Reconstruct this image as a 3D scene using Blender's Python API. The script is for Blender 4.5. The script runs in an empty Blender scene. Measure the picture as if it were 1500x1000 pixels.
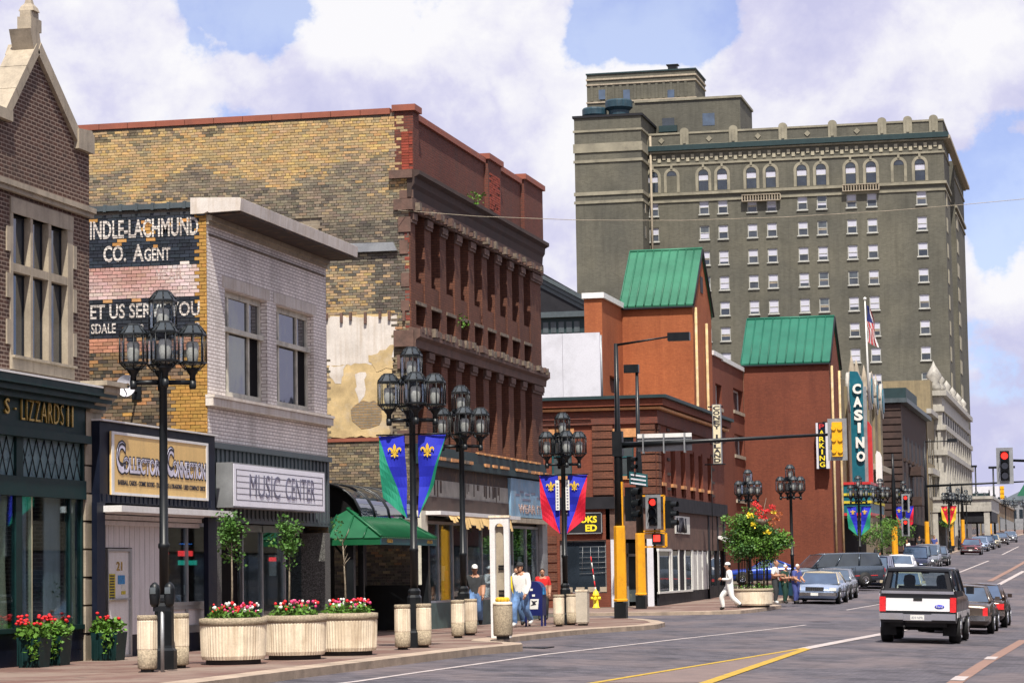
import bpy, math, random
from mathutils import Vector, Matrix
random.seed(7)
R = math.radians
sc = bpy.context.scene
col = sc.collection

# ------------------------------------------------------------------ camera
CAMP = Vector((0.0, 0.0, 1.6))
YAW, PITCH, ROLL, FPX = -0.219022, 0.0856424, -0.0162501, 3888.17
fw = Vector((math.sin(YAW)*math.cos(PITCH), math.cos(YAW)*math.cos(PITCH), math.sin(PITCH)))
rt0 = fw.cross(Vector((0, 0, 1))).normalized(); up0 = rt0.cross(fw)
rt = rt0*math.cos(ROLL) + up0*math.sin(ROLL)
up = -rt0*math.sin(ROLL) + up0*math.cos(ROLL)
cd = bpy.data.cameras.new('camera'); cam = bpy.data.objects.new('camera', cd); col.objects.link(cam)
m3 = Matrix((rt, up, -fw)).transposed()
cam.matrix_world = Matrix.Translation(CAMP) @ m3.to_4x4()
cd.sensor_fit = 'HORIZONTAL'; cd.sensor_width = 36; cd.lens = FPX*36/1500
cd.clip_start = 0.5; cd.clip_end = 6000
sc.camera = cam

# ------------------------------------------------------------------ sun and sky
SUN_EL, SUN_AZ = R(58), R(17)          # azimuth from -Y (behind the camera) towards +X
sd = Vector((math.sin(SUN_AZ)*math.cos(SUN_EL), -math.cos(SUN_AZ)*math.cos(SUN_EL), math.sin(SUN_EL)))
sl = bpy.data.lights.new('sun', 'SUN'); sl.energy = 5.0; sl.angle = R(0.55); sl.color = (1.0, 0.94, 0.84)
so = bpy.data.objects.new('sun', sl); col.objects.link(so); so.location = (40, -40, 80)
so.rotation_euler = sd.to_track_quat('Z', 'Y').to_euler()
sc.view_settings.view_transform = 'Standard'; sc.view_settings.look = 'None'
sc.view_settings.exposure = 0.47; sc.view_settings.gamma = 1.0; sc.view_settings.use_curve_mapping = False

w = bpy.data.worlds.new('World'); sc.world = w; w.use_nodes = True
nt = w.node_tree; nt.nodes.clear(); N = nt.nodes.new; LK = nt.links.new
def vray(x, y):
    return (rt*(x-750) - up*(y-500) + fw*FPX)
sky = N('ShaderNodeTexSky'); sky.sky_type = 'NISHITA'; sky.sun_disc = False
sky.sun_elevation = SUN_EL; sky.sun_rotation = math.atan2(sd.x, sd.y)
sky.air_density = 1.0; sky.dust_density = 0.2; sky.ozone_density = 5.0; sky.altitude = 200
bg1 = N('ShaderNodeBackground'); bg1.inputs[1].default_value = 0.085
tn = N('ShaderNodeMix'); tn.data_type = 'RGBA'; tn.blend_type = 'MULTIPLY'; tn.inputs[0].default_value = 1; LK(sky.outputs[0], tn.inputs[6]); tn.inputs[7].default_value = (1.0, 1.0, 1.28, 1)
LK(tn.outputs[2], bg1.inputs[0])
tc = N('ShaderNodeTexCoord')
def noise(scale, det, rough=.55, vec=None, dist=0.0):
    n = N('ShaderNodeTexNoise'); n.inputs['Scale'].default_value = scale; n.inputs['Detail'].default_value = det
    n.inputs['Roughness'].default_value = rough; n.inputs['Distortion'].default_value = dist
    LK(vec if vec else tc.outputs['Generated'], n.inputs['Vector']); return n
def mth(op, a, b=None, c=None):
    m = N('ShaderNodeMath'); m.operation = op
    for i, v in enumerate((a, b, c)):
        if v is None: continue
        if isinstance(v, (int, float)): m.inputs[i].default_value = v
        else: LK(v, m.inputs[i])
    return m.outputs[0]
mp = N('ShaderNodeMapping'); mp.inputs['Scale'].default_value = (1, 1, 1.1); LK(tc.outputs['Generated'], mp.inputs[0])
big = noise(5.2, 9, .53, mp.outputs[0]); fine = noise(17, 9, .58, mp.outputs[0])
def blob(px, py, rad):            # smooth patch of open sky round a direction
    d = vray(px, py).normalized()
    v = N('ShaderNodeVectorMath'); v.operation = 'DISTANCE'; LK(tc.outputs['Generated'], v.inputs[0]); v.inputs[1].default_value = d
    r = N('ShaderNodeMapRange'); r.inputs[1].default_value = 0; r.inputs[2].default_value = rad
    r.inputs[3].default_value = 1; r.inputs[4].default_value = 0; r.interpolation_type = 'SMOOTHSTEP'
    LK(v.outputs['Value'], r.inputs[0]); return r.outputs[0]
hole = mth('MULTIPLY', blob(350, 0, .036), 1.5)
for (x, y, r_, k) in ((300, -50, .035, .8), (900, -60, .065, 1.15), (700, -90, .05, .9), (1020, 10, .035, .6), (1440, 330, .045, .85), (1500, 250, .05, .6), (1480, 560, .03, .35), (1130, -10, .02, .0)):
    if k: hole = mth('ADD', hole, mth('MULTIPLY', blob(x, y, r_), k))
wob = mth('ADD', mth('MULTIPLY', mth('SUBTRACT', fine.outputs[0], .5), 2.6), mth('MULTIPLY', mth('SUBTRACT', big.outputs[0], .5), 1.6))
hm = mth('ADD', mth('MULTIPLY', hole, .85), mth('MULTIPLY', wob, 1.25))
hr = N('ShaderNodeMapRange'); hr.inputs[1].default_value = .42; hr.inputs[2].default_value = .78; hr.interpolation_type = 'SMOOTHSTEP'
LK(hm, hr.inputs[0])
gl = N('ShaderNodeMapRange'); gl.inputs[1].default_value = .60; gl.inputs[2].default_value = .70; gl.interpolation_type = 'SMOOTHSTEP'
LK(big.outputs[0], gl.inputs[0])
gap = mth('MINIMUM', mth('ADD', hr.outputs[0], mth('MULTIPLY', gl.outputs[0], .5)), .60)
# cloud colour: bright tops, lavender undersides
sh = noise(8.0, 12, .60, mp.outputs[0], .1)
lit = mth('ADD', mth('MULTIPLY', sh.outputs[0], .95), mth('MULTIPLY', big.outputs[0], .18))
puff = noise(15, 8, .55, mp.outputs[0], .2)
bil = mth('ABSOLUTE', mth('SUBTRACT', puff.outputs[0], .5))
lit = mth('ADD', lit, mth('MULTIPLY', mth('SUBTRACT', bil, .07), .55))
for (x, y, r_, k) in ((500, 60, .05, .07), (1150, 100, .05, .06), (940, 90, .03, .06), (250, 120, .05, .05), (1330, 60, .05, .03), (180, 40, .03, -.05), (1300, 140, .04, -.03), (720, 180, .04, -.03)):
    lit = mth('ADD', lit, mth('MULTIPLY', blob(x, y, r_), k))
cr = N('ShaderNodeValToRGB'); LK(lit, cr.inputs[0])
e = cr.color_ramp.elements
e[0].position = .47; e[0].color = (.60, .60, .84, 1)
e[1].position = .65; e[1].color = (.97, .96, .99, 1)
q = e.new(.54); q.color = (.72, .71, .90, 1); q = e.new(.59); q.color = (.86, .85, .95, 1)
bg2 = N('ShaderNodeBackground'); bg2.inputs[1].default_value = .72; LK(cr.outputs[0], bg2.inputs[0])
mx = N('ShaderNodeMixShader'); LK(gap, mx.inputs[0]); LK(bg2.outputs[0], mx.inputs[1]); LK(bg1.outputs[0], mx.inputs[2])
wo = N('ShaderNodeOutputWorld'); LK(mx.outputs[0], wo.inputs[0])

# ------------------------------------------------------------------ places read off the photograph, as points in the town
def PX(x, y, X=-18.0):
    d = vray(x, y); return CAMP + d*((X-CAMP.x)/d.x)
def PY_(x, y, Y):
    d = vray(x, y); return CAMP + d*((Y-CAMP.y)/d.y)
def fyz(x, y, X=-18.0):
    p = PX(x, y, X); return p.y, p.z
def fxz(x, y, Y):
    p = PY_(x, y, Y); return p.x, p.z
GYS = [-80, 0, 43, 60, 78, 105, 120, 142, 235, 460, 1500, 3000]
GZS = [.3, .2, .11, .05, 0, 0, .1, .4, 2.3, 6.2, 24, 50]
def prof(Y):
    for i in range(len(GYS)-1):
        if Y <= GYS[i+1]:
            t = (Y-GYS[i])/(GYS[i+1]-GYS[i]); return GZS[i] + t*(GZS[i+1]-GZS[i])
    return GZS[-1]
def zg(X, Y, walk=True):
    p = prof(Y)
    return p if walk else p - .13 - .038*(max(-12.6, min(X, 1.2)) + 12.6)
def G(x, y, walk=True):
    d = vray(x, y); d = d/d.y; Y = 20.0
    while Y < 900:
        q = CAMP + d*Y
        if q.z < zg(q.x, q.y, walk): return q
        Y += .04
    return q

# ------------------------------------------------------------------ materials
MT = {}
def newmat(name):
    m = bpy.data.materials.new(name); m.use_nodes = True
    t = m.node_tree; b = t.nodes['Principled BSDF']; MT[name] = m
    return m, t, b
def _n(t, k, **kw):
    n = t.nodes.new(k)
    for a, v in kw.items(): setattr(n, a, v)
    return n
def _pos(t): return _n(t, 'ShaderNodeNewGeometry').outputs['Position']
def _noise(t, vec, s, det=4, ro=.55):
    n = _n(t, 'ShaderNodeTexNoise'); n.inputs['Scale'].default_value = s; n.inputs['Detail'].default_value = det; n.inputs['Roughness'].default_value = ro
    t.links.new(vec, n.inputs['Vector']); return n.outputs[0]
def _map(t, v, a, b, c, d):
    n = _n(t, 'ShaderNodeMapRange'); t.links.new(v, n.inputs[0])
    for i, q in enumerate((a, b, c, d)): n.inputs[i+1].default_value = q
    return n.outputs[0]
def _mix(t, f, a, b, mode='MIX'):
    n = _n(t, 'ShaderNodeMix', data_type='RGBA', blend_type=mode)
    for i, v in ((0, f), (6, a), (7, b)):
        if isinstance(v, (int, float)): n.inputs[i].default_value = v
        elif isinstance(v, tuple): n.inputs[i].default_value = (*v[:3], 1)
        else: t.links.new(v, n.inputs[i])
    return n.outputs[2]
def _scalevec(t, v, s):
    n = _n(t, 'ShaderNodeVectorMath', operation='MULTIPLY'); t.links.new(v, n.inputs[0]); n.inputs[1].default_value = s; return n.outputs[0]
def _bump(t, b, h, st, dist=.02):
    n = _n(t, 'ShaderNodeBump'); n.inputs['Strength'].default_value = st; n.inputs['Distance'].default_value = dist
    t.links.new(h, n.inputs['Height']); t.links.new(n.outputs[0], b.inputs['Normal'])
def _setspec(b, v):
    if 'Specular IOR Level' in b.inputs: b.inputs['Specular IOR Level'].default_value = v
def M(name, c, rough=.65, metal=0.0, var=.16, s=2.0, dirt=None, dirtc=(.05, .045, .04), streak=0.0, bump=0.0, bs=30, spec=.4, objvar=0.0, grain=.10, coat=0.0):
    if name in MT: return MT[name]
    m, t, b = newmat(name); p = _pos(t)
    n1 = _noise(t, p, s, 6, .6); base = _mix(t, _map(t, n1, .3, .7, 0, 1), tuple(x*(1-var) for x in c), tuple(min(1, x*(1+var)) for x in c))
    if grain:
        n2 = _noise(t, p, 40, 3, .6)
        base = _mix(t, 1.0, base, _mix(t, _map(t, n2, .3, .7, 0, 1), (1-grain,)*3, (1+grain,)*3), 'MULTIPLY')
    if dirt:
        n3 = _noise(t, p, s*.7+.5, 8, .68); base = _mix(t, _map(t, n3, .5, .72, 0, dirt), base, dirtc)
    if streak:
        n4 = _noise(t, _scalevec(t, p, (5, 5, .35)), 1.6, 5, .6); base = _mix(t, _map(t, n4, .46, .75, 0, streak), base, dirtc)
    if objvar:
        oi = _n(t, 'ShaderNodeObjectInfo'); base = _mix(t, 1.0, base, _mix(t, oi.outputs['Random'], (1-objvar,)*3, (1+objvar,)*3), 'MULTIPLY')
    t.links.new(base, b.inputs['Base Color'])
    rn = _map(t, n1, .3, .7, max(0, rough-.08), min(1, rough+.08)); t.links.new(rn, b.inputs['Roughness'])
    b.inputs['Metallic'].default_value = metal; _setspec(b, spec)
    if coat: b.inputs['Coat Weight'].default_value = coat; b.inputs['Coat Roughness'].default_value = .05
    if bump: _bump(t, b, _noise(t, p, bs, 4, .6), bump)
    return m
def brick(name, c1, c2, mortar, bw=.215, bh=.072, ms=.011, stain=.35, stainc=(.05, .045, .04), s=.8, bumpk=.5, patch=None, patchc=None, freq=(.5, .66)):
    if name in MT: return MT[name]
    m, t, b = newmat(name); p = _pos(t)
    sp = _n(t, 'ShaderNodeSeparateXYZ'); t.links.new(p, sp.inputs[0])
    ad = _n(t, 'ShaderNodeMath', operation='ADD'); t.links.new(sp.outputs[0], ad.inputs[0]); t.links.new(sp.outputs[1], ad.inputs[1])
    cb = _n(t, 'ShaderNodeCombineXYZ'); t.links.new(ad.outputs[0], cb.inputs[0]); t.links.new(sp.outputs[2], cb.inputs[1])
    bt = _n(t, 'ShaderNodeTexBrick'); t.links.new(cb.outputs[0], bt.inputs['Vector'])
    bt.inputs['Scale'].default_value = 1; bt.inputs['Brick Width'].default_value = bw; bt.inputs['Row Height'].default_value = bh
    bt.inputs['Mortar Size'].default_value = ms; bt.inputs['Mortar Smooth'].default_value = .2; bt.inputs['Bias'].default_value = 0
    bt.inputs['Color1'].default_value = (*c1, 1); bt.inputs['Color2'].default_value = (*c2, 1); bt.inputs['Mortar'].default_value = (*mortar, 1)
    base = bt.outputs['Color']
    n1 = _noise(t, p, s, 7, .65); base = _mix(t, _map(t, n1, freq[0], freq[1]+.08, 0, stain), base, stainc)
    n2 = _noise(t, p, 9, 4, .6); base = _mix(t, 1.0, base, _mix(t, n2, (.72,)*3, (1.28,)*3), 'MULTIPLY')
    n5 = _noise(t, _scalevec(t, p, (2.2, 2.2, .16)), 1.0, 6, .6); base = _mix(t, _map(t, n5, .45, .72, 0, .38), base, stainc)
    n6 = _noise(t, p, .16, 3); base = _mix(t, 1.0, base, _mix(t, _map(t, n6, .35, .65, 0, 1), (.84, .84, .86), (1.15, 1.12, 1.08)), 'MULTIPLY')
    if patch:
        n3 = _noise(t, _scalevec(t, p, (1, 1, 1.6)), patch, 6, .6); base = _mix(t, _map(t, n3, .54, .60, 0, .85), base, patchc)
    t.links.new(base, b.inputs['Base Color']); b.inputs['Roughness'].default_value = .88; _setspec(b, .25)
    if bumpk: _bump(t, b, _map(t, bt.outputs['Fac'], 0, 1, 1, 0), bumpk, .012)
    return m
def glass(name, tint=(.02, .025, .03), refl=.25, rough=.03, clear=0.0):
    """clear=0: dark mirror-like pane; clear>0: see-through pane"""
    if name in MT: return MT[name]
    m, t, b = newmat(name)
    p = _pos(t)
    if not clear:
        n1 = _noise(t, p, .9, 3); base = _mix(t, _map(t, n1, .35, .65, 0, 1), tint, tuple(x*1.8 for x in tint))
        t.links.new(base, b.inputs['Base Color']); b.inputs['Roughness'].default_value = rough; _setspec(b, refl*2)
        _bump(t, b, _noise(t, p, 1.3, 2), .03, .1)
        return m
    t.nodes.remove(b)
    tr = _n(t, 'ShaderNodeBsdfTransparent'); tr.inputs[0].default_value = (*tint, 1)
    gsn = _n(t, 'ShaderNodeBsdfGlossy'); gsn.inputs['Roughness'].default_value = rough; gsn.inputs[0].default_value = (.9, .95, 1, 1)
    fr = _n(t, 'ShaderNodeFresnel'); fr.inputs[0].default_value = 1.4
    mxs = _n(t, 'ShaderNodeMixShader')
    t.links.new(_map(t, fr.outputs[0], 0, 1, 0, refl), mxs.inputs[0]); t.links.new(tr.outputs[0], mxs.inputs[1]); t.links.new(gsn.outputs[0], mxs.inputs[2])
    t.links.new(mxs.outputs[0], t.nodes['Material Output'].inputs[0])
    return m
def emis(name, c, st):
    if name in MT: return MT[name]
    m, t, b = newmat(name); b.inputs['Base Color'].default_value = (*c, 1); b.inputs['Emission Color'].default_value = (*c, 1); b.inputs['Emission Strength'].default_value = st
    n1 = _noise(t, _pos(t), 20); t.links.new(_map(t, n1, 0, 1, .3, .5), b.inputs['Roughness'])
    return m
def colmat(name, kind, rough=.85):
    """per-brick colour: from the vertex attribute of a joined mesh or from the object colour of a single brick"""
    if name in MT: return MT[name]
    m, t, b = newmat(name); p = _pos(t)
    if kind == 'attr': c = _n(t, 'ShaderNodeAttribute', attribute_name='bc').outputs['Color']
    else: c = _n(t, 'ShaderNodeObjectInfo').outputs['Color']
    n2 = _noise(t, p, 16, 5, .65); base = _mix(t, 1.0, c, _mix(t, n2, (.62,)*3, (1.38,)*3), 'MULTIPLY')
    t.links.new(base, b.inputs['Base Color']); b.inputs['Roughness'].default_value = rough; _setspec(b, .25)
    _bump(t, b, _noise(t, p, 60, 3), .35, .01)
    return m

# ------------------------------------------------------------------ mesh builder
class MB:
    def __init__(s): s.v = []; s.f = []; s.m = []; s.c = []; s.sm = []
    def _f(s, idx, m=0, c=None, sm=False): s.f.append(idx); s.m.append(m); s.c.append(c); s.sm.append(sm)
    def box(s, x0, x1, y0, y1, z0, z1, m=0, c=None):
        if x1 < x0: x0, x1 = x1, x0
        if y1 < y0: y0, y1 = y1, y0
        if z1 < z0: z0, z1 = z1, z0
        i = len(s.v); s.v += [(x, y, z) for z in (z0, z1) for y in (y0, y1) for x in (x0, x1)]
        for q in ((0, 2, 3, 1), (4, 5, 7, 6), (0, 1, 5, 4), (2, 6, 7, 3), (0, 4, 6, 2), (1, 3, 7, 5)): s._f(tuple(i+k for k in q), m, c)
        return s
    def poly(s, pts, m=0, c=None):
        i = len(s.v); s.v += [tuple(p) for p in pts]; s._f(tuple(range(i, i+len(pts))), m, c); return s
    def prism(s, pts, off, m=0, c=None, sm=False):
        """closed polygon pts (3D, planar) extruded by vector off"""
        n = len(pts); i = len(s.v); off = Vector(off)
        s.v += [tuple(p) for p in pts] + [tuple(Vector(p)+off) for p in pts]
        s._f(tuple(range(i, i+n)), m, c); s._f(tuple(range(i+2*n-1, i+n-1, -1)), m, c)
        for k in range(n): s._f((i+k, i+n+k, i+n+(k+1) % n, i+(k+1) % n), m, c, sm)
        return s
    def rings(s, rings, m=0, cap=True, sm=True, close=True):
        i = len(s.v); n = len(rings[0])
        for r in rings: s.v += [tuple(p) for p in r]
        for a in range(len(rings)-1):
            for k in range(n if close else n-1): s._f((i+a*n+k, i+a*n+(k+1) % n, i+(a+1)*n+(k+1) % n, i+(a+1)*n+k), m, None, sm)
        if cap: s._f(tuple(i+k for k in range(n-1, -1, -1)), m); s._f(tuple(i+(len(rings)-1)*n+k for k in range(n)), m)
        return s
    def lathe(s, prof, cx=0, cy=0, cz=0, n=16, m=0, sm=True, rot=0.0, flute=0.0):
        rr = []
        for (r, z) in prof:
            rr.append([(cx+r*(1-(flute if (k % 2 and flute) else 0))*math.cos(rot+2*math.pi*k/n), cy+r*(1-(flute if (k % 2 and flute) else 0))*math.sin(rot+2*math.pi*k/n), cz+z) for k in range(n)])
        return s.rings(rr, m, True, sm)
    def tube(s, pts, r, n=8, m=0, r2=None):
        pts = [Vector(p) for p in pts]; rr = []
        for k, p in enumerate(pts):
            d = (pts[min(k+1, len(pts)-1)] - pts[max(k-1, 0)]).normalized()
            a = d.cross(Vector((0, 0, 1))) if abs(d.z) < .95 else d.cross(Vector((0, 1, 0)))
            a.normalize(); b = d.cross(a); q = r if r2 is None else r + (r2-r)*k/(len(pts)-1)
            rr.append([p + a*q*math.cos(2*math.pi*j/n) + b*q*math.sin(2*math.pi*j/n) for j in range(n)])
        return s.rings(rr, m, True, True)
    def mesh(s, name, mats, off=(0, 0, 0)):
        me = bpy.data.meshes.new(name); o = Vector(off)
        me.from_pydata([tuple(Vector(v)-o) for v in s.v], [], s.f)
        for a in (mats if isinstance(mats, (list, tuple)) else [mats]): me.materials.append(MT[a] if isinstance(a, str) else a)
        me.polygons.foreach_set('material_index', s.m); me.polygons.foreach_set('use_smooth', s.sm)
        if any(c is not None for c in s.c):
            at = me.color_attributes.new('bc', 'FLOAT_COLOR', 'CORNER'); d = []
            for f, c in zip(s.f, s.c): d += [*(c or (.5, .5, .5)), 1.0]*len(f)
            at.data.foreach_set('color', d)
        me.update(); return me
    def build(s, name, mats, parent=None, **kw):
        off = parent_off(parent)
        o = bpy.data.objects.new(name, s.mesh(name, mats, off)); col.objects.link(o)
        if parent: o.parent = parent
        for k, v in kw.items(): o[k] = v
        return o
def parent_off(p):
    v = Vector((0, 0, 0))
    while p: v += p.location; p = p.parent
    return v
def thing(name, label, cat, loc=(0, 0, 0), group=None):
    o = bpy.data.objects.new(name, None); col.objects.link(o); o.empty_display_size = .2
    o.location = loc; o['label'] = label; o['category'] = cat
    if group: o['group'] = group
    return o
def tag(o, label, cat, group=None):
    o['label'] = label; o['category'] = cat
    if group: o['group'] = group
    return o
def struct(name, mb, mats):
    o = mb.build(name, mats); o['kind'] = 'structure'; return o
def share(name, me, loc, parent, color=None, rot=None):
    """a part that shares mesh data; loc in world space"""
    o = bpy.data.objects.new(name, me); col.objects.link(o)
    o.location = Vector(loc) - parent_off(parent) if parent else loc
    if parent: o.parent = parent
    if color: o.color = (*color, 1)
    if rot: o.rotation_euler = rot
    return o
def copy_tree(o, parent=None):
    c = o.copy(); col.objects.link(c); c.parent = parent
    for ch in list(o.children): copy_tree(ch, c)
    return c
def relabel(root, label, loc=None, rz=None):
    root['label'] = label
    if loc is not None: root.location = loc
    if rz is not None: root.rotation_euler[2] = rz
    return root
def text_mesh(txt, width, height, depth=.01, bold=0.0, sp=1.0, shear=0.0):
    cu = bpy.data.curves.new('lettering', 'FONT'); cu.body = txt; cu.extrude = depth/2; cu.offset = bold; cu.space_character = sp
    cu.align_x = 'LEFT'; cu.shear = shear; cu.resolution_u = 3
    o = bpy.data.objects.new('lettering', cu); col.objects.link(o)
    dg = bpy.context.evaluated_depsgraph_get(); me = bpy.data.meshes.new_from_object(o.evaluated_get(dg))
    bpy.data.objects.remove(o)
    xs = [v.co.x for v in me.vertices]; ys = [v.co.y for v in me.vertices]
    x0, x1, y0, y1 = min(xs), max(xs), min(ys), max(ys)
    for v in me.vertices: v.co.x = (v.co.x-x0)/(x1-x0)*width; v.co.y = (v.co.y-y0)/(y1-y0)*height
    return me
def letters(name, txt, face, a0, a1, z0, z1, pos, mat, parent, depth=.02, bold=0.0, **kw):
    """lettering on a wall. face 'X': faces +X, runs along +Y; face 'Y': faces -Y, runs along +X"""
    me = text_mesh(txt, a1-a0, z1-z0, depth, bold, **kw); me.name = name
    for v in me.vertices:
        a, b, c = v.co
        v.co = (pos+c+depth/2, a0+a, z0+b) if face == 'X' else (a0+a, pos-c-depth/2, z0+b)
        v.co -= parent_off(parent)
    me.materials.clear(); me.materials.append(MT[mat])
    o = bpy.data.objects.new(name, me); col.objects.link(o)
    if parent: o.parent = parent
    return o
def wall(mb, face, pos, a0, a1, z0, z1, holes=(), depth=.2, m=0, mr=None):
    """front face of a wall with real openings and their reveals. holes: (a0,a1,z0,z1)"""
    mr = m if mr is None else mr
    A = sorted({a0, a1, *[h[0] for h in holes], *[h[1] for h in holes]}); Z = sorted({z0, z1, *[h[2] for h in holes], *[h[3] for h in holes]})
    def P(a, z, d=0): return (pos-d, a, z) if face == 'X' else (a, pos+d, z)
    for i in range(len(A)-1):
        for j in range(len(Z)-1):
            ac, zc = (A[i]+A[i+1])/2, (Z[j]+Z[j+1])/2
            if any(h[0] < ac < h[1] and h[2] < zc < h[3] for h in holes): continue
            mb.poly([P(A[i], Z[j]), P(A[i+1], Z[j]), P(A[i+1], Z[j+1]), P(A[i], Z[j+1])], m)
    for h in holes:
        b0, b1, y0, y1 = h
        mb.poly([P(b0, y0), P(b0, y1), P(b0, y1, depth), P(b0, y0, depth)], mr)
        mb.poly([P(b1, y0), P(b1, y0, depth), P(b1, y1, depth), P(b1, y1)], mr)
        mb.poly([P(b0, y0), P(b0, y0, depth), P(b1, y0, depth), P(b1, y0)], mr)
        mb.poly([P(b0, y1), P(b1, y1), P(b1, y1, depth), P(b0, y1, depth)], mr)
    return mb
def fbox(mb, face, pos, out, a0, a1, z0, z1, m=0, c=None):
    """box on a wall: from the wall plane pos outwards by out (negative: inwards)"""
    if face == 'X': return mb.box(pos, pos+out, a0, a1, z0, z1, m, c)
    return mb.box(a0, a1, pos, pos-out, z0, z1, m, c)
def window(parent, face, pos, a0, a1, z0, z1, nx=1, nz=1, fr=.06, mf='frame_white', mg='glass_dark', th=.05, name='window', zs=None, as_=None):
    """a window set with its outer face at pos: a frame part with pane sub-parts"""
    mb = MB(); S = -1
    fbox(mb, face, pos, -th, a0, a0+fr, z0, z1); fbox(mb, face, pos, -th, a1-fr, a1, z0, z1)
    fbox(mb, face, pos, -th, a0+fr, a1-fr, z0, z0+fr); fbox(mb, face, pos, -th, a0+fr, a1-fr, z1-fr, z1)
    AA = as_ or [a0+fr+(a1-a0-2*fr)*k/nx for k in range(nx+1)]; ZZ = zs or [z0+fr+(z1-z0-2*fr)*k/nz for k in range(nz+1)]
    hb = fr*.42
    for a in AA[1:-1]: fbox(mb, face, pos-.003*(1 if face == 'X' else -1), -th*.9, a-hb, a+hb, z0+fr, z1-fr)
    for z in ZZ[1:-1]:
        for k in range(len(AA)-1): fbox(mb, face, pos-.004*(1 if face == 'X' else -1), -th*.9, AA[k]+(hb if k else 0), AA[k+1]-(hb if k < len(AA)-2 else 0), z-hb, z+hb)
    w_ = mb.build(name, mf, parent)
    k = 0
    for i in range(len(AA)-1):
        for j in range(len(ZZ)-1):
            pm = MB(); q = pos-th*.6 if face == 'X' else pos+th*.6
            fbox(pm, face, q, -.008, AA[i], AA[i+1], ZZ[j], ZZ[j+1])
            pm.build('pane', mg[k % len(mg)] if isinstance(mg, list) else mg, w_); k += 1
    return w_
from mathutils import noise as mn
# ------------------------------------------------------------------ material library
M('frame_white', (.62, .62, .60), .5, var=.06, dirt=.3)
M('frame_wood', (.58, .55, .46), .7, dirt=.6, s=3)
M('frame_metal', (.42, .43, .44), .35, metal=.7)
M('frame_dark', (.018, .018, .022), .6, spec=.2)
M('iron_black', (.006, .008, .010), .4, var=.3, spec=.35, streak=.12, dirtc=(.03, .03, .03))
M('concrete', (.48, .43, .35), .85, dirt=.35, s=1.5, bump=.3)
M('concrete_ribbed', (.74, .64, .49), .85, dirt=.3, s=3, streak=.6, dirtc=(.27, .17, .085))
M('aggregate', (.33, .27, .19), .9, s=30, var=.35, bump=.6, bs=60, grain=.35)
M('limestone', (.36, .305, .23), .8, dirt=.35, s=2, streak=.3, bump=.15)
M('plaster_white', (.60, .55, .50), .85, s=1.2, dirt=.35, streak=.45, dirtc=(.34, .24, .14), bump=.15)
M('plaster_ochre', (.50, .37, .19), .9, s=2.2, dirt=.6, dirtc=(.52, .46, .40), bump=.2, var=.3)
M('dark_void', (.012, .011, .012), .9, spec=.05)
M('roof_felt', (.04, .04, .04), .95)
M('tile_red', (.25, .075, .045), .7, s=2, dirt=.3)
M('green_metal', (.022, .135, .075), .5, var=.25, s=.5, streak=.35, dirtc=(.05, .16, .11)); M('green_deep', (.008, .115, .072), .5, var=.15, s=.7, streak=.15); M('green_shelter', (.005, .092, .034), .45, var=.15, s=2)
M('teal_paint', (.010, .075, .085), .5, var=.2, s=2)
M('shop_green', (.005, .024, .024), .5, var=.3, s=3, spec=.2)
M('navy_paint', (.005, .008, .020), .5, var=.3, spec=.2)
M('white_paint', (.70, .69, .68), .5, var=.05, streak=.25, dirtc=(.4, .36, .3))
M('siding_pale', (.66, .64, .65), .5, var=.05, streak=.2)
M('panel_grey', (.58, .58, .63), .7, var=.05, dirt=.2, s=.6)
M('grey_metal', (.075, .095, .105), .5, metal=.2, streak=.3)
M('yellow_paint', (.72, .33, .012), .45, var=.10, dirt=.3, s=3)
M('signal_yellow', (.78, .40, .01), .4, var=.08)
M('galvanised', (.30, .31, .32), .45, metal=.5)
M('gold_leaf', (.62, .40, .09), .28, metal=.75)
M('terracotta_sill', (.50, .24, .10), .8, var=.3, s=4)
M('white_glaze', (.38, .36, .32), .6, dirt=.45, s=1.2, streak=.3)
M('curtain', (.78, .70, .46), .9, streak=.3, dirtc=(.25, .2, .1))
M('blind', (.46, .46, .54), .8, var=.06)
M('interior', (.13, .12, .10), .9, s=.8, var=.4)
M('pebble', (.10, .10, .095), .8, s=38, var=.85, bump=.7, bs=50, grain=.5)
M('rubber', (.014, .014, .015), .75)
M('leaf', (.085, .19, .022), .6, s=6, var=.5, objvar=.1)
M('leaf_dark', (.035, .10, .018), .6, s=6, var=.5)
M('grass', (.045, .12, .02), .85, s=5, var=.4)
M('bark', (.20, .165, .12), .9, s=12, var=.4, bump=.5, bs=40)
M('soil', (.05, .035, .02), .95)
M('petal_red', (.62, .015, .02), .6, var=.25, s=20); M('petal_white', (.75, .75, .70), .6); M('petal_pink', (.62, .05, .16), .6, var=.3, s=20)
M('clay', (.50, .15, .05), .8)
M('iron_rust_and_shade', (.040, .025, .020), .8, s=4, var=.4, dirt=.5, dirtc=(.22, .12, .05))
M('marquee_blue', (.006, .105, .15), .4, var=.12); M('marquee_red', (.48, .035, .035), .4)
M('stucco_tan', (.23, .185, .11), .85, s=1.2, dirt=.3, streak=.3)
M('sandstone_dark', (.052, .032, .027), .9, s=1.3, var=.4, dirt=.3, bump=.3, bs=12)
M('chrome', (.62, .62, .62), .18, metal=1.0, var=.05, grain=0)
M('cast_teal', (.012, .032, .036), .6, s=2)
M('stone_brown', (.13, .075, .058), .85, s=3, var=.35, dirt=.45, bump=.4, bs=12, streak=.3)
M('weathered', (.16, .125, .095), .9, s=6, var=.5, dirt=.6, bump=.6, bs=14)
glass('glass_dark', (.016, .022, .03), .5)
glass('glass_blue', (.03, .05, .085), .6)
glass('glass_grey', (.05, .06, .065), .5)
glass('shop_glass', (.78, .86, .88), .55, .02, clear=1)
glass('lantern_glass', (.86, .90, .92), .5, .05, clear=1)
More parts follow.
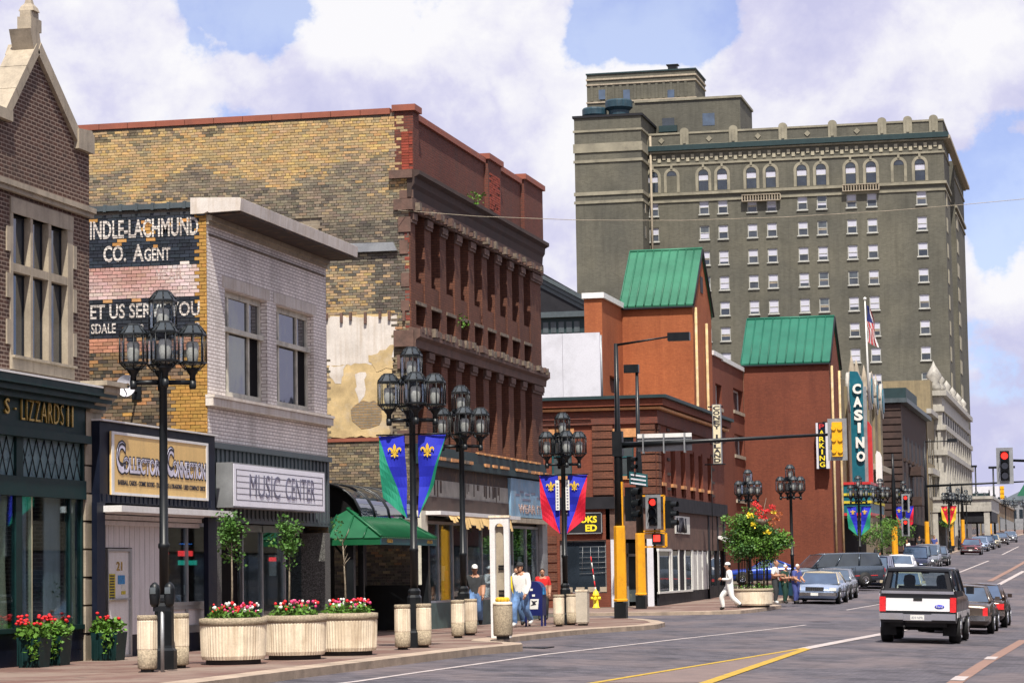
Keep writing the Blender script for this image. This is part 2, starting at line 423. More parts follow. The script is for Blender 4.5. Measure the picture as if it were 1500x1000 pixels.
glass('glass_far', (.03, .036, .045), .12, .35)
emis('lamp_red', (1.0, .03, .02), 1.6)
emis('neon_red', (1.0, .05, .05), 1.1); emis('neon_blue', (.05, .25, .9), .9); emis('neon_green', (.03, .5, .35), .55)
brick('brick_brown', (.095, .046, .033), (.055, .030, .024), (.27, .21, .17), stain=.45, s=.9)
brick('brick_red', (.165, .050, .034), (.125, .040, .029), (.10, .05, .04), stain=.4, s=.7, stainc=(.07, .045, .038))
brick('brick_rust', (.165, .066, .040), (.122, .050, .032), (.09, .042, .03), stain=.6, s=.8, stainc=(.07, .034, .026))
brick('brick_orange', (.37, .115, .044), (.31, .095, .038), (.27, .09, .045), stain=.35, s=.45, stainc=(.20, .05, .022), ms=.007)
brick('brick_maroon', (.20, .060, .034), (.165, .050, .030), (.15, .05, .032), stain=.4, s=.35, stainc=(.105, .032, .022), ms=.007)
brick('brick_white', (.86, .82, .79), (.79, .74, .71), (.40, .34, .32), stain=.42, s=.9, stainc=(.27, .24, .21), bw=.24, bh=.075)
M('frame_hotel', (.40, .40, .37), .6); M('stone_hotel', (.24, .22, .165), .85, s=.6, var=.25, dirt=.4)
brick('brick_hotel', (.120, .117, .094), (.092, .090, .072), (.12, .115, .095), stain=.45, s=.22, stainc=(.055, .053, .042), bw=.42, bh=.15, ms=.02, bumpk=.3)
brick('brick_tan', (.30, .20, .10), (.22, .16, .09), (.20, .18, .15), stain=.5, s=.9)
brick('mortar_tan', (.25, .21, .16), (.20, .17, .13), (.24, .21, .17), bw=.5, bh=.2, stain=.4)
brick('letter_paint', (.72, .68, .62), (.60, .55, .50), (.10, .09, .09), stain=.45, s=3, stainc=(.12, .09, .08), ms=.008)
brick('letter_faded', (.58, .50, .47), (.46, .36, .33), (.30, .2, .18), stain=.6, s=3, stainc=(.36, .22, .19))
colmat('brick_field', 'attr'); colmat('brick_single', 'obj')
# pavers of the footway and the street
m, t, b = newmat('pavers')
p = _pos(t); bt = _n(t, 'ShaderNodeTexBrick'); t.links.new(p, bt.inputs['Vector']); bt.inputs['Scale'].default_value = 1
for k, v in (('Brick Width', .21), ('Row Height', .105), ('Mortar Size', .006)): bt.inputs[k].default_value = v
bt.inputs['Color1'].default_value = (.165, .085, .065, 1); bt.inputs['Color2'].default_value = (.125, .068, .056, 1); bt.inputs['Mortar'].default_value = (.09, .06, .045, 1)
c = _mix(t, _map(t, _noise(t, p, .38, 7, .65), .44, .58, 0, .8), bt.outputs['Color'], (.23, .175, .14))
c = _mix(t, _map(t, _noise(t, p, 3, 5), .58, .70, 0, .5), c, (.07, .045, .035)); t.links.new(c, b.inputs['Base Color']); b.inputs['Roughness'].default_value = .85
_bump(t, b, bt.outputs['Fac'], -.4, .01)
m, t, b = newmat('road_brick')
p = _pos(t); bt = _n(t, 'ShaderNodeTexBrick'); t.links.new(p, bt.inputs['Vector']); bt.inputs['Scale'].default_value = 1
for k, v in (('Brick Width', .24), ('Row Height', .11), ('Mortar Size', .008)): bt.inputs[k].default_value = v
bt.inputs['Color1'].default_value = (.125, .114, .132, 1); bt.inputs['Color2'].default_value = (.082, .074, .092, 1); bt.inputs['Mortar'].default_value = (.045, .04, .042, 1)
st = _noise(t, _scalevec(t, p, (1.0, .9, 1)), 1.1, 9, .70); c = _mix(t, _map(t, st, .47, .60, 0, .9), bt.outputs['Color'], (.028, .026, .034))
c = _mix(t, _map(t, _noise(t, _scalevec(t, p, (1, .45, 1)), .33, 6, .6), .47, .60, 0, .7), c, (.160, .126, .126))
c = _mix(t, _map(t, _noise(t, _scalevec(t, p, (2.2, .09, 1)), 1.0, 4), .54, .74, 0, .35), c, (.05, .045, .05))
c = _mix(t, _map(t, _noise(t, _scalevec(t, p, (.9, .8, 1)), 2.2, 7, .75), .56, .64, 0, .7), c, (.13, .11, .115))
tw_ = _n(t, 'ShaderNodeTexWave', wave_type='BANDS', bands_direction='Y'); t.links.new(p, tw_.inputs[0]); tw_.inputs['Scale'].default_value = .55; tw_.inputs['Distortion'].default_value = 5; tw_.inputs['Detail'].default_value = 5; tw_.inputs['Detail Scale'].default_value = 2.5
c = _mix(t, _map(t, tw_.outputs['Fac'], .60, .92, 0, .65), c, (.035, .031, .042))
t.links.new(c, b.inputs['Base Color']); b.inputs['Roughness'].default_value = .8
_bump(t, b, _noise(t, p, 9, 5), .4, .02)
M('kerb_stone', (.36, .28, .215), .85, s=1.5, var=.25, dirt=.5, bump=.2)
M('line_white', (.42, .37, .36), .8, s=5, var=.2, dirt=.75, dirtc=(.16, .13, .13)); M('line_yellow', (.42, .27, .03), .8, s=5, dirt=.6, dirtc=(.25, .17, .07))
M('line_pale', (.17, .125, .115), .85, s=2, dirt=.6, dirtc=(.13, .11, .11)); M('line_rust', (.24, .145, .115), .85, s=4, dirt=.5, dirtc=(.16, .11, .1))
M('asphalt', (.07, .066, .068), .9, s=.6, var=.3)
M('earth', (.10, .085, .06), .95, s=.1, var=.4)

# ------------------------------------------------------------------ ground, street, footways
YS = sorted(set([-80, -40, 0, 20] + list(range(30, 130, 3)) + [43, 60, 78, 105, 120] + list(range(130, 260, 8)) + [142, 235, 300, 360, 420, 460, 600, 800, 1100, 1500, 3000]))
def sheet(XF, ys, mat, name, zf):
    mb = MB()
    for a, b_ in zip(ys[:-1], ys[1:]):
        A, B = XF(a), XF(b_)
        for i in range(len(A)-1): mb.poly([(A[i], a, zf(A[i], a)), (A[i+1], a, zf(A[i+1], a)), (B[i+1], b_, zf(B[i+1], b_)), (B[i], b_, zf(B[i], b_))])
    return struct(name, mb, mat)
sheet(lambda y: [-2500, -300, -60, -18.6, -18.4, 6.4, 6.6, 60, 300, 2500], YS, 'earth', 'ground', lambda x, y: prof(y) - .012 - (.9 if -18.5 < x < 6.5 else 0) - (.35 if x > 6.5 else 0))
sheet(lambda y: [-19.4, -12.6, -11, -8, -5, -2, 1.2], YS, 'road_brick', 'road', lambda x, y: zg(x, y, False))
sheet(lambda y: [1.2, 6.6], YS, 'pavers', 'pavement', lambda x, y: zg(1.2, y, False) + .13)
KB = [(-80, -12.4), (35, -12.35), (51, -12.2), (54, -11.9), (55.2, -12.2), (57, -13.3), (58.5, -13.6), (66, -13.6), (69, -13.3), (72.5, -12.55), (74.2, -12.45), (77, -12.7), (80, -13.4), (83, -14.4), (86, -15.9), (87.6, -17.4), (88.2, -19.3)]
KB2 = [(95.0, -19.3), (95.06, -15.0), (95.4, -13.7), (96.4, -13.1), (99, -12.9), (107, -12.9), (108.2, -13.3), (109.5, -14.0), (150, -14.0), (200, -14.0), (214, -14.6), (218, -16.4), (221, -19.3)]
KB3 = [(241, -19.3), (241.3, -16.0), (242.5, -14.4), (245, -14.0), (300, -14.0), (400, -14.0), (600, -14.0), (1500, -14.0)]
def pavement(kb, xin=-19.3):
    # footway made of slices across; kerb along its edge
    pts = []
    for (y0, x0), (y1, x1) in zip(kb[:-1], kb[1:]):
        n = max(1, int(abs(y1-y0)/3)); pts += [(y0+(y1-y0)*k/n, x0+(x1-x0)*k/n) for k in range(n)]
    pts.append(kb[-1])
    mb = MB(); kbm = MB(); W = .42
    off = []
    for i, (y, x) in enumerate(pts):
        a = pts[max(0, i-1)]; b_ = pts[min(len(pts)-1, i+1)]; d = Vector((b_[1]-a[1], b_[0]-a[0])).normalized(); nrm = Vector((-d.y, d.x))
        off.append((x+nrm.x*W, y+nrm.y*W))
    for i in range(len(pts)-1):
        (y0, x0), (y1, x1) = pts[i], pts[i+1]; (u0, v0), (u1, v1) = off[i], off[i+1]
        z = lambda X, Y: prof(Y)
        mb.poly([(xin, v0, z(0, v0)), (u0, v0, z(0, v0)), (u1, v1, z(0, v1)), (xin, v1, z(0, v1))])
        k = .005
        kbm.poly([(u0, v0, z(0, v0)+k), (x0, y0, z(0, y0)+k-.012), (x1, y1, z(0, y1)+k-.012), (u1, v1, z(0, v1)+k)])
        kbm.poly([(x0, y0, z(0, y0)+k-.012), (x0, y0, z(0, y0)-.4), (x1, y1, z(0, y1)-.4), (x1, y1, z(0, y1)+k-.012)])
    struct('pavement', mb, 'pavers'); struct('kerb', kbm, 'kerb_stone')
for k_ in (KB, KB2, KB3): pavement(k_)
mb = MB(); mb.poly([(-70, 85.2, prof(85)), (-19.3, 85.2, prof(85)), (-19.3, 88.2, prof(88)), (-70, 88.2, prof(88))]); mb.box(-70, -19.3, 88.05, 88.25, -.3, .004); struct('pavement', mb, 'kerb_stone')
mb = MB(); mb.poly([(-70, 95.0, 0), (-19.3, 95.0, 0), (-19.3, 107, 0.0), (-70, 107, 0.0)]); struct('pavement', mb, 'pavers')
mb = MB(); mb.box(-70, -19.4, 88.3, 94.95, -.3, -.10); struct('road', mb, 'asphalt')
mb = MB(); mb.poly([(-70, 221, prof(221)+.02), (-19.2, 221, prof(221)+.02), (-19.2, 241, prof(241)+.02), (-70, 241, prof(241)+.02)]); struct('road', mb, 'asphalt')
# gutter strip and painted lines
def stripe(pts, w_, mat, name, lift=.006, lane=None):
    mb = MB(); q = [G(x, y, False) if not isinstance((x, y), Vector) else 0 for x, y in pts]
    P_ = []
    for a, b_ in zip(q[:-1], q[1:]):
        n = max(1, int((b_-a).length/3))
        P_ += [a+(b_-a)*k/n for k in range(n)]
    P_.append(q[-1])
    L_, R_ = [], []
    for i, p_ in enumerate(P_):
        d = (P_[min(i+1, len(P_)-1)] - P_[max(i-1, 0)]); d.z = 0; d.normalize(); nn = Vector((-d.y, d.x, 0))*w_/2
        for S_, s_ in ((L_, 1), (R_, -1)):
            e_ = p_ + nn*s_; S_.append((e_.x, e_.y, zg(e_.x, e_.y, False)+lift))
    for i in range(len(P_)-1): mb.poly([R_[i], R_[i+1], L_[i+1], L_[i]])
    return struct(name, mb, mat)
stripe([(400, 1012), (520, 998), (800, 958), (1000, 935), (1180, 915)], .11, 'line_white', 'road_marking')
stripe([(1240, 893), (1330, 876)], .11, 'line_white', 'road_marking')
stripe([(860, 1002), (1180, 949)], .12, 'line_yellow', 'road_marking', .012)
stripe([(1030, 1002), (1182, 950)], .20, 'line_yellow', 'road_marking', .012)
stripe([(1178, 950), (1240, 938), (1325, 922), (1440, 868), (1500, 836)], .30, 'line_white', 'road_marking', .012)
stripe([(1395, 1002), (1440, 972), (1500, 937)], .26, 'line_rust', 'road_marking')
stripe([(1450, 851), (1478, 836), (1530, 808)], .35, 'line_rust', 'road_marking', .018)
stripe([(1405, 838), (1448, 821)], .16, 'line_white', 'road_marking')
stripe([(1468, 812), (1492, 800)], .16, 'line_white', 'road_marking')
a, b_, c_, = G(870, 1000, False), G(1175, 950, False), G(1032, 1000, False)
mb = MB(); mb.poly([(v.x, v.y, zg(v.x, v.y, False)+.007) for v in (a, c_, b_)]); struct('road_marking', mb, 'line_pale')
for (px_, py_) in ((1406, 994), (1452, 964)):
    g = G(px_, py_, False); mb = MB(); mb.poly([(g.x+dx, g.y+dy, zg(g.x+dx, g.y+dy, False)+.016) for dx, dy in ((-.12, -.9), (.12, -.9), (.12, .9), (-.12, .9))]); struct('road_marking', mb, 'line_white')

# ------------------------------------------------------------------ brick work built brick by brick (faces -Y)
def brick_field(parent, pos, x0, x1, z0, z1, colf, bw=.212, bh=.074, nsingle=300, key=None, jit=.006):
    """bricks colf(x,z)->colour or None where there is none; the nsingle best ones are parts, the rest one joined part"""
    allb = []; row = 0; z = z0
    while z + bh <= z1 + .001:
        hd = row % 6 == 5; ww = bw if not hd else bw/2
        x = x0 - (ww/2 if row % 2 else 0)
        while x < x1:
            a, b_ = max(x, x0), min(x+ww, x1)
            if b_-a > .04:
                c = colf((a+b_)/2, z+bh/2)
                if c: allb.append((a, b_, z, c, row))
            x += ww
        z += bh; row += 1
    full = [q for q in allb if abs(q[1]-q[0]-bw) < .002 and (key is None or key((q[0]+q[1])/2, q[2]))]
    full.sort(key=lambda q: -(q[0]))
    if key: random.Random(3).shuffle(full)
    sg = set(full[:nsingle]); rest = MB(); rr = random.Random(11)
    base = MB().box(-(bw-.011)/2, (bw-.011)/2, -.012, .02, 0, bh-.011).mesh('brick', 'brick_single')
    for q in allb:
        j = rr.uniform(0, jit); h = rr.uniform(-.0015, .0015)
        if q in sg:
            share('brick', base, ((q[0]+q[1])/2, pos-j, q[2]+h), parent, q[3])
        else: rest.box(q[0]+.0055, q[1]-.0055, pos-.012-j, pos+.02-j, q[2]+h, q[2]+bh-.011+h, 0, q[3])
    if rest.v: rest.build('brickwork', 'brick_field', parent, kind='stuff')
def lerp3(a, b, t): return tuple(a[i]+(b[i]-a[i])*t for i in range(3))
def rpick(opts, w): return random.choices(opts, w)[0]
def nz(x, z, s, o=0.0): return mn.noise(Vector((x*s+o, z*s-o, o*1.7)))
def vary(c, k=.22):
    f = random.uniform(1-k, 1+k); return tuple(min(1, max(0, q*f*random.uniform(.95, 1.05))) for q in c)
# ================================================================== A: gabled brown brick shop
def Yx(x, X=-18.0): return fyz(x, 500, X)[0]
def Zat(x, y, X=-18.0): return fyz(x, y, X)[1]
gA = thing('gable_building', 'brown brick gabled shop with stone mullioned window and dark green shopfront', 'shop building', (-18, 45, .08))
XA = -18.0; YA0, YA1 = Yx(-130), Yx(131)
zB = .0; z_str = Zat(133, 313); z_kn = Zat(128, 222); z_lw = Zat(4, 178); z_ap = Zat(50, 66)
z_cor_top = Zat(117, 569.6); ya_l, ya_r, ya_m = Yx(8), Yx(128), Yx(52)
mb = MB()
wy0, wy1 = Yx(14), Yx(106); wz1 = Zat(60, 303); wz0 = Zat(60, 548)
wall(mb, 'X', XA, YA0, YA1, z_cor_top-.1, z_str, [(wy0, wy1, wz0, wz1)], .14)
wall(mb, 'X', XA, YA0, YA1, z_str, z_lw if z_lw < z_kn else z_kn, [], .1)
zz = min(z_lw, z_kn)
mb.prism([(XA, ya_l-.001, zz), (XA, YA1, zz), (XA, YA1, z_kn), (XA, ya_m, z_ap), (XA, ya_l, z_lw+.3), (XA, ya_l-.001, zz+.001)], (-.45, 0, 0))
mb.box(XA-.45, XA-.30, YA0, YA1, z_cor_top-.1, zz)
mb.build('wall', 'brick_brown', gA)
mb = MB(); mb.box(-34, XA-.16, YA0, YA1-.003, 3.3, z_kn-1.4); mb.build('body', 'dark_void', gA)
mb = MB(); mb.box(-34, XA-.002, YA0-.25, YA0-.002, .0, zz); mb.build('party_wall', 'brick_brown', gA)
mb = MB(); mb.box(-34, XA-.47, YA1-.003, YA1+.0, .0, z_kn-1.4); mb.build('party_wall', 'brick_brown', gA)
# coping of the gable: thick slabs, kneelers, finial
def coping(y0, z0, y1, z1, w_, th, name='coping', segs=3):
    L = Vector((0, y1-y0, z1-z0)); n = Vector((0, -(z1-z0), y1-y0)).normalized()
    if n.z < 0: n = -n
    for k in range(segs):
        a = Vector((XA+.07, y0, z0)) + L*(k/segs) ; b_ = Vector((XA+.07, y0, z0)) + L*((k+1)/segs) - L.normalized()*.012
        MB().prism([a-n*.10, b_-n*.10, b_+n*th, a+n*th], (-w_, 0, 0)).build(name, 'limestone', gA)
coping(ya_m-.02, z_ap-.05, ya_l-.12, z_lw+.10, .50, .09)
coping(ya_m+.02, z_ap-.05, Yx(112), Zat(112, 204), .62, .14)
fbox(MB(), 'X', XA-.45, .55, Yx(109), YA1+.03, Zat(120, 222), Zat(120, 197)).build('kneeler', 'limestone', gA)
MB().prism([(XA+.1, Yx(109), Zat(120, 197)), (XA+.1, YA1+.03, Zat(120, 197)), (XA+.1, YA1-.1, Zat(120, 197)+.10), (XA+.1, Yx(109), Zat(112, 190))], (-.55, 0, 0)).build('kneeler', 'limestone', gA)
fbox(MB(), 'X', XA-.45, .55, Yx(-10), ya_l+.1, Zat(4, 176), Zat(4, 160)).build('kneeler', 'limestone', gA)
mb = MB(); fy_ = ya_m-.16; fz = Zat(47, 45)
mb.box(XA-.20, XA+.06, fy_-.16, fy_+.3, fz, fz+.22); mb.box(XA-.17, XA+.03, fy_-.12, fy_+.24, fz+.22, fz+.34)
mb.lathe([(.2, 0), (.16, .08), (.09, .14), (.04, .3), (.0, .32)], XA-.07, fy_+.06, fz+.34, 4, rot=math.pi/4, sm=False)
mb.prism([(XA+.06, fy_-.2, fz), (XA+.06, fy_+.2, fz), (XA+.06, ya_m+.16, z_ap-.1), (XA+.06, ya_m-.2, z_ap-.1)], (-.4, 0, 0))
mb.build('finial', 'limestone', gA)
mb = MB(); fbox(mb, 'X', XA, .14, YA0, YA1+.02, z_str-.02, z_str+.07); fbox(mb, 'X', XA, .09, YA0, YA1+.02, z_str-.10, z_str-.02); mb.build('string_course', 'limestone', gA)
# stone window: frame blocks, quoins, mullions
def blk(name, a0, a1, z0, z1, out=.03, mat='limestone', dep=.0): return fbox(MB(), 'X', XA-dep, out+dep, a0, a1, z0, z1).build(name, mat, gA)
o = [Yx(18), Yx(43.5), Yx(47), Yx(70), Yx(74), Yx(98)]
zt = Zat(60, 325); zm0, zm1 = Zat(60, 408), Zat(60, 396); zb_ = Zat(60, 523)
blk('lintel', wy0, wy1, zt, wz1, .03); 
for k in range(3):
    a = wy0+(wy1-wy0)*k/3
    blk('sill', a, wy0+(wy1-wy0)*(k+1)/3-.012, wz0, zb_-.1, .05)
MB().prism([(XA+.10, wy0, zb_-.1), (XA+.10, wy1, zb_-.1), (XA+.10, wy1, zb_-.06), (XA+.10, wy0, zb_-.06)], (-.2, 0, 0)).build('sill', 'limestone', gA)
MB().box(XA-.14, XA+.02, wy0, o[0], zb_-.06, zt).build('jamb', 'limestone', gA); MB().box(XA-.14, XA+.02, o[5], wy1, zb_-.06, zt).build('jamb', 'limestone', gA)
for a, b_ in ((o[1], o[2]), (o[3], o[4])): MB().box(XA-.14, XA+.018, a, b_, zb_-.06, zt).build('mullion', 'limestone', gA)
for a, b_ in ((o[0], o[1]), (o[2], o[3]), (o[4], o[5])): MB().box(XA-.13, XA+.015, a, b_, zm0, zm1).build('transom', 'limestone', gA)
for a, b_ in ((o[0], o[1]), (o[2], o[3]), (o[4], o[5])):
    window(gA, 'X', XA-.10, a, b_, zm1, zt, fr=.03, mf='frame_dark', mg='glass_dark', th=.03)
    window(gA, 'X', XA-.10, a, b_, zb_-.06, zm0, fr=.03, mf='frame_dark', mg='glass_dark', th=.03)
for k in range(3):
    zq = zb_ + (zt-zb_)*(k+.15)/3
    blk('quoin', wy1, wy1+.16, zq, zq+.42, .028); blk('quoin', wy0-.16, wy0, zq, zq+.42, .028)
# shopfront
XS = XA+.10; c0, c1 = YA0, Yx(140)
zc = [Zat(60, y) for y in (560, 572, 581, 590, 632, 644, 700, 728, 924)]
mb = MB(); fbox(mb, 'X', XA, .42, c0, c1, zc[1], zc[0]); fbox(mb, 'X', XA, .34, c0, c1-.05, zc[2], zc[1]); fbox(mb, 'X', XA, .24, c0, c1-.1, zc[3], zc[2]); fbox(mb, 'X', XA, .10, c0, Yx(118), zc[4], zc[3]); fbox(mb, 'X', XA, .2, c0, Yx(119), zc[5], zc[4]); fbox(mb, 'X', XA, .12, c0, Yx(117), zc[7], zc[6])
mb.build('shop_cornice', 'shop_green', gA); fbox(MB(), 'X', XA, .44, c0, Yx(118), zc[0], zc[0]+.035).build('lead_flashing', 'white_paint', gA)
letters('lettering', 'II', 'X', Yx(88.5), Yx(97), Zat(60, 621), Zat(60, 590), XA+.105, 'gold_leaf', gA, .03, -.012)
letters('lettering', 'LIZZARDS', 'X', Yx(21), Yx(83), Zat(60, 620), Zat(60, 589), XA+.105, 'gold_leaf', gA, .03, -.012, sp=1.15)
letters('lettering', "S", 'X', Yx(-3), Yx(3.5), Zat(0, 606), Zat(0, 583), XA+.105, 'gold_leaf', gA, .03, .01)
MB().lathe([(.03, 0), (.03, .03)], 0, 0, 0, 8); fbox(MB(), 'X', XA+.105, .03, Yx(11.5), Yx(13.5), Zat(12, 600), Zat(12, 597)).build('lettering', 'gold_leaf', gA)
# leaded transom lights and shop window panes
def pane(x0, x1, z0, z1, mat='shop_glass', X=XA+.03, name='pane', par=gA): return fbox(MB(), 'X', X, .01, Yx(x0), Yx(x1), z0, z1).build(name, mat, par)
M('transom_glass', (.10, .17, .18), .3, s=4, var=.3)
tl = MB()
for (a, b_) in ((-110, -45), (-41, 17), (27, 114)):
    pane(a, b_, zc[6], zc[5], 'transom_glass')
    y0, y1 = Yx(a), Yx(b_); n = max(3, int((y1-y0)/.30)); h = zc[5]-zc[6]; d = (y1-y0)/n
    for k in range(n):
        for s_ in (0, 1):
            p0 = (XA+.045, y0+d*k, zc[6] if s_ else zc[5]); p1 = (XA+.045, y0+d*(k+1), zc[5] if s_ else zc[6]); tl.tube([p0, p1], .010, 4)
tl.build('leading', 'frame_dark', gA)
fr_ = MB()
for (a, b_) in ((-45, -41), (17, 27), (114, 116.5)): fbox(fr_, 'X', XA, .09, Yx(a), Yx(b_), zc[6], zc[5])
for (a, b_) in ((-62, -56), (18, 27), (96.5, 99), (113.5, 116)): fbox(fr_, 'X', XA-.02, .09, Yx(a), Yx(b_), zc[8]+.08, zc[7])
fbox(fr_, 'X', XA-.02, .12, c0, Yx(116), zc[8], zc[8]+.08)
fr_.build('shop_frame', 'shop_green', gA)
fbox(MB(), 'X', XA-.02, .05, Yx(43), Yx(44.8), zc[8]+.08, zc[7]).build('mullion', 'curtain', gA)
for (a, b_) in ((-56, 18), (27, 43), (44.8, 96.5), (99, 113.5)): pane(a, b_, zc[8]+.08, zc[7])
fbox(MB(), 'X', XA-.05, .10, c0, Yx(112), .0, zc[8]).build('stall_riser', 'navy_paint', gA)
tm = MB()
for k in range(14):
    for j in range(3): fbox(tm, 'X', XA+.05, .012, Yx(50)+k*.17, Yx(50)+k*.17+.16, .12+j*.2, .31+j*.2)
tm.build('tile', 'navy_paint', gA, kind='stuff')
ro = MB(); ro.box(-21.8, -21.7, YA0, YA1, .1, 3.4); ro.box(-21.8, XA-.1, YA0, YA1, .3, .34); ro.build('back_room', 'interior', gA)
ro = MB(); ro.box(XA-.9, XA-.85, Yx(58), Yx(66), zc[8], zc[7]+.2); ro.build('partition', 'dark_void', gA)
ro = MB(); ro.box(XA-.14, XA-.12, Yx(74), Yx(97), zc[8], zc[7]+.3); ro.build('partition', 'siding_pale', gA)
def drape(name, X, y0, y1, z0, z1, mat, par, n=9, pinch=.08):
    mb = MB(); g = []
    for j in range(7):
        t_ = j/6; z = z1-(z1-z0)*t_; f = 1-pinch*math.sin(math.pi*min(1, t_*1.1))
        yc = y0; g.append([(X+.05*math.sin(k*2.3), yc+(y1-y0)*f*k/(n*2), z) for k in range(n*2+1)])
    mb.rings(g, 0, False, True, False); return mb.build(name, mat, par)
for (a, b_) in ((-40, 16), (-90, -60)): drape('curtain', XA-.07, Yx(a), Yx(b_), zc[8]+.05, zc[7], 'curtain', gA)
drape('curtain', XA-.07, Yx(29), Yx(42), zc[8]+.05, zc[7], 'blind', gA, 5); drape('curtain', XA-.07, Yx(100), Yx(113), zc[8]+.05, zc[7], 'curtain', gA, 5)
# stone pilaster of big rusticated blocks with a bracket on top
zp0, zp1 = .1, Zat(128, 600); n = 9
for k in range(n):
    za, zb2 = zp0+(zp1-zp0)*k/n, zp0+(zp1-zp0)*(k+1)/n-.035
    fbox(MB(), 'X', XA-.1, .2+.01*(k % 2), Yx(116.5), Yx(140.5), za, zb2).build('stone_block', 'limestone', gA)
fbox(MB(), 'X', XA-.1, .16, Yx(117), Yx(140), zp0, zp1).build('pilaster_core', 'weathered', gA)
mb = MB(); mb.prism([(XA, Yx(120), Zat(130, 604)), (XA+.14, Yx(120), Zat(130, 604)), (XA+.45, Yx(120), Zat(130, 576)), (XA+.45, Yx(120), Zat(130, 566)), (XA, Yx(120), Zat(130, 566))], (0, Yx(142)-Yx(120), 0)); fbox(mb, 'X', XA, .52, Yx(117), Yx(146), Zat(130, 567), Zat(130, 560)); mb.build('bracket', 'limestone', gA)
# potted plant in the window
pp = thing('potted_plant', 'small potted plant in an orange clay pot on the shop window ledge', 'plant', (XA-.25, Yx(85), zc[8]+.09))
mb = MB(); mb.lathe([(.10, 0), (.14, .22), (.155, .22), (.155, .26), (.12, .26)], XA-.25, Yx(85), zc[8]+.09, 14); mb.build('pot', 'clay', pp)
def leaves(mb, c, r, n, s, rnd, m=0, squash=1.0, shell=.45, dens=None):
    for _ in range(n):
        while True:
            v = Vector((rnd.uniform(-1, 1), rnd.uniform(-1, 1), rnd.uniform(-1, 1)))
            if shell < v.length < 1: break
        p_ = Vector(c) + Vector((v.x*r, v.y*r, v.z*r*squash)); a = Vector((rnd.gauss(0, 1), rnd.gauss(0, 1), rnd.gauss(0, .6))).normalized(); b_ = a.cross(Vector((rnd.gauss(0, 1), rnd.gauss(0, 1), rnd.gauss(0, 1)))).normalized()
        k = s*rnd.uniform(.6, 1.3); mb.poly([p_, p_+a*k*.5+b_*k*.35, p_+a*k, p_+a*k*.5-b_*k*.35], m)
rl = random.Random(5); mb = MB(); cx, cy, cz = XA-.25, Yx(85), zc[8]+.35
for k in range(6): mb.tube([(cx, cy, cz-.05), (cx+rl.uniform(-.12, .12), cy+rl.uniform(-.2, .2), cz+rl.uniform(.25, .5))], .007, 4)
leaves(mb, (cx, cy, cz+.32), .26, 70, .08, rl, 1, .9, .1); mb.build('foliage', ['bark', 'leaf_dark'], pp)

# ================================================================== B: single-storey shop with the big painted sign
gB = thing('sign_board_shop', 'low white boarded shop with a navy framed yellow sign beside the gabled shop', 'shop building', (-18, 49, .08))
XB = -18.0; yb0, yb1 = YA1+.02, Yx(302)
MB().box(-30, XB-.16, yb0, yb1, 3.0, Zat(230, 640)).build('body', 'roof_felt', gB); MB().box(-30, XB-2.3, yb0, yb1, .0, 2.99).build('body', 'roof_felt', gB)
zsT, zsB = Zat(230, 627), Zat(230, 737.5)      # sign top and bottom
XF = XB+.28
def YF(x): return Yx(x, XF)
def ZF(x, y): return Zat(x, y, XF)
mb = MB(); y0, y1 = YF(147), YF(315); zt_, zb2 = ZF(230, 627), ZF(230, 740)
fbox(mb, 'X', XB-.1, .36, y0, y1, zb2, zt_); mb.build('sign_frame', 'navy_paint', gB)
mb = MB(); fbox(mb, 'X', XB-.1, .43, y0-.02, y1+.02, zt_, zt_+.03); mb.build('frame_capping', 'white_paint', gB)
mb = MB()
for k in range(26):
    a = y0+.1+(y1-y0-.2)*k/26; fbox(mb, 'X', XB+.26, .015, a, a+(y1-y0-.2)/26*.6, zb2+.02, zb2+.16)
mb.build('corrugated_strip', 'navy_paint', gB, kind='stuff')
sy0, sy1 = YF(160), YF(301); sz0, sz1 = ZF(230, 728.5), ZF(230, 640)
M('sign_cream', (.74, .50, .20), .6, var=.05, streak=.12); M('sign_black', (.02, .02, .03), .6); M('sign_lilac', (.62, .60, .72), .6)
sb = fbox(MB(), 'X', XF, .035, sy0, sy1, sz0, sz1).build('sign_board', 'sign_cream', gB)
mb = MB()
for q in ((sy0, sy1, sz0, sz0+.05), (sy0, sy1, sz1-.05, sz1), (sy0, sy0+.12, sz0+.05, sz1-.05), (sy1-.12, sy1, sz0+.05, sz1-.05)): fbox(mb, 'X', XF+.035, .012, *q)
mb.build('border', 'white_paint', sb)
W_, H_ = sy1-sy0, sz1-sz0
def sl_(t_, u0, u1, v0, v1, mats=('sign_black', 'sign_lilac'), bold=.03):
    a0, a1, b0, b1 = sy0+W_*u0, sy0+W_*u1, sz0+H_*v0, sz0+H_*v1
    letters('lettering', t_, 'X', a0-.02, a1+.05, b0-.03, b1+.02, XF+.036, mats[0], sb, .008, bold+.04)
    letters('lettering', t_, 'X', a0, a1, b0, b1-.01, XF+.044, mats[1], sb, .006, bold)
    letters('lettering', t_, 'X', a0+.01, a1-.01, b0+H_*.13, b1-.03, XF+.050, 'sign_black', sb, .004, -.012)
sl_('C', .045, .125, .35, .86); sl_('OLLECTORS', .11, .50, .36, .62); sl_('C', .545, .615, .36, .86); sl_('ONNECTION', .61, .965, .36, .64)
letters('lettering', 'BASEBALL CARDS - COMIC BOOKS - DUNGEONS & DRAGONS - USED COMPACT DISCS', 'X', sy0+W_*.06, sy0+W_*.965, sz0+H_*.165, sz0+H_*.245, XF+.036, 'sign_black', sb, .006, .02)
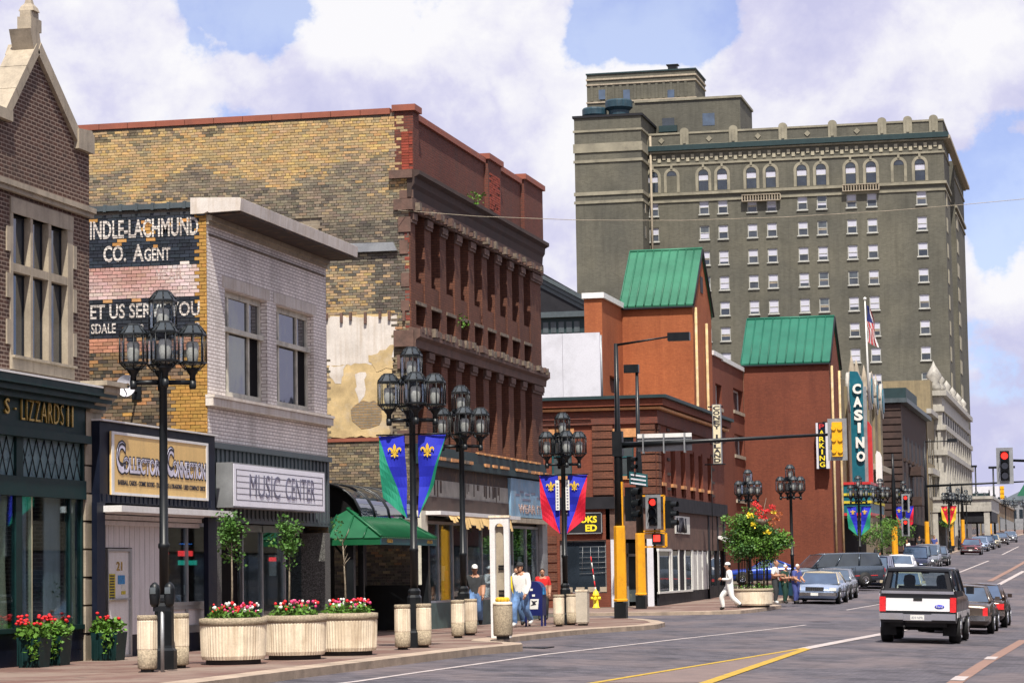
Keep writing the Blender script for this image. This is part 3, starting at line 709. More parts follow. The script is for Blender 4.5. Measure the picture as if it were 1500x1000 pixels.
# projecting lip, posts, boarding, door, window
mb = MB(); mb.box(XB-.05, XB+.62, YF(153)-.05, YF(317), Zat(230, 752, XB+.5), Zat(230, 743, XB+.5)); mb.build('canopy_lip', 'white_paint', gB)
zl = Zat(230, 750)
mb = MB()
for k in range(3): fbox(mb, 'X', XB, .10+.05*k, YF(157), YF(303), zl-.28+.1*k, zl-.20+.1*k)
mb.build('fascia_board', 'siding_pale', gB)
for a, b_ in ((142, 154), (304, 316.5)): fbox(MB(), 'X', XB+.17, .10, YF(a), YF(b_), .05, zb2).build('post', 'navy_paint', gB)
dz1 = Zat(170, 803); dy0, dy1 = Yx(155), Yx(190)
wy_0, wy_1, wz_0, wz_1 = Yx(238), Yx(305), Zat(270, 886), Zat(270, 765)
x = dy1+.0
bz0, bz1 = .5, zl-.05
yy = Yx(154); nb = 0
while yy < Yx(238):
    y2 = min(yy+.135, Yx(238))
    fbox(MB(), 'X', XB-.08, .08+.006*(nb % 2), yy+.004, y2-.004, dz1+.02 if yy < dy1 else bz0, bz1).build('board', 'siding_pale', gB); yy = y2; nb += 1
fbox(MB(), 'X', XB-.1, .07, dy1, Yx(238), .05, bz0).build('plinth', 'navy_paint', gB)
dr = fbox(MB(), 'X', XB-.06, .05, dy0+.05, dy1-.08, .14, dz1-.05).build('door', 'white_paint', gB)
mb = MB()
for q in ((dy0, dy0+.05, .1, dz1), (dy1-.08, dy1, .1, dz1), (dy0+.05, dy1-.08, dz1-.05, dz1), (dy0+.05, dy1-.08, .08, .14)): fbox(mb, 'X', XB-.06, .09, *q)
mb.build('door_frame', 'frame_metal', dr)
fbox(MB(), 'X', XB, .06, dy0+.1, dy1-.15, 1.16, 1.19).build('push_bar', 'frame_metal', dr)
letters('door_number', '21', 'X', Yx(170), Yx(178), Zat(172, 835), Zat(172, 822), XB-.008, 'gold_leaf', dr, .01, .02)
M('poster_yellow', (.55, .45, .03), .7, s=18, var=.35); M('poster_blue', (.03, .22, .5), .6, s=22, var=.5); M('poster_white', (.65, .65, .6), .6, s=20, var=.2)
fbox(MB(), 'X', XB-.009, .006, Yx(158), Yx(168), Zat(163, 879), Zat(163, 840)).build('poster', 'poster_yellow', dr)
for k in range(9): fbox(MB(), 'X', XB-.002, .003, Yx(160), Yx(166.5), Zat(163, 876-4*k), Zat(163, 874-4*k)).build('poster_text', 'sign_black', dr)
for (a, b_, c, d, mm) in ((172, 182, 855, 842, 'poster_blue'), (177, 183, 863, 856, 'poster_white'), (177, 183, 870, 865, 'poster_yellow')): fbox(MB(), 'X', XB-.009, .006, Yx(a), Yx(b_), Zat(178, c), Zat(178, d)).build('sticker', mm, dr)
wB = window(gB, 'X', XB+.02, wy_0, wy_1, wz_0, wz_1, 2, 1, .07, 'frame_metal', 'shop_glass', .06)
mb = MB(); wall(mb, 'X', XB, wy_0, wy_1, .45, wz_0, [(wy_0+.1, wy_0+(wy_1-wy_0)*.48, .6, wz_0-.08), (wy_0+(wy_1-wy_0)*.52, wy_1-.1, .6, wz_0-.08)], .03); mb.build('apron_panel', 'frame_metal', gB)
MB().box(XB-.05, XB-.035, wy_0, wy_1, .4, wz_0).build('apron_back', 'siding_pale', gB); fbox(MB(), 'X', XB-.05, .06, wy_0, wy_1, .05, .45).build('plinth', 'navy_paint', gB)
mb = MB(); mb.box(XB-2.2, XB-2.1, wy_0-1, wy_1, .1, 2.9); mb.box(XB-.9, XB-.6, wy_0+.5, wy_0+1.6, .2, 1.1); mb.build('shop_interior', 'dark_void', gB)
letters('neon_sign', 'ETC', 'X', Yx(243), Yx(251), Zat(247, 812), Zat(247, 798), XB-.09, 'neon_red', gB, .02, .0)
def nbar(txt, a, b_, c, d, mt, bg):
    fbox(MB(), 'X', XB-.10, .01, Yx(a), Yx(b_), Zat(275, c), Zat(275, d)).build('sign_panel', bg, gB)
    if txt: letters('lettering', txt, 'X', Yx(a)+.08, Yx(b_)-.08, Zat(275, c)+.03, Zat(275, d)-.03, XB-.088, mt, gB, .006, .0)
nbar('OPEN', 266, 287, 799, 793, 'neon_blue', 'dark_void'); nbar('', 266, 287, 814, 806, 'neon_red', 'neon_red'); nbar('', 266, 293, 827, 820, 'neon_green', 'neon_green')
nbar('', 243, 250, 842, 831, 'neon_blue', 'poster_blue'); nbar('', 243, 250, 855, 844, 'neon_red', 'neon_red'); nbar('', 274, 281, 870, 856, 'poster_white', 'poster_white')

# satellite dish on the painted side wall
YM = Yx(303)
gD = thing('satellite_dish', 'small white satellite dish on the patchy brick wall above the yellow sign', 'satellite dish', (*PY_(186, 565, YM)[:1], YM, PY_(186, 565, YM).z))
q = PY_(187, 565, YM-.55)
mb = MB(); rr = []
for k in range(5):
    r_ = .05+.165*k/4; rr.append([(q.x+r_*math.cos(a_*math.tau/20)*1.0, q.y-.10*(r_/.22)**2+.05*math.sin(a_*math.tau/20)*r_, q.z+r_*1.05*math.sin(a_*math.tau/20)) for a_ in range(20)])
mb.rings(rr, 0, False, True, True); mb.rings([[(x_, y_+.012, z_) for x_, y_, z_ in r__] for r__ in rr], 0, False, True, True); mb.build('reflector', 'panel_grey', gD)
mb = MB(); mb.tube([(q.x, q.y+.02, q.z), (q.x, q.y+.3, q.z-.1), (q.x, YM-.02, q.z-.1)], .025, 6); mb.box(q.x-.1, q.x+.1, YM-.05, YM-.02, q.z-.25, q.z+.02); mb.tube([(q.x, q.y, q.z-.2), (q.x+.02, q.y-.3, q.z-.05)], .012, 5); mb.build('mount', 'iron_black', gD)

# ================================================================== C: two-storey white brick music shop
XC = -18.0; yc0, yc1 = YM, Yx(478)
gC = thing('white_brick_building', 'two-storey white painted brick building with heavy cornice and music shop sign', 'shop building', (XC, (yc0+yc1)/2, .05))
zCt = Zat(303, 300)           # wall top
XK = XC+.78                   # cornice front
zk1, zk0 = fyz(348.4, 287.6, XK)[1], fyz(347.6, 307.6, XK)[1]
def Zc(y, x=390): return Zat(x, y)
w1 = (Yx(330), Yx(391.5), Zat(360, 585), Zat(360, 431)); w2 = (Yx(405), Yx(459.5), Zat(432, 597), Zat(432, 454))
zw0 = min(w1[2], w2[2]); zw1 = (w1[3]+w2[3])/2
w1 = (w1[0], w1[1], zw0, zw1); w2 = (w2[0], w2[1], zw0, zw1)
zsill = Zat(306, 578); zsig = Zat(317, 652)
mb = MB(); wall(mb, 'X', XC, yc0, yc1, zsig-.05, zk0-.02, [w1, w2], .22); mb.build('wall', 'brick_white', gC)
MB().box(-34, XC-.24, yc0+.07, yc1-.001, Zat(330, 757)+.01, zCt-.25).build('body', 'roof_felt', gC); MB().box(-34, XC-3.3, yc0+.07, yc1-.001, 0, Zat(330, 757)).build('body', 'roof_felt', gC)
mb = MB(); mb.box(-34, XC-.02, yc0+.035, yc0+.07, .0, zCt); mb.build('wall_core', 'mortar_tan', gC)
mb = MB(); mb.box(-34, XC, yc1-.001, yc1+.02, 0, zCt); mb.build('party_wall', 'brick_tan', gC)
# side wall, brick by brick, with its painted advertisement
lx, lz = fxz(132, 300, yc0); rx, _ = fxz(303, 400, yc0)
def zpy(x, y): return fxz(x, y, yc0)[1]
zb_a, zb_b, zb_c, zb_d, zb_e = zpy(215, 316), zpy(215, 388), zpy(215, 438), zpy(215, 496), zpy(215, 513)
xs_l = fxz(132, 400, yc0)[0]; xs_r = fxz(297, 400, yc0)[0]; xy = fxz(304, 400, yc0)[0]
def col_music(x, z):
    n1 = nz(x, z, 1.1, 3.0); n2 = nz(x, z, 3.5, 9.0)
    if x > rx-.17 or (x > rx-.75 and z < zpy(290, 560)+.1*math.sin(z*30)) or (x > rx-.4 and z < zb_e): return vary((.38, .21, .055), .14)
    if x > xs_r-.06: return vary((.30, .16, .11), .2)
    if z > zb_a: return vary((.34, .20, .11), .25) if z > zb_a+.18 else vary((.03, .034, .042), .3)
    edge = n2*.12
    if z > zb_b+edge*.4:
        if random.random() < .02 or (n2 > .42 and n1 > .1): return vary((.42, .22, .07), .25)
        return vary((.022, .028, .040), .4)
    if z > zb_c: return vary(lerp3((.42, .24, .20), (.60, .50, .48), max(0, min(1, .45+n1*1.2))), .14)
    if z > zb_d+edge*.3: return vary((.022, .026, .036), .4) if random.random() > .03 else vary((.40, .22, .10))
    if z > zb_e: return vary((.42, .20, .13), .2)
    return vary(rpick([(.13, .10, .065), (.055, .047, .038), (.33, .17, .075), (.42, .23, .07), (.24, .15, .08), (.17, .12, .08)], [5, 5, 2.2, 1.6, 3, 4]), .3)
brick_field(gC, yc0, xs_l-1.2, rx-.0, zpy(200, 640), zCt-.06, lambda x, z: col_music(x, z), nsingle=300, key=lambda x, z: z < zb_e and x > xs_l)
def lm(t_, a, b_, c, d, mt='letter_paint', bold=.03):
    bold = bold*.35
    letters('painted_lettering', t_, 'Y', fxz(a, c, yc0)[0], fxz(b_, c, yc0)[0], zpy((a+b_)/2, c), zpy((a+b_)/2, d), yc0-.014, mt, gC, .008, bold)
lm('INDLE-LACHMUND', 132.5, 291, 348, 321, bold=.055); lm('CO.', 152, 185, 384, 360, bold=.06); lm('A', 195, 211, 383, 358, bold=.06); lm('GENT', 212, 250, 382, 363, bold=.05)
lm('YEAR', 228, 268, 410, 394, 'letter_faded', .03)
lm('ET US SERVE YOU', 133, 293, 465, 444, bold=.045); lm('SDALE', 134, 170, 489, 474, bold=.04); lm('G.', 204, 213, 488, 475, bold=.04); lm('S', 285, 293, 484, 472, bold=.04)
mb = MB(); mb.box(-34, fxz(290, 300, yc0)[0], yc0-.06, yc0+.3, zCt-.05, zCt+.06)
for k in range(9): mb.box(xs_l+.35*k-.03, xs_l+.35*k+.03, yc0-.08, yc0+.3, zCt-.07, zCt+.08)
mb.build('roof_edge', 'grey_metal', gC)
fbox(MB(), 'Y', yc0, .05, fxz(289, 300, yc0)[0], rx-.02, zpy(296, 316), zCt+.08).build('gutter_end', 'grey_metal', gC)
# cornice: slab with returned end, soffit, dentil band
mb = MB()
mb.prism([(XC-.02, yc0-.12, zk1-.30), (XC+.08, yc0-.12, zk1-.26), (XC+.10, yc0-.12, zk0), (XK, yc0-.12, zk0+.02), (XK+.02, yc0-.12, zk1-.02), (XK-.02, yc0-.12, zk1), (XC-.3, yc0-.12, zk1+.04), (XC-.3, yc0-.12, zk1-.3)], (0, yc1-yc0+.16, 0))
mb.build('cornice', 'plaster_white', gC)
mb = MB(); mb.prism([(XC+.10, yc0-.02, zk0-.012), (XK-.03, yc0-.02, zk0+.004), (XK-.03, yc0-.02, zk0-.022), (XC+.10, yc0-.02, zk0-.04)], (0, yc1-yc0, 0)); mb.build('soffit', 'iron_rust_and_shade', gC)  # added board, its dark brown stands for the shade under the cornice
mb = MB(); fbox(mb, 'X', XC, .12, yc0, yc1-.02, zk0-.14, zk0-.02); fbox(mb, 'X', XC, .06, yc0, yc1-.02, zk0-.22, zk0-.14); mb.build('bed_moulding', 'limestone', gC)
fbox(MB(), 'X', XC, .03, yc0+.15, yc1-.15, Zat(314, 348), Zat(314, 345)).build('brick_band', 'weathered', gC)
for wq, nn in ((w1, 18), (w2, 16)):
    for k in range(nn):
        a = wq[0]-.2+(wq[1]-wq[0]+.4)*k/nn
        fbox(MB(), 'X', XC, .014, a+.006, a+(wq[1]-wq[0]+.4)/nn-.006, zw1+.01, zw1+.25).build('lintel_brick', 'plaster_white', gC)
mb = MB(); fbox(mb, 'X', XC-.02, .17, yc0-.05, yc1+.03, zsill-.23, zsill-.02); fbox(mb, 'X', XC-.02, .2, yc0-.06, yc1+.04, zsill-.06, zsill); mb.build('sill_band', 'plaster_white', gC)
for wq in (w1, w2):
    fbox(MB(), 'X', XC-.165, .004, wq[0]+.2, wq[0]+.75, wq[2]+.25, wq[2]+1.2).build('curtain', 'paint_tag', gC) if False else None
    a0, a1 = wq[0], wq[1]; h = wq[3]-wq[2]
    ww = window(gC, 'X', XC-.15, a0, a1, wq[2], wq[3], fr=.13, mf='frame_wood', mg=['glass_dark', 'glass_blue', 'glass_dark', 'glass_dark', 'dark_void', 'glass_dark'], th=.07, zs=[wq[2]+.13, wq[2]+h*.64, wq[3]-.13], as_=[a0+.13, a0+.62, a1-.85, a1-.13])
    fbox(MB(), 'X', XC-.14, .07, a0+.05, a1-.02, wq[2]+h*.61, wq[2]+h*.655).build('transom', 'frame_wood', gC)
# metal fascia and sign
zf0 = Zat(400, 752)
fbox(MB(), 'X', XC, .12, yc0+.02, yc1-.02, zsig-.07, zsig+.05).build('flashing', 'grey_metal', gC)
mb = MB(); n = 60; 
for k in range(n):
    a = yc0+.03+(yc1-yc0-.06)*k/n; fbox(mb, 'X', XC-.02, .04+(.03 if k % 2 else 0), a, a+(yc1-yc0-.06)/n, Zat(330, 760), zsig-.06)
mb.build('corrugated_fascia', 'grey_metal', gC, kind='stuff')
XG = XC+.42
gs0, gs1 = fyz(341, 700, XG)[0], fyz(475.5, 700, XG)[0]; gz1, gz0 = fyz(400, 683, XG)[1], fyz(400, 746, XG)[1]
sg = fbox(MB(), 'X', XC+.06, .36, gs0, gs1, gz0, gz1).build('sign_box', 'galvanised', gC)
M('sign_face', (.84, .84, .92), .45, var=.03)
fbox(MB(), 'X', XG, .008, gs0+.04, gs1-.04, gz0+.03, gz1-.03).build('sign_face', 'sign_face', sg)
for k in range(6):
    z = gz0+.16+(gz1-gz0-.30)*k/5; fbox(MB(), 'X', XG+.008, .003, gs0+.2, gs1-.2, z-.006, z+.006).build('letter_rail', 'sign_black', sg)
for a in (gs0+.2, gs1-.22): fbox(MB(), 'X', XG+.008, .003, a, a+.03, gz0+.16, gz1-.14).build('letter_rail', 'sign_black', sg)
M('letter_grey', (.17, .17, .24), .5)
gw = gs1-gs0
letters('lettering', 'MUSIC', 'X', gs0+gw*.16, gs0+gw*.48, gz0+.24, gz1-.21, XG+.014, 'letter_grey', sg, .006, .0)
letters('lettering', 'CENTER', 'X', gs0+gw*.54, gs0+gw*.875, gz0+.24, gz1-.21, XG+.014, 'letter_grey', sg, .006, .0)
# recessed shop window
zr = Zat(400, 768)
mb = MB(); mb.box(XC-.02, XC+.04, yc0+.2, yc1-.02, zr, Zat(330, 757)); mb.box(XC-2.0, XC, yc0+.1, yc1-.05, Zat(330, 760), Zat(330, 757)); mb.build('soffit', 'grey_metal', gC)
fbox(MB(), 'X', XC-.1, .12, yc0+.0, Yx(321), 0, Zat(330, 758)).build('pebbled_pier', 'pebble', gC)
mb = MB(); mb.prism([(XC+.05, yc1-.02, 0), (XC+.05, Yx(470), 0), (XC-.9, Yx(470), 0), (XC-.9, yc1-.02, 0)], (0, 0, Zat(330, 775))); mb.build('pebbled_pier', 'pebble', gC)
XR = XC-.55
def Yr(x): return fyz(x, 800, XR)[0]
frs = MB(); yl = [Yr(352), Yr(381), Yr(414), Yr(443)]
for a in yl: fbox(frs, 'X', XR, .06, a-.04, a+.04, .1, zr)
fbox(frs, 'X', XR, .06, yl[0], yl[-1], .1, .22); fbox(frs, 'X', XR, .06, yl[0], yl[-1], zr-.15, zr); frs.build('shop_frame', 'frame_metal', gC)
for a, b_ in zip(yl[:-1], yl[1:]): fbox(MB(), 'X', XR+.01, .01, a+.04, b_-.04, .22, zr-.15).build('pane', 'shop_glass', gC)
MB().box(XR-.6, XR-.05, Yx(324), yl[0]-.04, .1, zr).build('dark_door_recess', 'dark_void', gC)
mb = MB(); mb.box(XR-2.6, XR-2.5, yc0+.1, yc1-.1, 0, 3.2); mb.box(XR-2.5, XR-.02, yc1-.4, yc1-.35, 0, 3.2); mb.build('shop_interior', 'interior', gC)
mb = MB()
for k in range(12): mb.tube([(XR-.5, yl[0]+.1+k*.12, .5), (XR-.5, yl[0]+.1+k*.12, 2.1)], .012, 4)
mb.tube([(XR-.5, yl[0]+.05, 2.1), (XR-.5, yl[0]+1.5, 2.1)], .015, 4); mb.build('security_grille', 'galvanised', gC)
fbox(MB(), 'X', XR-.05, .01, Yr(397), Yr(407), 1.55, 1.95).build('poster', 'poster_white', gC); fbox(MB(), 'X', XR-.05, .012, Yr(397), Yr(407), 1.88, 1.97).build('poster', 'neon_red', gC)
# ================================================================== red pillared building with the big bare side wall
XR0 = -18.0; YR0, YR1 = Yx(603), Yx(793)
gR = thing('pillared_brick_building', 'old red brick building with tall piers and a large bare yellow brick side wall', 'building', (XR0, 76, .0))
def ZR(x, y): return Zat(x, y, XR0)
zr_c = ZR(603, 160); zr_1 = ZR(660, 203); zr_m = ZR(722, 237); zr_2 = ZR(748, 256); zr_e = ZR(780, 270)
zcu = ZR(606, 254); zcu0 = ZR(606, 312); zm_t, zm_b = ZR(602, 479), ZR(602, 508); zl_b = ZR(640, 655); zled = ZR(632, 672); zled0 = ZR(632, 682)
RD = .44
gaps = [Yx(v) for v in (617, 641, 662, 683, 704, 722, 740, 756.5, 773)]
gaps = [gaps[0] + (gaps[-1]-gaps[0])*k/8 for k in range(9)]; GW = .50
MB().box(-44, XR0-RD-.1, YR0+.1, YR1, 0, zr_2-.3).build('body', 'roof_felt', gR)
MB().box(-44, XR0-.05, YR0+.03, YR0+.10, 0, zr_c-.12).build('wall_core', 'mortar_tan', gR)
MB().box(-44, XR0-.02, YR1-.3, YR1, 0, zr_2-.1).build('party_wall', 'brick_red', gR)
MB().box(XR0-RD-.1, XR0-RD, YR0+.1, YR1-.3, ZR(700, 720), zcu).build('rear_wall', 'brick_rust', gR)
# parapet
mb = MB(); ym = Yx(722)
mb.box(XR0-.35, XR0, YR0+.02, ym, zcu-.02, zr_1-.12); mb.box(XR0-.35, XR0, ym, YR1, zcu-.02, zr_2-.12)
mb.build('parapet', 'brick_red', gR)
for a, b_, zt_ in ((YR0-.02, Yx(611), zr_c-.1), (Yx(713), Yx(732), zr_m-.1), (Yx(766), YR1+.02, zr_e-.1)):
    MB().box(XR0-.4, XR0+.12, a, b_, zcu, zt_).build('parapet_pier', 'brick_red', gR)
    MB().box(XR0-.45, XR0+.2, a-.08, b_+.08, zt_, zt_+.17).build('coping', 'tile_red', gR)
def cop(y0, y1, z, n):
    for k in range(n):
        a, b_ = y0+(y1-y0)*k/n, y0+(y1-y0)*(k+1)/n-.02; MB().box(XR0-.42, XR0+.08, a, b_, z-.12, z+.05).build('coping', 'tile_red', gR)
cop(Yx(611)+.08, Yx(713)-.08, zr_1, 8); cop(Yx(732)+.08, Yx(766)-.08, zr_2, 4)
x0c = fxz(105, 180, YR0)[0]; n = 11
zs_w = fxz(360, 172, YR0)[1]
for k in range(n):
    a, b_ = x0c+(XR0-.5-x0c)*k/n, x0c+(XR0-.5-x0c)*(k+1)/n-.015
    MB().box(a, b_, YR0-.06, YR0+.36, zs_w-.13, zs_w+.03).build('coping', 'tile_red', gR)
# red facing bricks on the parapet piers
mb = MB()
rq = random.Random(2)
def patch(mb, y0, y1, z0, z1, X, face='X', c=(.25, .052, .032)):
    z = z0
    while z < z1:
        a = y0
        while a < y1-.03:
            b_ = min(y1, a+.21)
            if rq.random() < .93: fbox(mb, face, X, .012+rq.random()*.01, a, b_-.01, z, z+.063, 0, vary(c, .2))
            a += .21
        z += .074
patch(mb, Yx(714), Yx(731), ZR(722, 258), ZR(722, 318) if False else ZR(722, 262), XR0+.12)
zt_ = ZR(722, 262); patch(mb, Yx(715), Yx(730), ZR(722, 315), zt_, XR0+.12)
patch(mb, fxz(589, 250, YR0)[0], XR0+.11, fxz(598, 248, YR0)[1], fxz(598, 193, YR0)[1], YR0-.02, 'Y')
patch(mb, fxz(592, 300, YR0)[0], XR0-.02, fxz(598, 480, YR0)[1], fxz(598, 325, YR0)[1], YR0, 'Y', (.20, .05, .035))
mb.build('facing_brick', 'brick_field', gR, kind='stuff')
# quoin stones and broken string courses at the corner
for (a, b_, c, d, dp) in ((572, 606, 262, 250, .18), (586, 606, 291, 279, .06), (578, 606, 308, 292, .12), (584, 602, 340, 318, .05), (586, 598, 372, 352, .05), (588, 600, 420, 400, .04), (588, 600, 455, 440, .05), (579, 608, 508, 484, .16), (583, 600, 540, 520, .08), (585, 600, 590, 560, .05), (583, 602, 650, 630, .08)):
    fbox(MB(), 'Y', YR0, dp, fxz(a, c, YR0)[0], fxz(b_, c, YR0)[0], fxz(590, c, YR0)[1], fxz(590, d, YR0)[1]).build('quoin_stone', 'stone_brown', gR)
# upper cornice: profiled, weathered, with brackets
def cornice(z0, z1, out, nb, name, bh_=.22):
    mb = MB(); h = z1-z0
    mb.prism([(XR0-.05, YR0-.1, z0), (XR0+.06, YR0-.1, z0), (XR0+.08, YR0-.1, z0+h*.35), (XR0+out*.5, YR0-.1, z0+h*.5), (XR0+out*.55, YR0-.1, z0+h*.75), (XR0+out, YR0-.1, z0+h*.85), (XR0+out, YR0-.1, z1), (XR0-.05, YR0-.1, z1+.05)], (0, YR1-YR0+.2, 0))
    mb.build(name, 'sandstone_dark', gR)
cornice(ZR(606, 292), zcu, .30, 0, 'cornice')
mb = MB(); fbox(mb, 'X', XR0, .11, YR0, YR1, zcu0+.0, ZR(606, 293)); mb.build('frieze', 'stone_brown', gR)
rj = random.Random(9)
for k in range(38):
    a = YR0+.15+(YR1-YR0-.3)*k/38; s = rj.uniform(.16, .3)
    fbox(MB(), 'X', XR0+.1, .10+rj.random()*.10, a, a+s, zcu0+.02+rj.random()*.05, zcu0+.16+rj.random()*.10).build('carved_block', 'stone_brown' if k % 3 else 'weathered', gR)
# piers, capitals
edges = [YR0]
for g in gaps: edges += [g-GW, g+GW]
edges.append(YR1)
for k in range(0, len(edges), 2):
    a, b_ = edges[k], edges[k+1]
    MB().box(XR0-RD, XR0, a, b_, zm_t-.02, zcu0+.02).build('pier', 'brick_rust', gR)
    MB().box(XR0-RD, XR0, a, b_, ZR(660, 664), zm_b+.02).build('pier', 'brick_rust', gR)
    for z in (zcu0-.36, zm_b-.34):
        mb = MB(); fbox(mb, 'X', XR0, .05, a-.02, b_+.02, z+.06, z+.14); fbox(mb, 'X', XR0, .09, a+.04, b_-.04, z+.14, z+.32); mb.build('capital', 'stone_brown', gR)
zs1, zs2 = ZR(617, 445), ZR(617, 432)
for i, g in enumerate(gaps):
    MB().box(XR0-RD, XR0-.04, g-GW, g+GW, zs1-.04, ZR(617, 415)).build('spandrel', 'brick_rust', gR)
    MB().box(XR0-RD, XR0-.03, g-GW, g+GW, zm_t-.02, ZR(617, 477)).build('spandrel', 'brick_rust', gR)
    MB().box(XR0-.05, XR0+.03, g-GW-.05, g+GW+.05, zs1-.06, zs1+.03).build('window_sill', 'weathered', gR)
    window(gR, 'X', XR0-RD+.06, g-GW+.05, g+GW-.05, ZR(617, 414), zcu0, 1, 2, .07, 'frame_dark', 'dark_void', .05)
    window(gR, 'X', XR0-RD+.06, g-GW+.05, g+GW-.05, ZR(617, 477), zs1-.06, 1, 1, .06, 'frame_dark', 'glass_dark', .05)
    window(gR, 'X', XR0-RD+.06, g-GW+.05, g+GW-.05, ZR(660, 640), zm_b, 1, 2, .07, 'frame_dark', 'dark_void', .05)
mb = MB(); mb.prism([(XR0-.05, YR0-.08, zm_b), (XR0+.12, YR0-.08, zm_b), (XR0+.14, YR0-.08, zm_b+.2), (XR0+.26, YR0-.08, zm_b+.28), (XR0+.26, YR0-.08, zm_t-.05), (XR0-.05, YR0-.08, zm_t+.02)], (0, YR1-YR0+.16, 0)); mb.build('string_course', 'stone_brown', gR)
for k in range(44):
    a = YR0+.1+(YR1-YR0-.3)*k/44; s = rj.uniform(.14, .34)
    fbox(MB(), 'X', XR0+.24, .02+rj.random()*.10, a, a+s, zm_t-.18+rj.random()*.06, zm_t+.0+rj.random()*.05).build('carved_block', 'weathered' if k % 2 else 'stone_brown', gR)
# iron beam and fascia over the shops
mb = MB(); fbox(mb, 'X', XR0, .10, YR0, YR1, ZR(632, 672), ZR(640, 655)); fbox(mb, 'X', XR0-.1, .32, YR0, YR1+.1, zled0, ZR(632, 672)); mb.build('iron_beam', 'cast_teal', gR)
for k in range(30):
    a = YR0+.5+(YR1-YR0-.9)*k/30
    if rj.random() < .75: fbox(MB(), 'X', XR0+.2, .05+rj.random()*.04, a, a+.5, ZR(632, 674)-.0+rj.random()*.02, ZR(632, 671)+.04).build('ledge_stone', 'terracotta_sill' if k % 4 else 'weathered', gR)
for k in range(10):
    a = YR0+7+k*.9; fbox(MB(), 'X', XR0+.05, .10, a, a+.6, ZR(640, 656), ZR(640, 653)).build('ledge_stone', 'terracotta_sill', gR)
zf1, zf0_, zs0 = ZR(640, 703), ZR(640, 728), ZR(640, 749)
fbox(MB(), 'X', XR0-.1, .14, YR0, YR1, zf1, zled0).build('old_fascia', 'iron_rust_and_shade', gR)
M('fascia_cream', (.30, .28, .25), .8, s=2, dirt=.4, var=.2)
fbox(MB(), 'X', XR0-.1, .16, Yx(612), Yx(738), zf0_, zf1).build('fascia_board', 'fascia_cream', gR)
for k in range(34):
    x_ = 650+(735-650)*k/34 if k > 8 else 612+k*4.4
    if rj.random() < .62 and not (640 < x_ < 662):
        h = rj.uniform(.35, 1); fbox(MB(), 'X', XR0+.06, .006, Yx(x_), Yx(x_)+rj.uniform(.05, .2), zf1-(zf1-zf0_)*h, zf1-.01).build('peeled_patch', 'iron_rust_and_shade', gR)
fbox(MB(), 'X', XR0-.1, .18, Yx(612), Yx(738), zs0, zf0_).build('fascia_beam', 'sandstone_dark', gR)
M('sign_sky', (.16, .30, .44), .6, s=1.5, var=.35, dirt=.5, dirtc=(.34, .34, .34), streak=.5)
fbox(MB(), 'X', XR0-.1, .24, Yx(738.5), Yx(787), ZR(760, 757.5), ZR(760, 702)).build('faded_sign', 'sign_sky', gR)
letters('lettering', "WEAR IT", 'X', Yx(749), Yx(783), ZR(766, 752), ZR(766, 739), XR0+.142, 'letter_faded', gR, .01, .03)
for k, (u, v, ww_) in enumerate(((745, 724, 6), (752, 719, 5), (759, 722, 7), (768, 720, 6), (776, 726, 6), (755, 730, 12))):
    fbox(MB(), 'X', XR0+.14, .006, Yx(u), Yx(u+ww_), ZR(760, v+3), ZR(760, v)).build('worn_letter', 'letter_grey', gR)
fbox(MB(), 'X', XR0-.05, .55, Yx(616), Yx(735), ZR(640, 755), ZR(640, 749.5)).build('awning_housing', 'white_paint', gR)
mb = MB(); za_ = ZR(640, 755)
n = 26
for k in range(n):
    a0, a1 = Yx(628)+(Yx(721)-Yx(628))*k/n, Yx(628)+(Yx(721)-Yx(628))*(k+1)/n; dr_ = .30+.07*math.sin(k*1.3)+(.0 if k > 5 else -.16)
    mb.poly([(XR0+.48, a0, za_), (XR0+.48, a1, za_), (XR0+.56, a1, za_-dr_), (XR0+.56, a0, za_-dr_)])
mb.build('awning_cloth', 'sign_cream', gR)
fbox(MB(), 'X', XR0-.05, .32, Yx(740), Yx(790), ZR(760, 766), ZR(760, 759)).build('shop_beam', 'limestone', gR)
# shop windows with mullions, stall riser
zw_t, zw_b, zb0 = ZR(660, 764), ZR(660, 878), .0
XW = XR0-.10
def Yw(x): return fyz(x, 820, XW)[0]
sp_ = [620, 640, 661, 682, 704, 720]
frs = MB()
for a in sp_ + [749, 769, 785]: fbox(frs, 'X', XW, .06, Yw(a)-.035, Yw(a)+.035, zw_b, zw_t)
fbox(frs, 'X', XW, .08, Yw(619), Yw(786), zw_b-.06, zw_b); fbox(frs, 'X', XW, .08, Yw(619), Yw(786), zw_t-.08, zw_t); frs.build('shop_frame', 'frame_metal', gR)
for a, b_ in zip(sp_[:-1] + [749, 769], sp_[1:] + [769, 785]): fbox(MB(), 'X', XW+.01, .01, Yw(a)+.035, Yw(b_)-.035, zw_b, zw_t-.08).build('pane', 'shop_glass', gR)
fbox(MB(), 'X', XW, .08, Yw(619), Yw(786), 0, zw_b-.06).build('stall_riser', 'cast_teal_pale' if 'cast_teal_pale' in MT else M('cast_teal_pale', (.075, .12, .115), .6, s=3, var=.3, dirt=.4) and 'cast_teal_pale', gR)
fbox(MB(), 'X', XR0-.1, .18, Yx(609.5), Yx(619), 0, zs0).build('shop_pier', 'frame_wood', gR); fbox(MB(), 'X', XR0-.1, .2, Yx(785.5), Yx(792.5), 0, zs0).build('shop_pier', 'frame_metal', gR)
fbox(MB(), 'X', XR0+.08, .006, Yx(610), Yx(617), ZR(613, 836), ZR(613, 806)).build('notice', 'poster_white', gR)
mb = MB(); mb.box(XR0-2.4, XR0-2.3, Yx(619), YR1-.3, 0, zs0); mb.box(XR0-2.3, XR0-.2, Yx(619), YR1-.4, zw_t+.02, zw_t+.1)
mb.build('shop_interior', 'interior', gR)
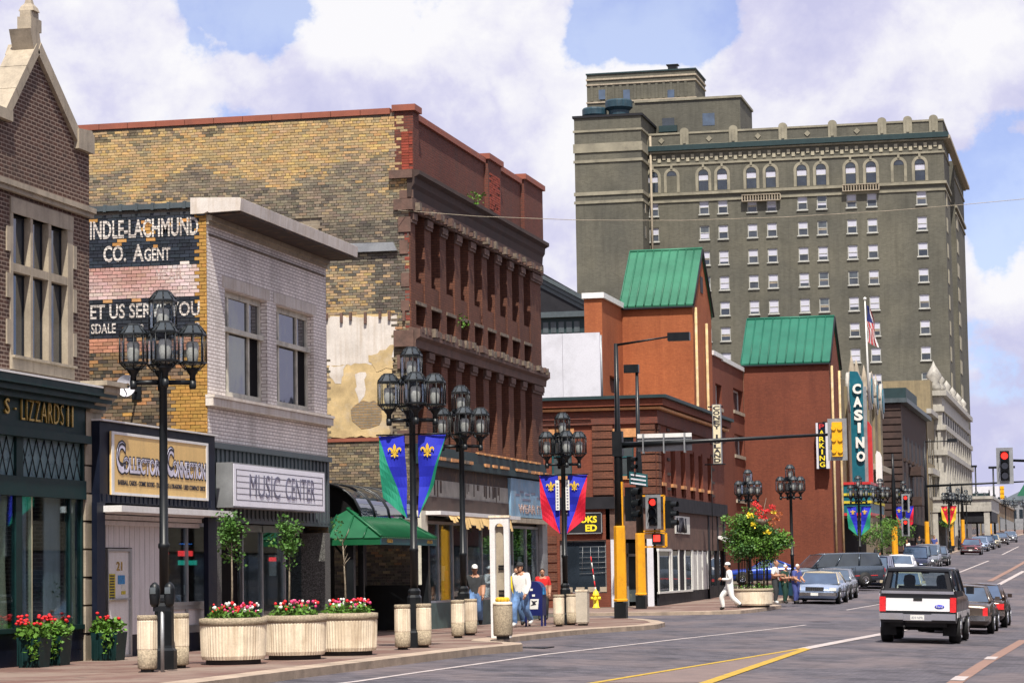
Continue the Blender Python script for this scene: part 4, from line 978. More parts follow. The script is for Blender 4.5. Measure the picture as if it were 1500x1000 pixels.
for (a, c, d, mt_) in ((664, 850, 828, 'poster_white'), (742, 830, 800, 'poster_white'), (757, 860, 792, 'poster_yellow'), (763, 845, 812, 'poster_blue'), (774, 850, 815, 'poster_white'), (778, 812, 772, 'curtain'), (668, 870, 835, 'petal_red')):
    fbox(MB(), 'X', XW-.35, .012, Yw(a), Yw(a+5), ZR(a, c), ZR(a, d)).build('poster', mt_, gR)
# the great side wall
rx = XR0-.03; xl_w = fxz(126, 300, YR0)[0]; zc_low = fxz(300, 306, YR0)[1]; xc_r = fxz(472, 400, YR0)[0]
XM_hide = fxz(300, 300, YR0)[0]
def pz(y, x=540): return fxz(x, y, YR0)[1]
z250, z350, z372, z395, z458, z532, z640 = pz(250), pz(350), pz(372), pz(395), pz(458), pz(532), pz(640)
def px_x(x, y=400): return fxz(x, y, YR0)[0]
def col_wall(x, z):
    if x < xc_r and z < zc_low-.4: return None
    if z430 < z < z458+.02 and False: return None
    if x > xc_r and z640 < z < z458-.05 and px_x(480) < x < px_x(575): return None
    n1 = nz(x, z*1.8, .45, 1.0)+.5*nz(x, z*2.5, 1.3, 4.0); n2 = nz(x, z*3, 2.4, 7.0)
    u = (z-z350)/(zr_c-z350)
    tan = rpick([(.46, .31, .15), (.39, .275, .15), (.53, .345, .13), (.31, .235, .145), (.42, .24, .10)], [5, 4, 2.5, 1.6, 1])
    grey = rpick([(.20, .165, .12), (.245, .195, .135), (.155, .13, .098), (.29, .22, .135)], [4, 3, 3, 2])
    dark = rpick([(.06, .055, .05), (.11, .095, .078), (.04, .038, .04)], [3, 3, 1.4])
    f = max(0, min(1, (u-.32)*2.6+n1*1.5)); c = tan if random.random() < f else grey
    dk = 0
    if n1 < -.42: dk = .28
    if z > zr_c-.55 and x < px_x(330): dk = .38
    if abs(z-(z350+.36*(zr_c-z350))) < .25 and n2 > -.1: dk = max(dk, .28)
    if x > px_x(470) and z < z350+.5:
        if z > z395+.15: dk = .85
        elif z > z458-.1: dk = .88 if (x > px_x(545) and n2 > -.40) else (.12 if n1 > -.2 else .35); c = tan if random.random() < .7 else grey
        else:
            c = rpick([(.20, .155, .095), (.28, .22, .13), (.12, .095, .065), (.36, .20, .09)], [5, 3, 4, .5]); dk = .22
            if z < pz(826): dk = .85
    if random.random() < dk: c = dark
    return vary(lerp3(c, (.33, .25, .13) if f > .5 else (.21, .175, .13), .3), .17)
z430 = pz(430)
brick_field(gR, YR0, xl_w, rx, -.0, zs_w-.14, col_wall, nsingle=300, key=lambda x, z: z > z350+1.2, jit=.014)
def slab(parent, name, mat, pts, Y, th=.02, jag=.04):
    """plaster patch with a ragged outline on a -Y wall, pts in picture terms of that wall"""
    P_ = [fxz(x, y, Y) for x, y in pts]; out = []; r_ = random.Random(len(pts)*7)
    for i in range(len(P_)):
        a, b_ = P_[i], P_[(i+1) % len(P_)]; L = math.hypot(b_[0]-a[0], b_[1]-a[1]); n = max(1, int(L/.12))
        for k in range(n):
            t_ = k/n; j = (r_.uniform(-jag, jag), r_.uniform(-jag, jag)) if k else (0, 0); out.append((a[0]+(b_[0]-a[0])*t_+j[0], Y-th, a[1]+(b_[1]-a[1])*t_+j[1]))
    return MB().prism(out, (0, th-.001+.03, 0)).build(name, mat, parent)
slab(gR, 'plaster', 'plaster_white', [(470, 466), (581, 461), (580, 500), (574, 532), (470, 535)], YR0, .020)
slab(gR, 'plaster', 'plaster_ochre', [(470, 533), (577, 529), (571, 560), (562, 578), (571, 600), (570, 638), (470, 642)], YR0, .018)
fbox(MB(), 'Y', YR0, .05, px_x(470), px_x(570), pz(646), pz(641)).build('ledge', 'tile_red', gR)
mb = MB(); a_, b__ = fxz(478, 372, YR0), fxz(583, 366, YR0); mb.prism([(a_[0], YR0-.14, a_[1]), (b__[0], YR0-.14, b__[1]-.03), (b__[0]-.1, YR0-.14, b__[1]+.20), (a_[0], YR0-.14, a_[1]+.25)], (0, .15, 0)); mb.build('roof_scar', 'galvanised', gR)
for k in range(7):
    x_ = 477+k*18.5; mb = MB(); fbox(mb, 'Y', YR0, .10, px_x(x_+[0, 3, -2, 1, 4, -1, 2][k]), px_x(x_+3.5+[0, 3, -2, 1, 4, -1, 2][k]), pz(466+[0, 5, 2, 8, 1, 4, 6][k]), pz(457)); mb.build('beam_stub', 'stone_brown', gR)
slab(gR, 'exposed_brick', 'brick_tan', [(514, 600), (528, 588), (548, 586), (562, 596), (556, 622), (530, 628), (516, 616)], YR0, .026, .05)
slab(gR, 'peeled_plaster', 'plaster_ochre', [(540, 520), (579, 505), (576, 540), (552, 545)], YR0, .028, .07); slab(gR, 'peeled_plaster', 'plaster_white', [(484, 535), (508, 533), (500, 562), (488, 556)], YR0, .024, .07); slab(gR, 'peeled_plaster', 'plaster_white', [(520, 548), (536, 545), (534, 580), (526, 592), (520, 570)], YR0, .024, .06)
slab(gR, 'plaster', 'plaster_ochre', [(478, 456), (590, 456), (588, 466), (478, 467)], YR0, .012)
mb = MB(); mb.poly([]) if False else None
wr = thing('wall_weed', 'small green weed growing out of the brick parapet cornice', 'plant', (XR0+.35, Yx(683), ZR(683, 296)))
mb = MB(); leaves(mb, (XR0+.35, Yx(683), ZR(683, 292)), .3, 60, .1, random.Random(3), 0, .7, .1); mb.build('foliage', 'leaf', wr)
wr = thing('wall_weed', 'dry weed growing beside the small upper windows of the piers', 'plant', (XR0+.1, Yx(672), ZR(672, 478)))
mb = MB(); leaves(mb, (XR0+.1, Yx(672), ZR(672, 472)), .22, 36, .1, random.Random(4), 0, 1.2, .1); mb.build('foliage', 'leaf', wr)

# ================================================================== shelter and vaulted canopy in the gap
gS = thing('bus_shelter', 'green metal roofed shelter with dark posts beside the music shop', 'shelter', (-18, 64, 0))
ys0, ys1 = 61.6, 67.0; xs0, xs1 = -19.2, -17.0; ze, zrg = 2.42, 3.12
fas = MB(); fas.box(xs1-.03, xs1, ys0, ys1, ze-.17, ze); fas.build('fascia', 'teal_paint', gS)
fbox(MB(), 'Y', ys0, -.03, xs0, xs1-.03, ze-.17, ze).build('fascia', 'green_shelter', gS)
xm = (xs0+xs1)/2; r0, r1 = ys0+.9, ys1-.9
A_ = (xs1, ys0, ze); B_ = (xs1, ys1, ze); C_ = (xm, r1, zrg); D_ = (xm, r0, zrg); E_ = (xs0, ys0, ze); F_ = (xs0, ys1, ze)
def sheet_panel(pts, th=.02):
    n = (Vector(pts[1])-Vector(pts[0])).cross(Vector(pts[2])-Vector(pts[0])).normalized(); n = n if n.z > 0 else -n
    return MB().prism(pts, n*-th)
for k in range(26):
    t0, t1 = k/26, (k+1)/26; lo0 = ys0+(ys1-ys0)*t0; lo1 = ys0+(ys1-ys0)*t1
    def up_(y):
        if y < r0: f = (y-ys0)/(r0-ys0)
        elif y > r1: f = (ys1-y)/(ys1-r1)
        else: f = 1
        return (xs1+(xm-xs1)*f, y, ze+(zrg-ze)*f)
    sheet_panel([(xs1+.02, lo0, ze), (xs1+.02, lo1-.02, ze), up_(lo1-.02), up_(lo0)]).build('roof_sheet', 'green_shelter', gS)
    if k: 
        u_ = up_(lo0); MB().tube([(xs1+.03, lo0, ze+.02), (u_[0], u_[1], u_[2]+.02)], .018, 4).build('standing_seam', 'green_shelter', gS)
sheet_panel([E_, F_, C_, D_]).build('roof_sheet', 'green_shelter', gS)
for k in range(5):
    t0, t1 = k/5, (k+1)/5; xa, xb = xs0+(xs1-xs0)*t0, xs0+(xs1-xs0)*t1-.015
    def uq(x):
        f = 1-abs(x-xm)/(xm-xs0); return (x, ys0+(r0-ys0)*f, ze+(zrg-ze)*f)
    pts = [(xa, ys0-.02, ze), (xb, ys0-.02, ze)] + ([uq(xb), uq(xm), uq(xa)] if xa < xm < xb else [uq(xb), uq(xa)])
    sheet_panel(pts).build('roof_sheet', 'green_shelter', gS)
    if k: u_ = uq(xa); MB().tube([(xa, ys0-.02, ze+.02), (u_[0], u_[1], u_[2]+.02)], .02, 4).build('standing_seam', 'green_shelter', gS)
MB().tube([(xs1, ys0, ze+.03), (xm, r0, zrg+.03), (xm, r1, zrg+.03), (xs1, ys1, ze+.03)], .035, 5).build('ridge_cap', 'green_shelter', gS)
for (x_, y_) in ((xs0+.35, ys0+.3), (xs0+1.35, ys0+.3), (xs1-.2, ys1-.4), (xs0+.3, ys1-.4)): MB().box(x_-.09, x_+.09, y_-.09, y_+.09, 0, ze-.02).build('post', 'iron_black', gS)
mb = MB(); mb.tube([(xs0+.35, ys0+.3, ze-.6), (xs0+.8, ys0+.3, ze-.12)], .03, 4); mb.tube([(xs0+1.35, ys0+.3, ze-.6), (xs0+.9, ys0+.3, ze-.12)], .03, 4); mb.build('brace', 'iron_black', gS)
for y_ in (ys0+.5, ys1-1.0):
    for k in range(5): fbox(MB(), 'X', xs1, .01, y_+.11*k, y_+.11*k+.075, ze-.12, ze-.04+.015*(k % 2)).build('gilt_letter', 'gold_leaf', gS)
MB().box(xs0, xs1-.1, ys1-.35, ys1-.3, .1, 1.25).build('rear_screen', 'iron_black', gS)
gV = thing('vaulted_canopy', 'black barrel vaulted glazed canopy behind the green shelter roof', 'canopy', (-18.8, 65, 3))
def vault(y): return [(-18.95+1.15*math.cos(math.pi*k/12), y, 2.95+.85*math.sin(math.pi*k/12)) for k in range(13)]
mb = MB(); mb.rings([vault(62.6), vault(68.0)], 0, False, True, False); mb.build('glazing', 'glass_dark', gV)
for y_ in (62.6, 63.9, 65.3, 66.7, 68.0): MB().tube(vault(y_), .04, 5).build('rib', 'iron_black', gV)
mb = MB(); mb.poly(vault(62.7)); mb.build('end_panel', 'dark_void', gV)
for x_ in (-20.1, -17.8):
    for y_ in (62.7, 67.9): MB().box(x_-.05, x_+.05, y_-.05, y_+.05, 0, 2.95).build('post', 'iron_black', gV)

# ================================================================== corner building beyond the cross street
YD0, YD1 = Yx(957), Yx(1056); XD = -18.0
gK = thing('corner_building', 'two-storey red brick corner shop building with banded corner piers and a books sign', 'shop building', (XD, 115, 0))
def dx(x, y=700): return fxz(x, y, YD0)[0]
def dz(y, x=880): return fxz(x, y, YD0)[1]
zdt = Zat(957, 578); xk0 = dx(700)
zd_b = dz(728)
h1 = (dx(902), dx(929), dz(697, 915), dz(640, 915)); h2 = (dx(808), dx(838), dz(697, 820), dz(640, 820))
mb = MB(); wall(mb, 'Y', YD0, xk0, XD, zd_b, zdt-.1, [h1, h2], .2)
gx = [Yx(v) for v in (965.5, 981, 995.5, 1009, 1021, 1034)]; zws = Zat(968, 706); zwt = Zat(964, 652)
hs = [(g-.42, g+.42, zws, zwt) for g in gx] + [(g-.35, g+.35, Zat(968, 723), Zat(968, 711)) for g in gx]
wall(mb, 'X', XD, YD0, YD1, Zat(960, 727), zdt-.1, hs, .35); mb.build('wall', 'brick_maroon', gK)
MB().box(xk0, XD-.38, YD0+.22, YD1, zd_b-.2, zdt-.3).build('body', 'dark_void', gK)
MB().box(xk0, XD-2.0, YD0+2.0, YD1, 0, zd_b-.15).build('body', 'interior', gK)
mb = MB(); mb.box(xk0, XD, YD1-.02, YD1, 0, zdt-.1); mb.build('party_wall', 'brick_maroon', gK)
for h in (h1, h2):
    window(gK, 'Y', YD0+.12, *h, 1, 2, .07, 'teal_paint', 'glass_grey', .05)
    fbox(MB(), 'Y', YD0, .03, h[0]-.12, h[1]+.12, h[3], h[3]+.36).build('lintel', 'terracotta_sill', gK); fbox(MB(), 'Y', YD0, .08, h[0]-.06, h[1]+.06, h[2]-.14, h[2]).build('window_sill', 'terracotta_sill', gK)
for g in gx:
    window(gK, 'X', XD-.28, g-.42, g+.42, zws, zwt, 1, 2, .05, 'frame_dark', 'glass_dark', .05); fbox(MB(), 'X', XD-.28, .01, g-.35, g+.35, Zat(968, 723), Zat(968, 711)).build('vent_panel', 'dark_void', gK)
    fbox(MB(), 'X', XD-.02, .14, g-.5, g+.45, zws-.14, zws).build('window_sill', 'terracotta_sill', gK)
    fbox(MB(), 'X', XD, .05, g+.5, g+.66, Zat(968, 723), zwt+.1).build('buttress', 'brick_maroon', gK)
for (g0, g1) in ((Yx(973), Yx(977)), (Yx(1037), Yx(1041))):
    for k in range(8): fbox(MB(), 'X', XD, .05, g0, g1, zws-.9+k*.62, zws-.9+k*.62+.12).build('brick_stud', 'sandstone_dark', gK)
# cornice round the corner
for (d0, d1, o_, mt_, nm) in ((0, .13, .55, 'cast_teal', 'cornice'), (.13, .42, .40, 'brick_maroon', 'cornice_band'), (.48, .58, .30, 'terracotta_sill', 'string_course'), (.60, 1.15, .12, 'brick_red', 'frieze')):
    mb = MB(); mb.box(xk0, XD+o_, YD0-o_, YD0, zdt-d1, zdt-d0); mb.box(XD, XD+o_, YD0+.0, YD1, zdt-d1, zdt-d0); mb.build(nm, mt_, gK)
# banded piers: each course a block
def banded(a, b_, zt_, zb_, face='Y', pos=None):
    z = zb_
    while z < zt_-.1:
        fbox(MB(), face, YD0 if face == 'Y' else XD, .10, a, b_, z+.045, min(z+.325, zt_)).build('banded_course', 'brick_rust', gK); z += .33
    fbox(MB(), face, YD0 if face == 'Y' else XD, .03, a+.02, b_-.02, zb_, zt_).build('pier_core', 'sandstone_dark', gK)
banded(dx(869), dx(899), zdt-1.2, zd_b+.05); banded(dx(936), XD-.0, zdt-1.2, zd_b+.05); banded(XD and YD0+.12, YD0+.12+.7, zdt-1.2, zd_b+.05, 'X')
for a, b_, c, d in ((795, 805, 650, 622), (845, 866, 622, 618)): fbox(MB(), 'Y', YD0, .06, dx(a), dx(b_), dz(c), dz(d)).build('brick_panel', 'brick_rust', gK)
for k in range(6): fbox(MB(), 'Y', YD0, .05+.03*k, dx(794), dx(868), zdt-1.22+k*.06, zdt-1.18+k*.06).build('corbel', 'brick_red', gK)
# shop level on the side street: black beam, books sign, big dark window, brick stripes
zk1_ = dz(745)
mb = MB(); mb.box(xk0, XD+.06, YD0-.14, YD0+.2, zk1_, zd_b+.02); mb.box(XD-.2, XD+.14, YD0+.2, YD1, Zat(960, 746), Zat(960, 725)); mb.build('shop_beam', 'frame_dark', gK)
z0_ = .0
wa = (dx(818), dx(886), dz(868), dz(790)); mb = MB(); wall(mb, 'Y', YD0, xk0, dx(892), 0, zk1_, [wa], .2); mb.build('shop_wall', 'brick_maroon', gK)
for k in range(7): fbox(MB(), 'Y', YD0, .04, dx(796), dx(814), .35+k*.38, .35+k*.38+.32).build('banded_course', 'brick_rust', gK)
window(gK, 'Y', YD0+.12, *wa, 1, 1, .07, 'frame_metal', 'glass_dark', .05)
mb = MB()
for q in range(6): mb.tube([(wa[0]+.8, YD0+.10, wa[2]+.8+q*.22), (wa[0]+2.4+.1*(q % 2), YD0+.10, wa[2]+.85+q*.21)], .008, 4)
for q in range(5): mb.tube([(wa[0]+.9+q*.35, YD0+.10, wa[2]+.8), (wa[0]+.95+q*.33, YD0+.10, wa[2]+1.9)], .007, 4)
mb.build('window_display', 'galvanised', gK)
for q in range(4): fbox(MB(), 'Y', YD0+.1, .05, wa[0]+.15+q*.5, wa[0]+.5+q*.5, wa[2]+.05, wa[2]+.25).build('display_box', 'limestone', gK)
sgn = fbox(MB(), 'Y', YD0, .12, dx(828), dx(881.5), dz(781), dz(750)).build('sign_board', 'frame_dark', gK)
mb = MB(); a, b_, c, d = dx(828), dx(881.5), dz(781), dz(750)
for q in ((a, b_, d-.04, d), (a, b_, c, c+.04), (a, a+.04, c, d), (b_-.04, b_, c, d)): fbox(mb, 'Y', YD0-.12, .02, *q)
mb.build('sign_edge', 'galvanised', sgn)
M('letter_yellow', (.85, .66, .03), .5, var=.05)
letters('lettering', 'BOOKS', 'Y', dx(832), dx(874), dz(765), dz(755), YD0-.125, 'letter_yellow', sgn, .01, .04); letters('lettering', 'ED', 'Y', dx(857), dx(874), dz(777.5), dz(767.5), YD0-.125, 'letter_yellow', sgn, .01, .04)
# cut-off corner entrance and the shopfront on the main street
for (a, b_, mt_) in ((893, 902, 'panel_grey'), (946, 955, 'panel_grey')): fbox(MB(), 'Y', YD0, .08, dx(a), dx(b_), 0, dz(790)).build('pilaster', mt_, gK)
mb = MB(); mb.box(dx(902), dx(946), YD0+1.4, YD0+1.45, 0, zk1_); mb.build('entrance_wall', 'dark_void', gK)
fbox(MB(), 'Y', YD0+.05, .05, dx(886), dx(956), dz(790), zk1_).build('transom_panel', 'stone_brown', gK)
mb = MB()
for q in ((908, 911), (922, 925), (936, 939)): fbox(mb, 'Y', YD0+1.2, .05, dx(q[0]), dx(q[1]), 0, dz(795))
fbox(mb, 'Y', YD0+1.2, .05, dx(904), dx(944), dz(815), dz(811)); mb.build('door_frame', 'frame_metal', gK); fbox(MB(), 'Y', YD0+1.25, .01, dx(904), dx(944), .2, dz(795)).build('pane', 'glass_grey', gK)
zt1, zsr = Zat(970, 806), Zat(970, 867)
spn = [(958, 973, 'g'), (979, 986, 'g'), (988, 995, 'd'), (997, 1005, 'g'), (1008, 1014, 'c'), (1015, 1021, 'c'), (1022, 1028, 'c')]
fbox(MB(), 'X', XD-.1, .12, YD0+.2, YD1, zt1+.05, Zat(960, 746)).build('transom_panel', 'stone_brown', gK)
fbox(MB(), 'X', XD-.1, .08, YD0+.2, YD1, 0, zsr).build('stall_riser', 'frame_dark', gK)
M('frame_bright', (.70, .70, .66), .45, var=.05)
mb = MB()
for v in (957.5, 974, 977, 987, 996, 1006, 1007.5, 1014.5, 1021.5, 1029): fbox(mb, 'X', XD-.03, .045, Yx(v), Yx(v)+.22, zsr, zt1+.05)
fbox(mb, 'X', XD-.06, .10, YD0+.1, Yx(1006), zsr-.05, zsr+.03); fbox(mb, 'X', XD-.06, .10, YD0+.1, Yx(976), zt1-.02, zt1+.08); mb.build('shop_frame', 'frame_bright', gK)
for a, b_, t_ in spn: fbox(MB(), 'X', XD-.025, .012, Yx(a), Yx(b_), zsr, zt1).build('pane', {'g': 'glass_grey', 'd': 'frame_dark', 'c': 'curtain_white' if 'curtain_white' in MT else M('curtain_white', (.6, .6, .56), .7, streak=.4) and 'curtain_white'}[t_], gK)
fbox(MB(), 'X', XD+.0, .05, Yx(982), Yx(1003), Zat(990, 781), Zat(990, 755)).build('picture_panel', 'poster_white', gK)
mb = MB()
for k in range(7): mb.tube([(XD+.06, Yx(984)+k*.4, Zat(990, 779)), (XD+.06, Yx(984)+k*.4+.5*math.sin(k), Zat(990, 758))], .05, 4)
mb.build('picture_mark', 'sign_black', gK)
for a, b_ in ((1036, 1042), (1045, 1051)): fbox(MB(), 'X', XD-.05, .012, Yx(a), Yx(b_), .7, Zat(1040, 760)).build('pane', 'glass_dark', gK)
mb = MB(); fbox(mb, 'X', XD-.05, .1, Yx(1030), YD1, 0, .7)
for v in (1030, 1043, 1052): fbox(mb, 'X', XD-.05, .12, Yx(v), Yx(v)+.3, 0, Zat(1040, 748))
mb.build('door_surround', 'frame_dark', gK)
mb = MB(); zz_ = Zat(1048, 784); mb.prism([(XD, Yx(1043), zz_), (XD+.9, Yx(1043), zz_-.35), (XD+.9, Yx(1043), zz_-.5), (XD, Yx(1043), zz_-.1)], (0, 2.6, 0)); mb.build('awning', 'white_paint', gK)
# vertical sign
gN = thing('vertical_sign', 'tall cream sign reading CONEY ISLAND in stacked black letters', 'sign', (-17.5, 117, 6))
yn = 117.0; ax, bx = fxz(1044, 640, yn)[0], fxz(1056.5, 640, yn)[0]; c_z, d_z = fxz(1050, 679, yn)[1], fxz(1050, 592, yn)[1]
M('sign_ivory', (.68, .61, .42), .5, var=.04)
mb = MB(); mb.box(ax, bx, yn, yn+.25, c_z, d_z); bd = mb.build('sign_box', 'galvanised', gN); fbox(MB(), 'Y', yn, .01, ax+.03, bx-.03, c_z+.03, d_z-.03).build('sign_face', 'sign_ivory', gN)
txt = 'CONEY ISLAND'; hh = (d_z-c_z-.1)/12
for i, ch in enumerate(txt):
    if ch != ' ':
        zt_ = d_z-.07-i*hh; wl = .30 if ch != 'I' else .09; xm_ = (ax+bx)/2
        letters('lettering', ch, 'Y', xm_-wl*.5, xm_+wl*.5, zt_-hh*.86, zt_, yn-.012, 'sign_black', gN, .01, .03)
mb = MB(); mb.tube([(ax-.2, yn+.1, d_z-.1), (bx+.1, yn+.1, d_z-.1)], .03, 5); mb.tube([(ax-.4, yn+.1, c_z-.02), (bx+.15, yn+.1, c_z-.02)], .03, 5); mb.tube([(ax-.1, yn+.1, c_z-.05), (ax-.12, yn+.1, c_z-4)], .02, 4); mb.build('bracket', 'iron_black', gN)
# ================================================================== brick block with two green roofed stair towers
YF0 = fyz(1214, 530)[0]; YF1 = fyz(1229, 530)[0]; XE = fxz(1089, 560, YF0)[0]
gP = thing('stair_tower_block', 'plain orange and maroon brick block with two steep green metal roofs behind the corner shop', 'building', (XE, 165, 0))
def gabled(x0, x1, y0, y1, zb, ze, zr, wallm, nrib, over=.12, rm='green_metal'):
    """tower with its ridge along X: faces us with an eave, gable to the street"""
    ymid = (y0+y1)/2
    mb = MB(); mb.box(x0, x1, y0, y1, zb, ze-.01); mb.prism([(x1, y0, ze-.01), (x1, y1, ze-.01), (x1, ymid, zr-.12)], (x0-x1, 0, 0)); mb.build('tower_wall', wallm, gP)
    e = .28
    n = nrib; 
    for k in range(n):
        a, b_ = x0-over+(x1-x0+2*over)*k/n, x0-over+(x1-x0+2*over)*(k+1)/n
        MB().prism([(a+.02, y0-e, ze-.15), (b_-.02, y0-e, ze-.15), (b_-.02, ymid, zr), (a+.02, ymid, zr)], (0, .02, -.10)).build('roof_sheet', rm, gP)
        MB().tube([(a, y0-e-.01, ze-.12), (a, ymid, zr+.03)], .045, 4).build('standing_seam', rm, gP)
    MB().prism([(x0-over, y1+e, ze-.15), (x1+over, y1+e, ze-.15), (x1+over, ymid, zr), (x0-over, ymid, zr)], (0, -.02, -.10)).build('roof_sheet', rm, gP)
    MB().tube([(x0-over, ymid, zr+.02), (x1+over, ymid, zr+.02)], .09, 5).build('ridge_cap', rm, gP)
    mb = MB()
    for yy_ in (y0-e, y1+e): mb.tube([(x1+over, yy_, ze-.2), (x1+over, ymid, zr-.04)], .07, 4)
    mb.box(x0-over, x1+over, y0-e+.02, y0-.002, ze-.34, ze-.2); mb.build('verge', 'frame_dark', gP)
# far tower on the street front
zF1 = fxz(1150, 528, YF0)[1]; zFr = fxz(1150, 466, (YF0+YF1)/2)[1]
gabled(XE, -18.0, YF0, YF1, 0, zF1, zFr, 'brick_maroon', 10, rm='green_deep')
# near tower, set back
YE0 = fyz(1014, 450, XE)[0]; YE1 = fyz(1042, 480, XE)[0]; xE0 = fxz(911, 450, YE0)[0]
zE1 = fxz(960, 444, YE0)[1]; zEr = fxz(970, 367, (YE0+YE1)/2)[1]
gabled(xE0, XE, YE0, YE1, 0, zE1, zEr, 'brick_orange', 9)
# link wall between the towers with its windows, stepped copings
zL1 = fyz(1048, 522, XE)[1]; zL2 = fyz(1070, 535, XE)[1]
yl1 = fyz(1057, 530, XE)[0]
hl = []
for (a, b_, c, d) in ((1075, 1090, 606, 570), (1077, 1091, 670, 636), (1079, 1092, 735, 706), (1049, 1058, 600, 562)):
    hl.append((fyz(a, c, XE)[0], min(fyz(b_, c, XE)[0], YF0-.3), fyz((a+b_)/2, c-3, XE)[1], fyz((a+b_)/2, d+1, XE)[1]))
mb = MB(); wall(mb, 'X', XE-.01, YE1, YF0, 0, zL2, hl, .4); mb.box(XE-3, XE-.01, YE1, yl1, zL2+.001, zL1); mb.build('link_wall', 'brick_maroon', gP)
MB().box(XE-8, XE-.42, YE1, YF0, 0, zL2-.3).build('body', 'dark_void', gP)
for h in hl: window(gP, 'X', XE-.35, *h, 2, 1, .12, 'frame_white', 'glass_grey', .06); fbox(MB(), 'X', XE-.05, .14, h[0]-.15, h[1]+.1, h[2]-.22, h[2]-.002).build('window_sill', 'limestone', gP)
MB().box(XE-3, XE+.12, YE1+.02, yl1, zL1, zL1+.28).build('coping', 'white_paint', gP); MB().box(XE-3, XE+.1, yl1, YF0-.05, zL2, zL2+.28).build('coping', 'white_paint', gP)
# vertical cream pipes on both gable fronts
for (y_, z0, z1, X_) in ((fyz(1016, 520, XE)[0]+.3, 0, zE1-.3, XE), (fyz(1033, 540, XE)[0], 0, zE1-.9, XE), (YF0+.5, 0, zF1-.4, -18.0), (YF1-1.6, 0, zF1-.4, -18.0)):
    MB().tube([(X_+.14, y_, z0), (X_+.14, y_, z1)], .085, 6).build('cream_pipe', 'plaster_ochre', gP)
MB().box(XE, XE+.03, (YE0+YE1)/2-.5, (YE0+YE1)/2+.5, zE1+.9, zE1+1.9).build('louvre', 'frame_dark', gP)
# lower parapet block in front of the near tower
XP = xE0; YP = fyz(882, 470, XP)[0]; zP = fxz(868, 437, YP)[1]; xp0 = fxz(856, 470, YP)[0]
hv = (fyz(896, 560, XP)[0]-.6, fyz(908, 560, XP)[0], fyz(900, 576, XP)[1], fyz(900, 552, XP)[1])
mb = MB(); mb.box(xp0, XP-.4, YP, YE0+2, 0, zP); wall(mb, 'X', XP, YP, YE0, 0, zP, [hv], .35); mb.poly([(XP-.4, YP, 0), (XP, YP, 0), (XP, YP, zP), (XP-.4, YP, zP)]); mb.build('parapet_block', 'brick_orange', gP)
window(gP, 'X', XP-.3, *hv, 1, 1, .08, 'frame_dark', 'glass_grey')
mb = MB(); mb.box(xp0-.1, XP+.15, YP-.15, YE0-.05, zP, zP+.32); mb.build('coping', 'white_paint', gP)
mb = MB(); mb.box(-60, xE0-.0, YE0+2, YE1+6, 0, 6); mb.build('rear_block', 'brick_orange', gP)
# the pale roof-top screen on the corner shop and the old hall behind
YQ = YD0+3.0
gQ = thing('rooftop_screen', 'large blank pale grey panel wall standing on the roof of the corner shop', 'screen wall', (dx(840), YQ, 8))
x0_, x1_ = fxz(770, 540, YQ)[0], fxz(879.5, 540, YQ)[0]; zq0, zq1 = zdt-.6, fxz(840, 488, YQ)[1]; n = 2
for k in range(n):
    a, b_ = x0_+(x1_-x0_)*k/n, x0_+(x1_-x0_)*(k+1)/n-.012; fbox(MB(), 'Y', YQ, -.12, a, b_, zq0, zq1).build('panel', 'panel_grey', gQ)
mb = MB()
for k in range(n+1): a = x0_+(x1_-x0_)*k/n; mb.tube([(a, YQ+.3, zq0), (a, YQ+.2, zq1-.1)], .05, 4)
mb.build('frame', 'galvanised', gQ)
YH_ = 190.0
gO = thing('old_hall', 'dark classical hall with a shallow pediment behind the pale screen', 'building', (-40, YH_, 0))
hx0, hx1 = fxz(740, 450, YH_)[0], fxz(862, 450, YH_)[0]; zh = [fxz(800, y, YH_)[1] for y in (405, 440, 458, 466, 492)]
mb = MB(); mb.box(hx0, hx1, YH_, YH_+14, 0, zh[3]); mb.build('wall', 'cast_teal', gO)
mb = MB(); mb.prism([(hx0, YH_-.3, zh[2]), (hx1, YH_-.3, zh[2]), (hx1, YH_-.3, zh[1]), (hx0, YH_-.3, zh[0]+2.0)], (0, .3, 0)); mb.build('pediment', 'frame_dark', gO)
ra, rb = fxz(793, 405, YH_-.6), fxz(858, 440, YH_-.6)
for k in range(3):
    mb = MB(); o_ = .35*k; mb.prism([(ra[0]-4, YH_-.8+.2*k, ra[1]+2.1-o_), (rb[0]+.3, YH_-.8+.2*k, rb[1]-.25-o_), (rb[0]+.3, YH_-.8+.2*k, rb[1]+.05-o_), (ra[0]-4, YH_-.8+.2*k, ra[1]+2.4-o_)], (0, 12, 0)); mb.build('raking_cornice', 'grey_metal', gO)
mb = MB(); mb.box(hx0, hx1+.3, YH_-.5, YH_, zh[3], zh[2]); mb.build('cornice', 'grey_metal', gO)
for k in range(9):
    a = hx0+.5+(hx1-hx0-1)*k/9; fbox(MB(), 'Y', YH_, .06, a, a+(hx1-hx0-1)/9*.7, zh[4]+.2, zh[3]-.3).build('frieze_panel', 'panel_grey' if False else 'grey_metal', gO)

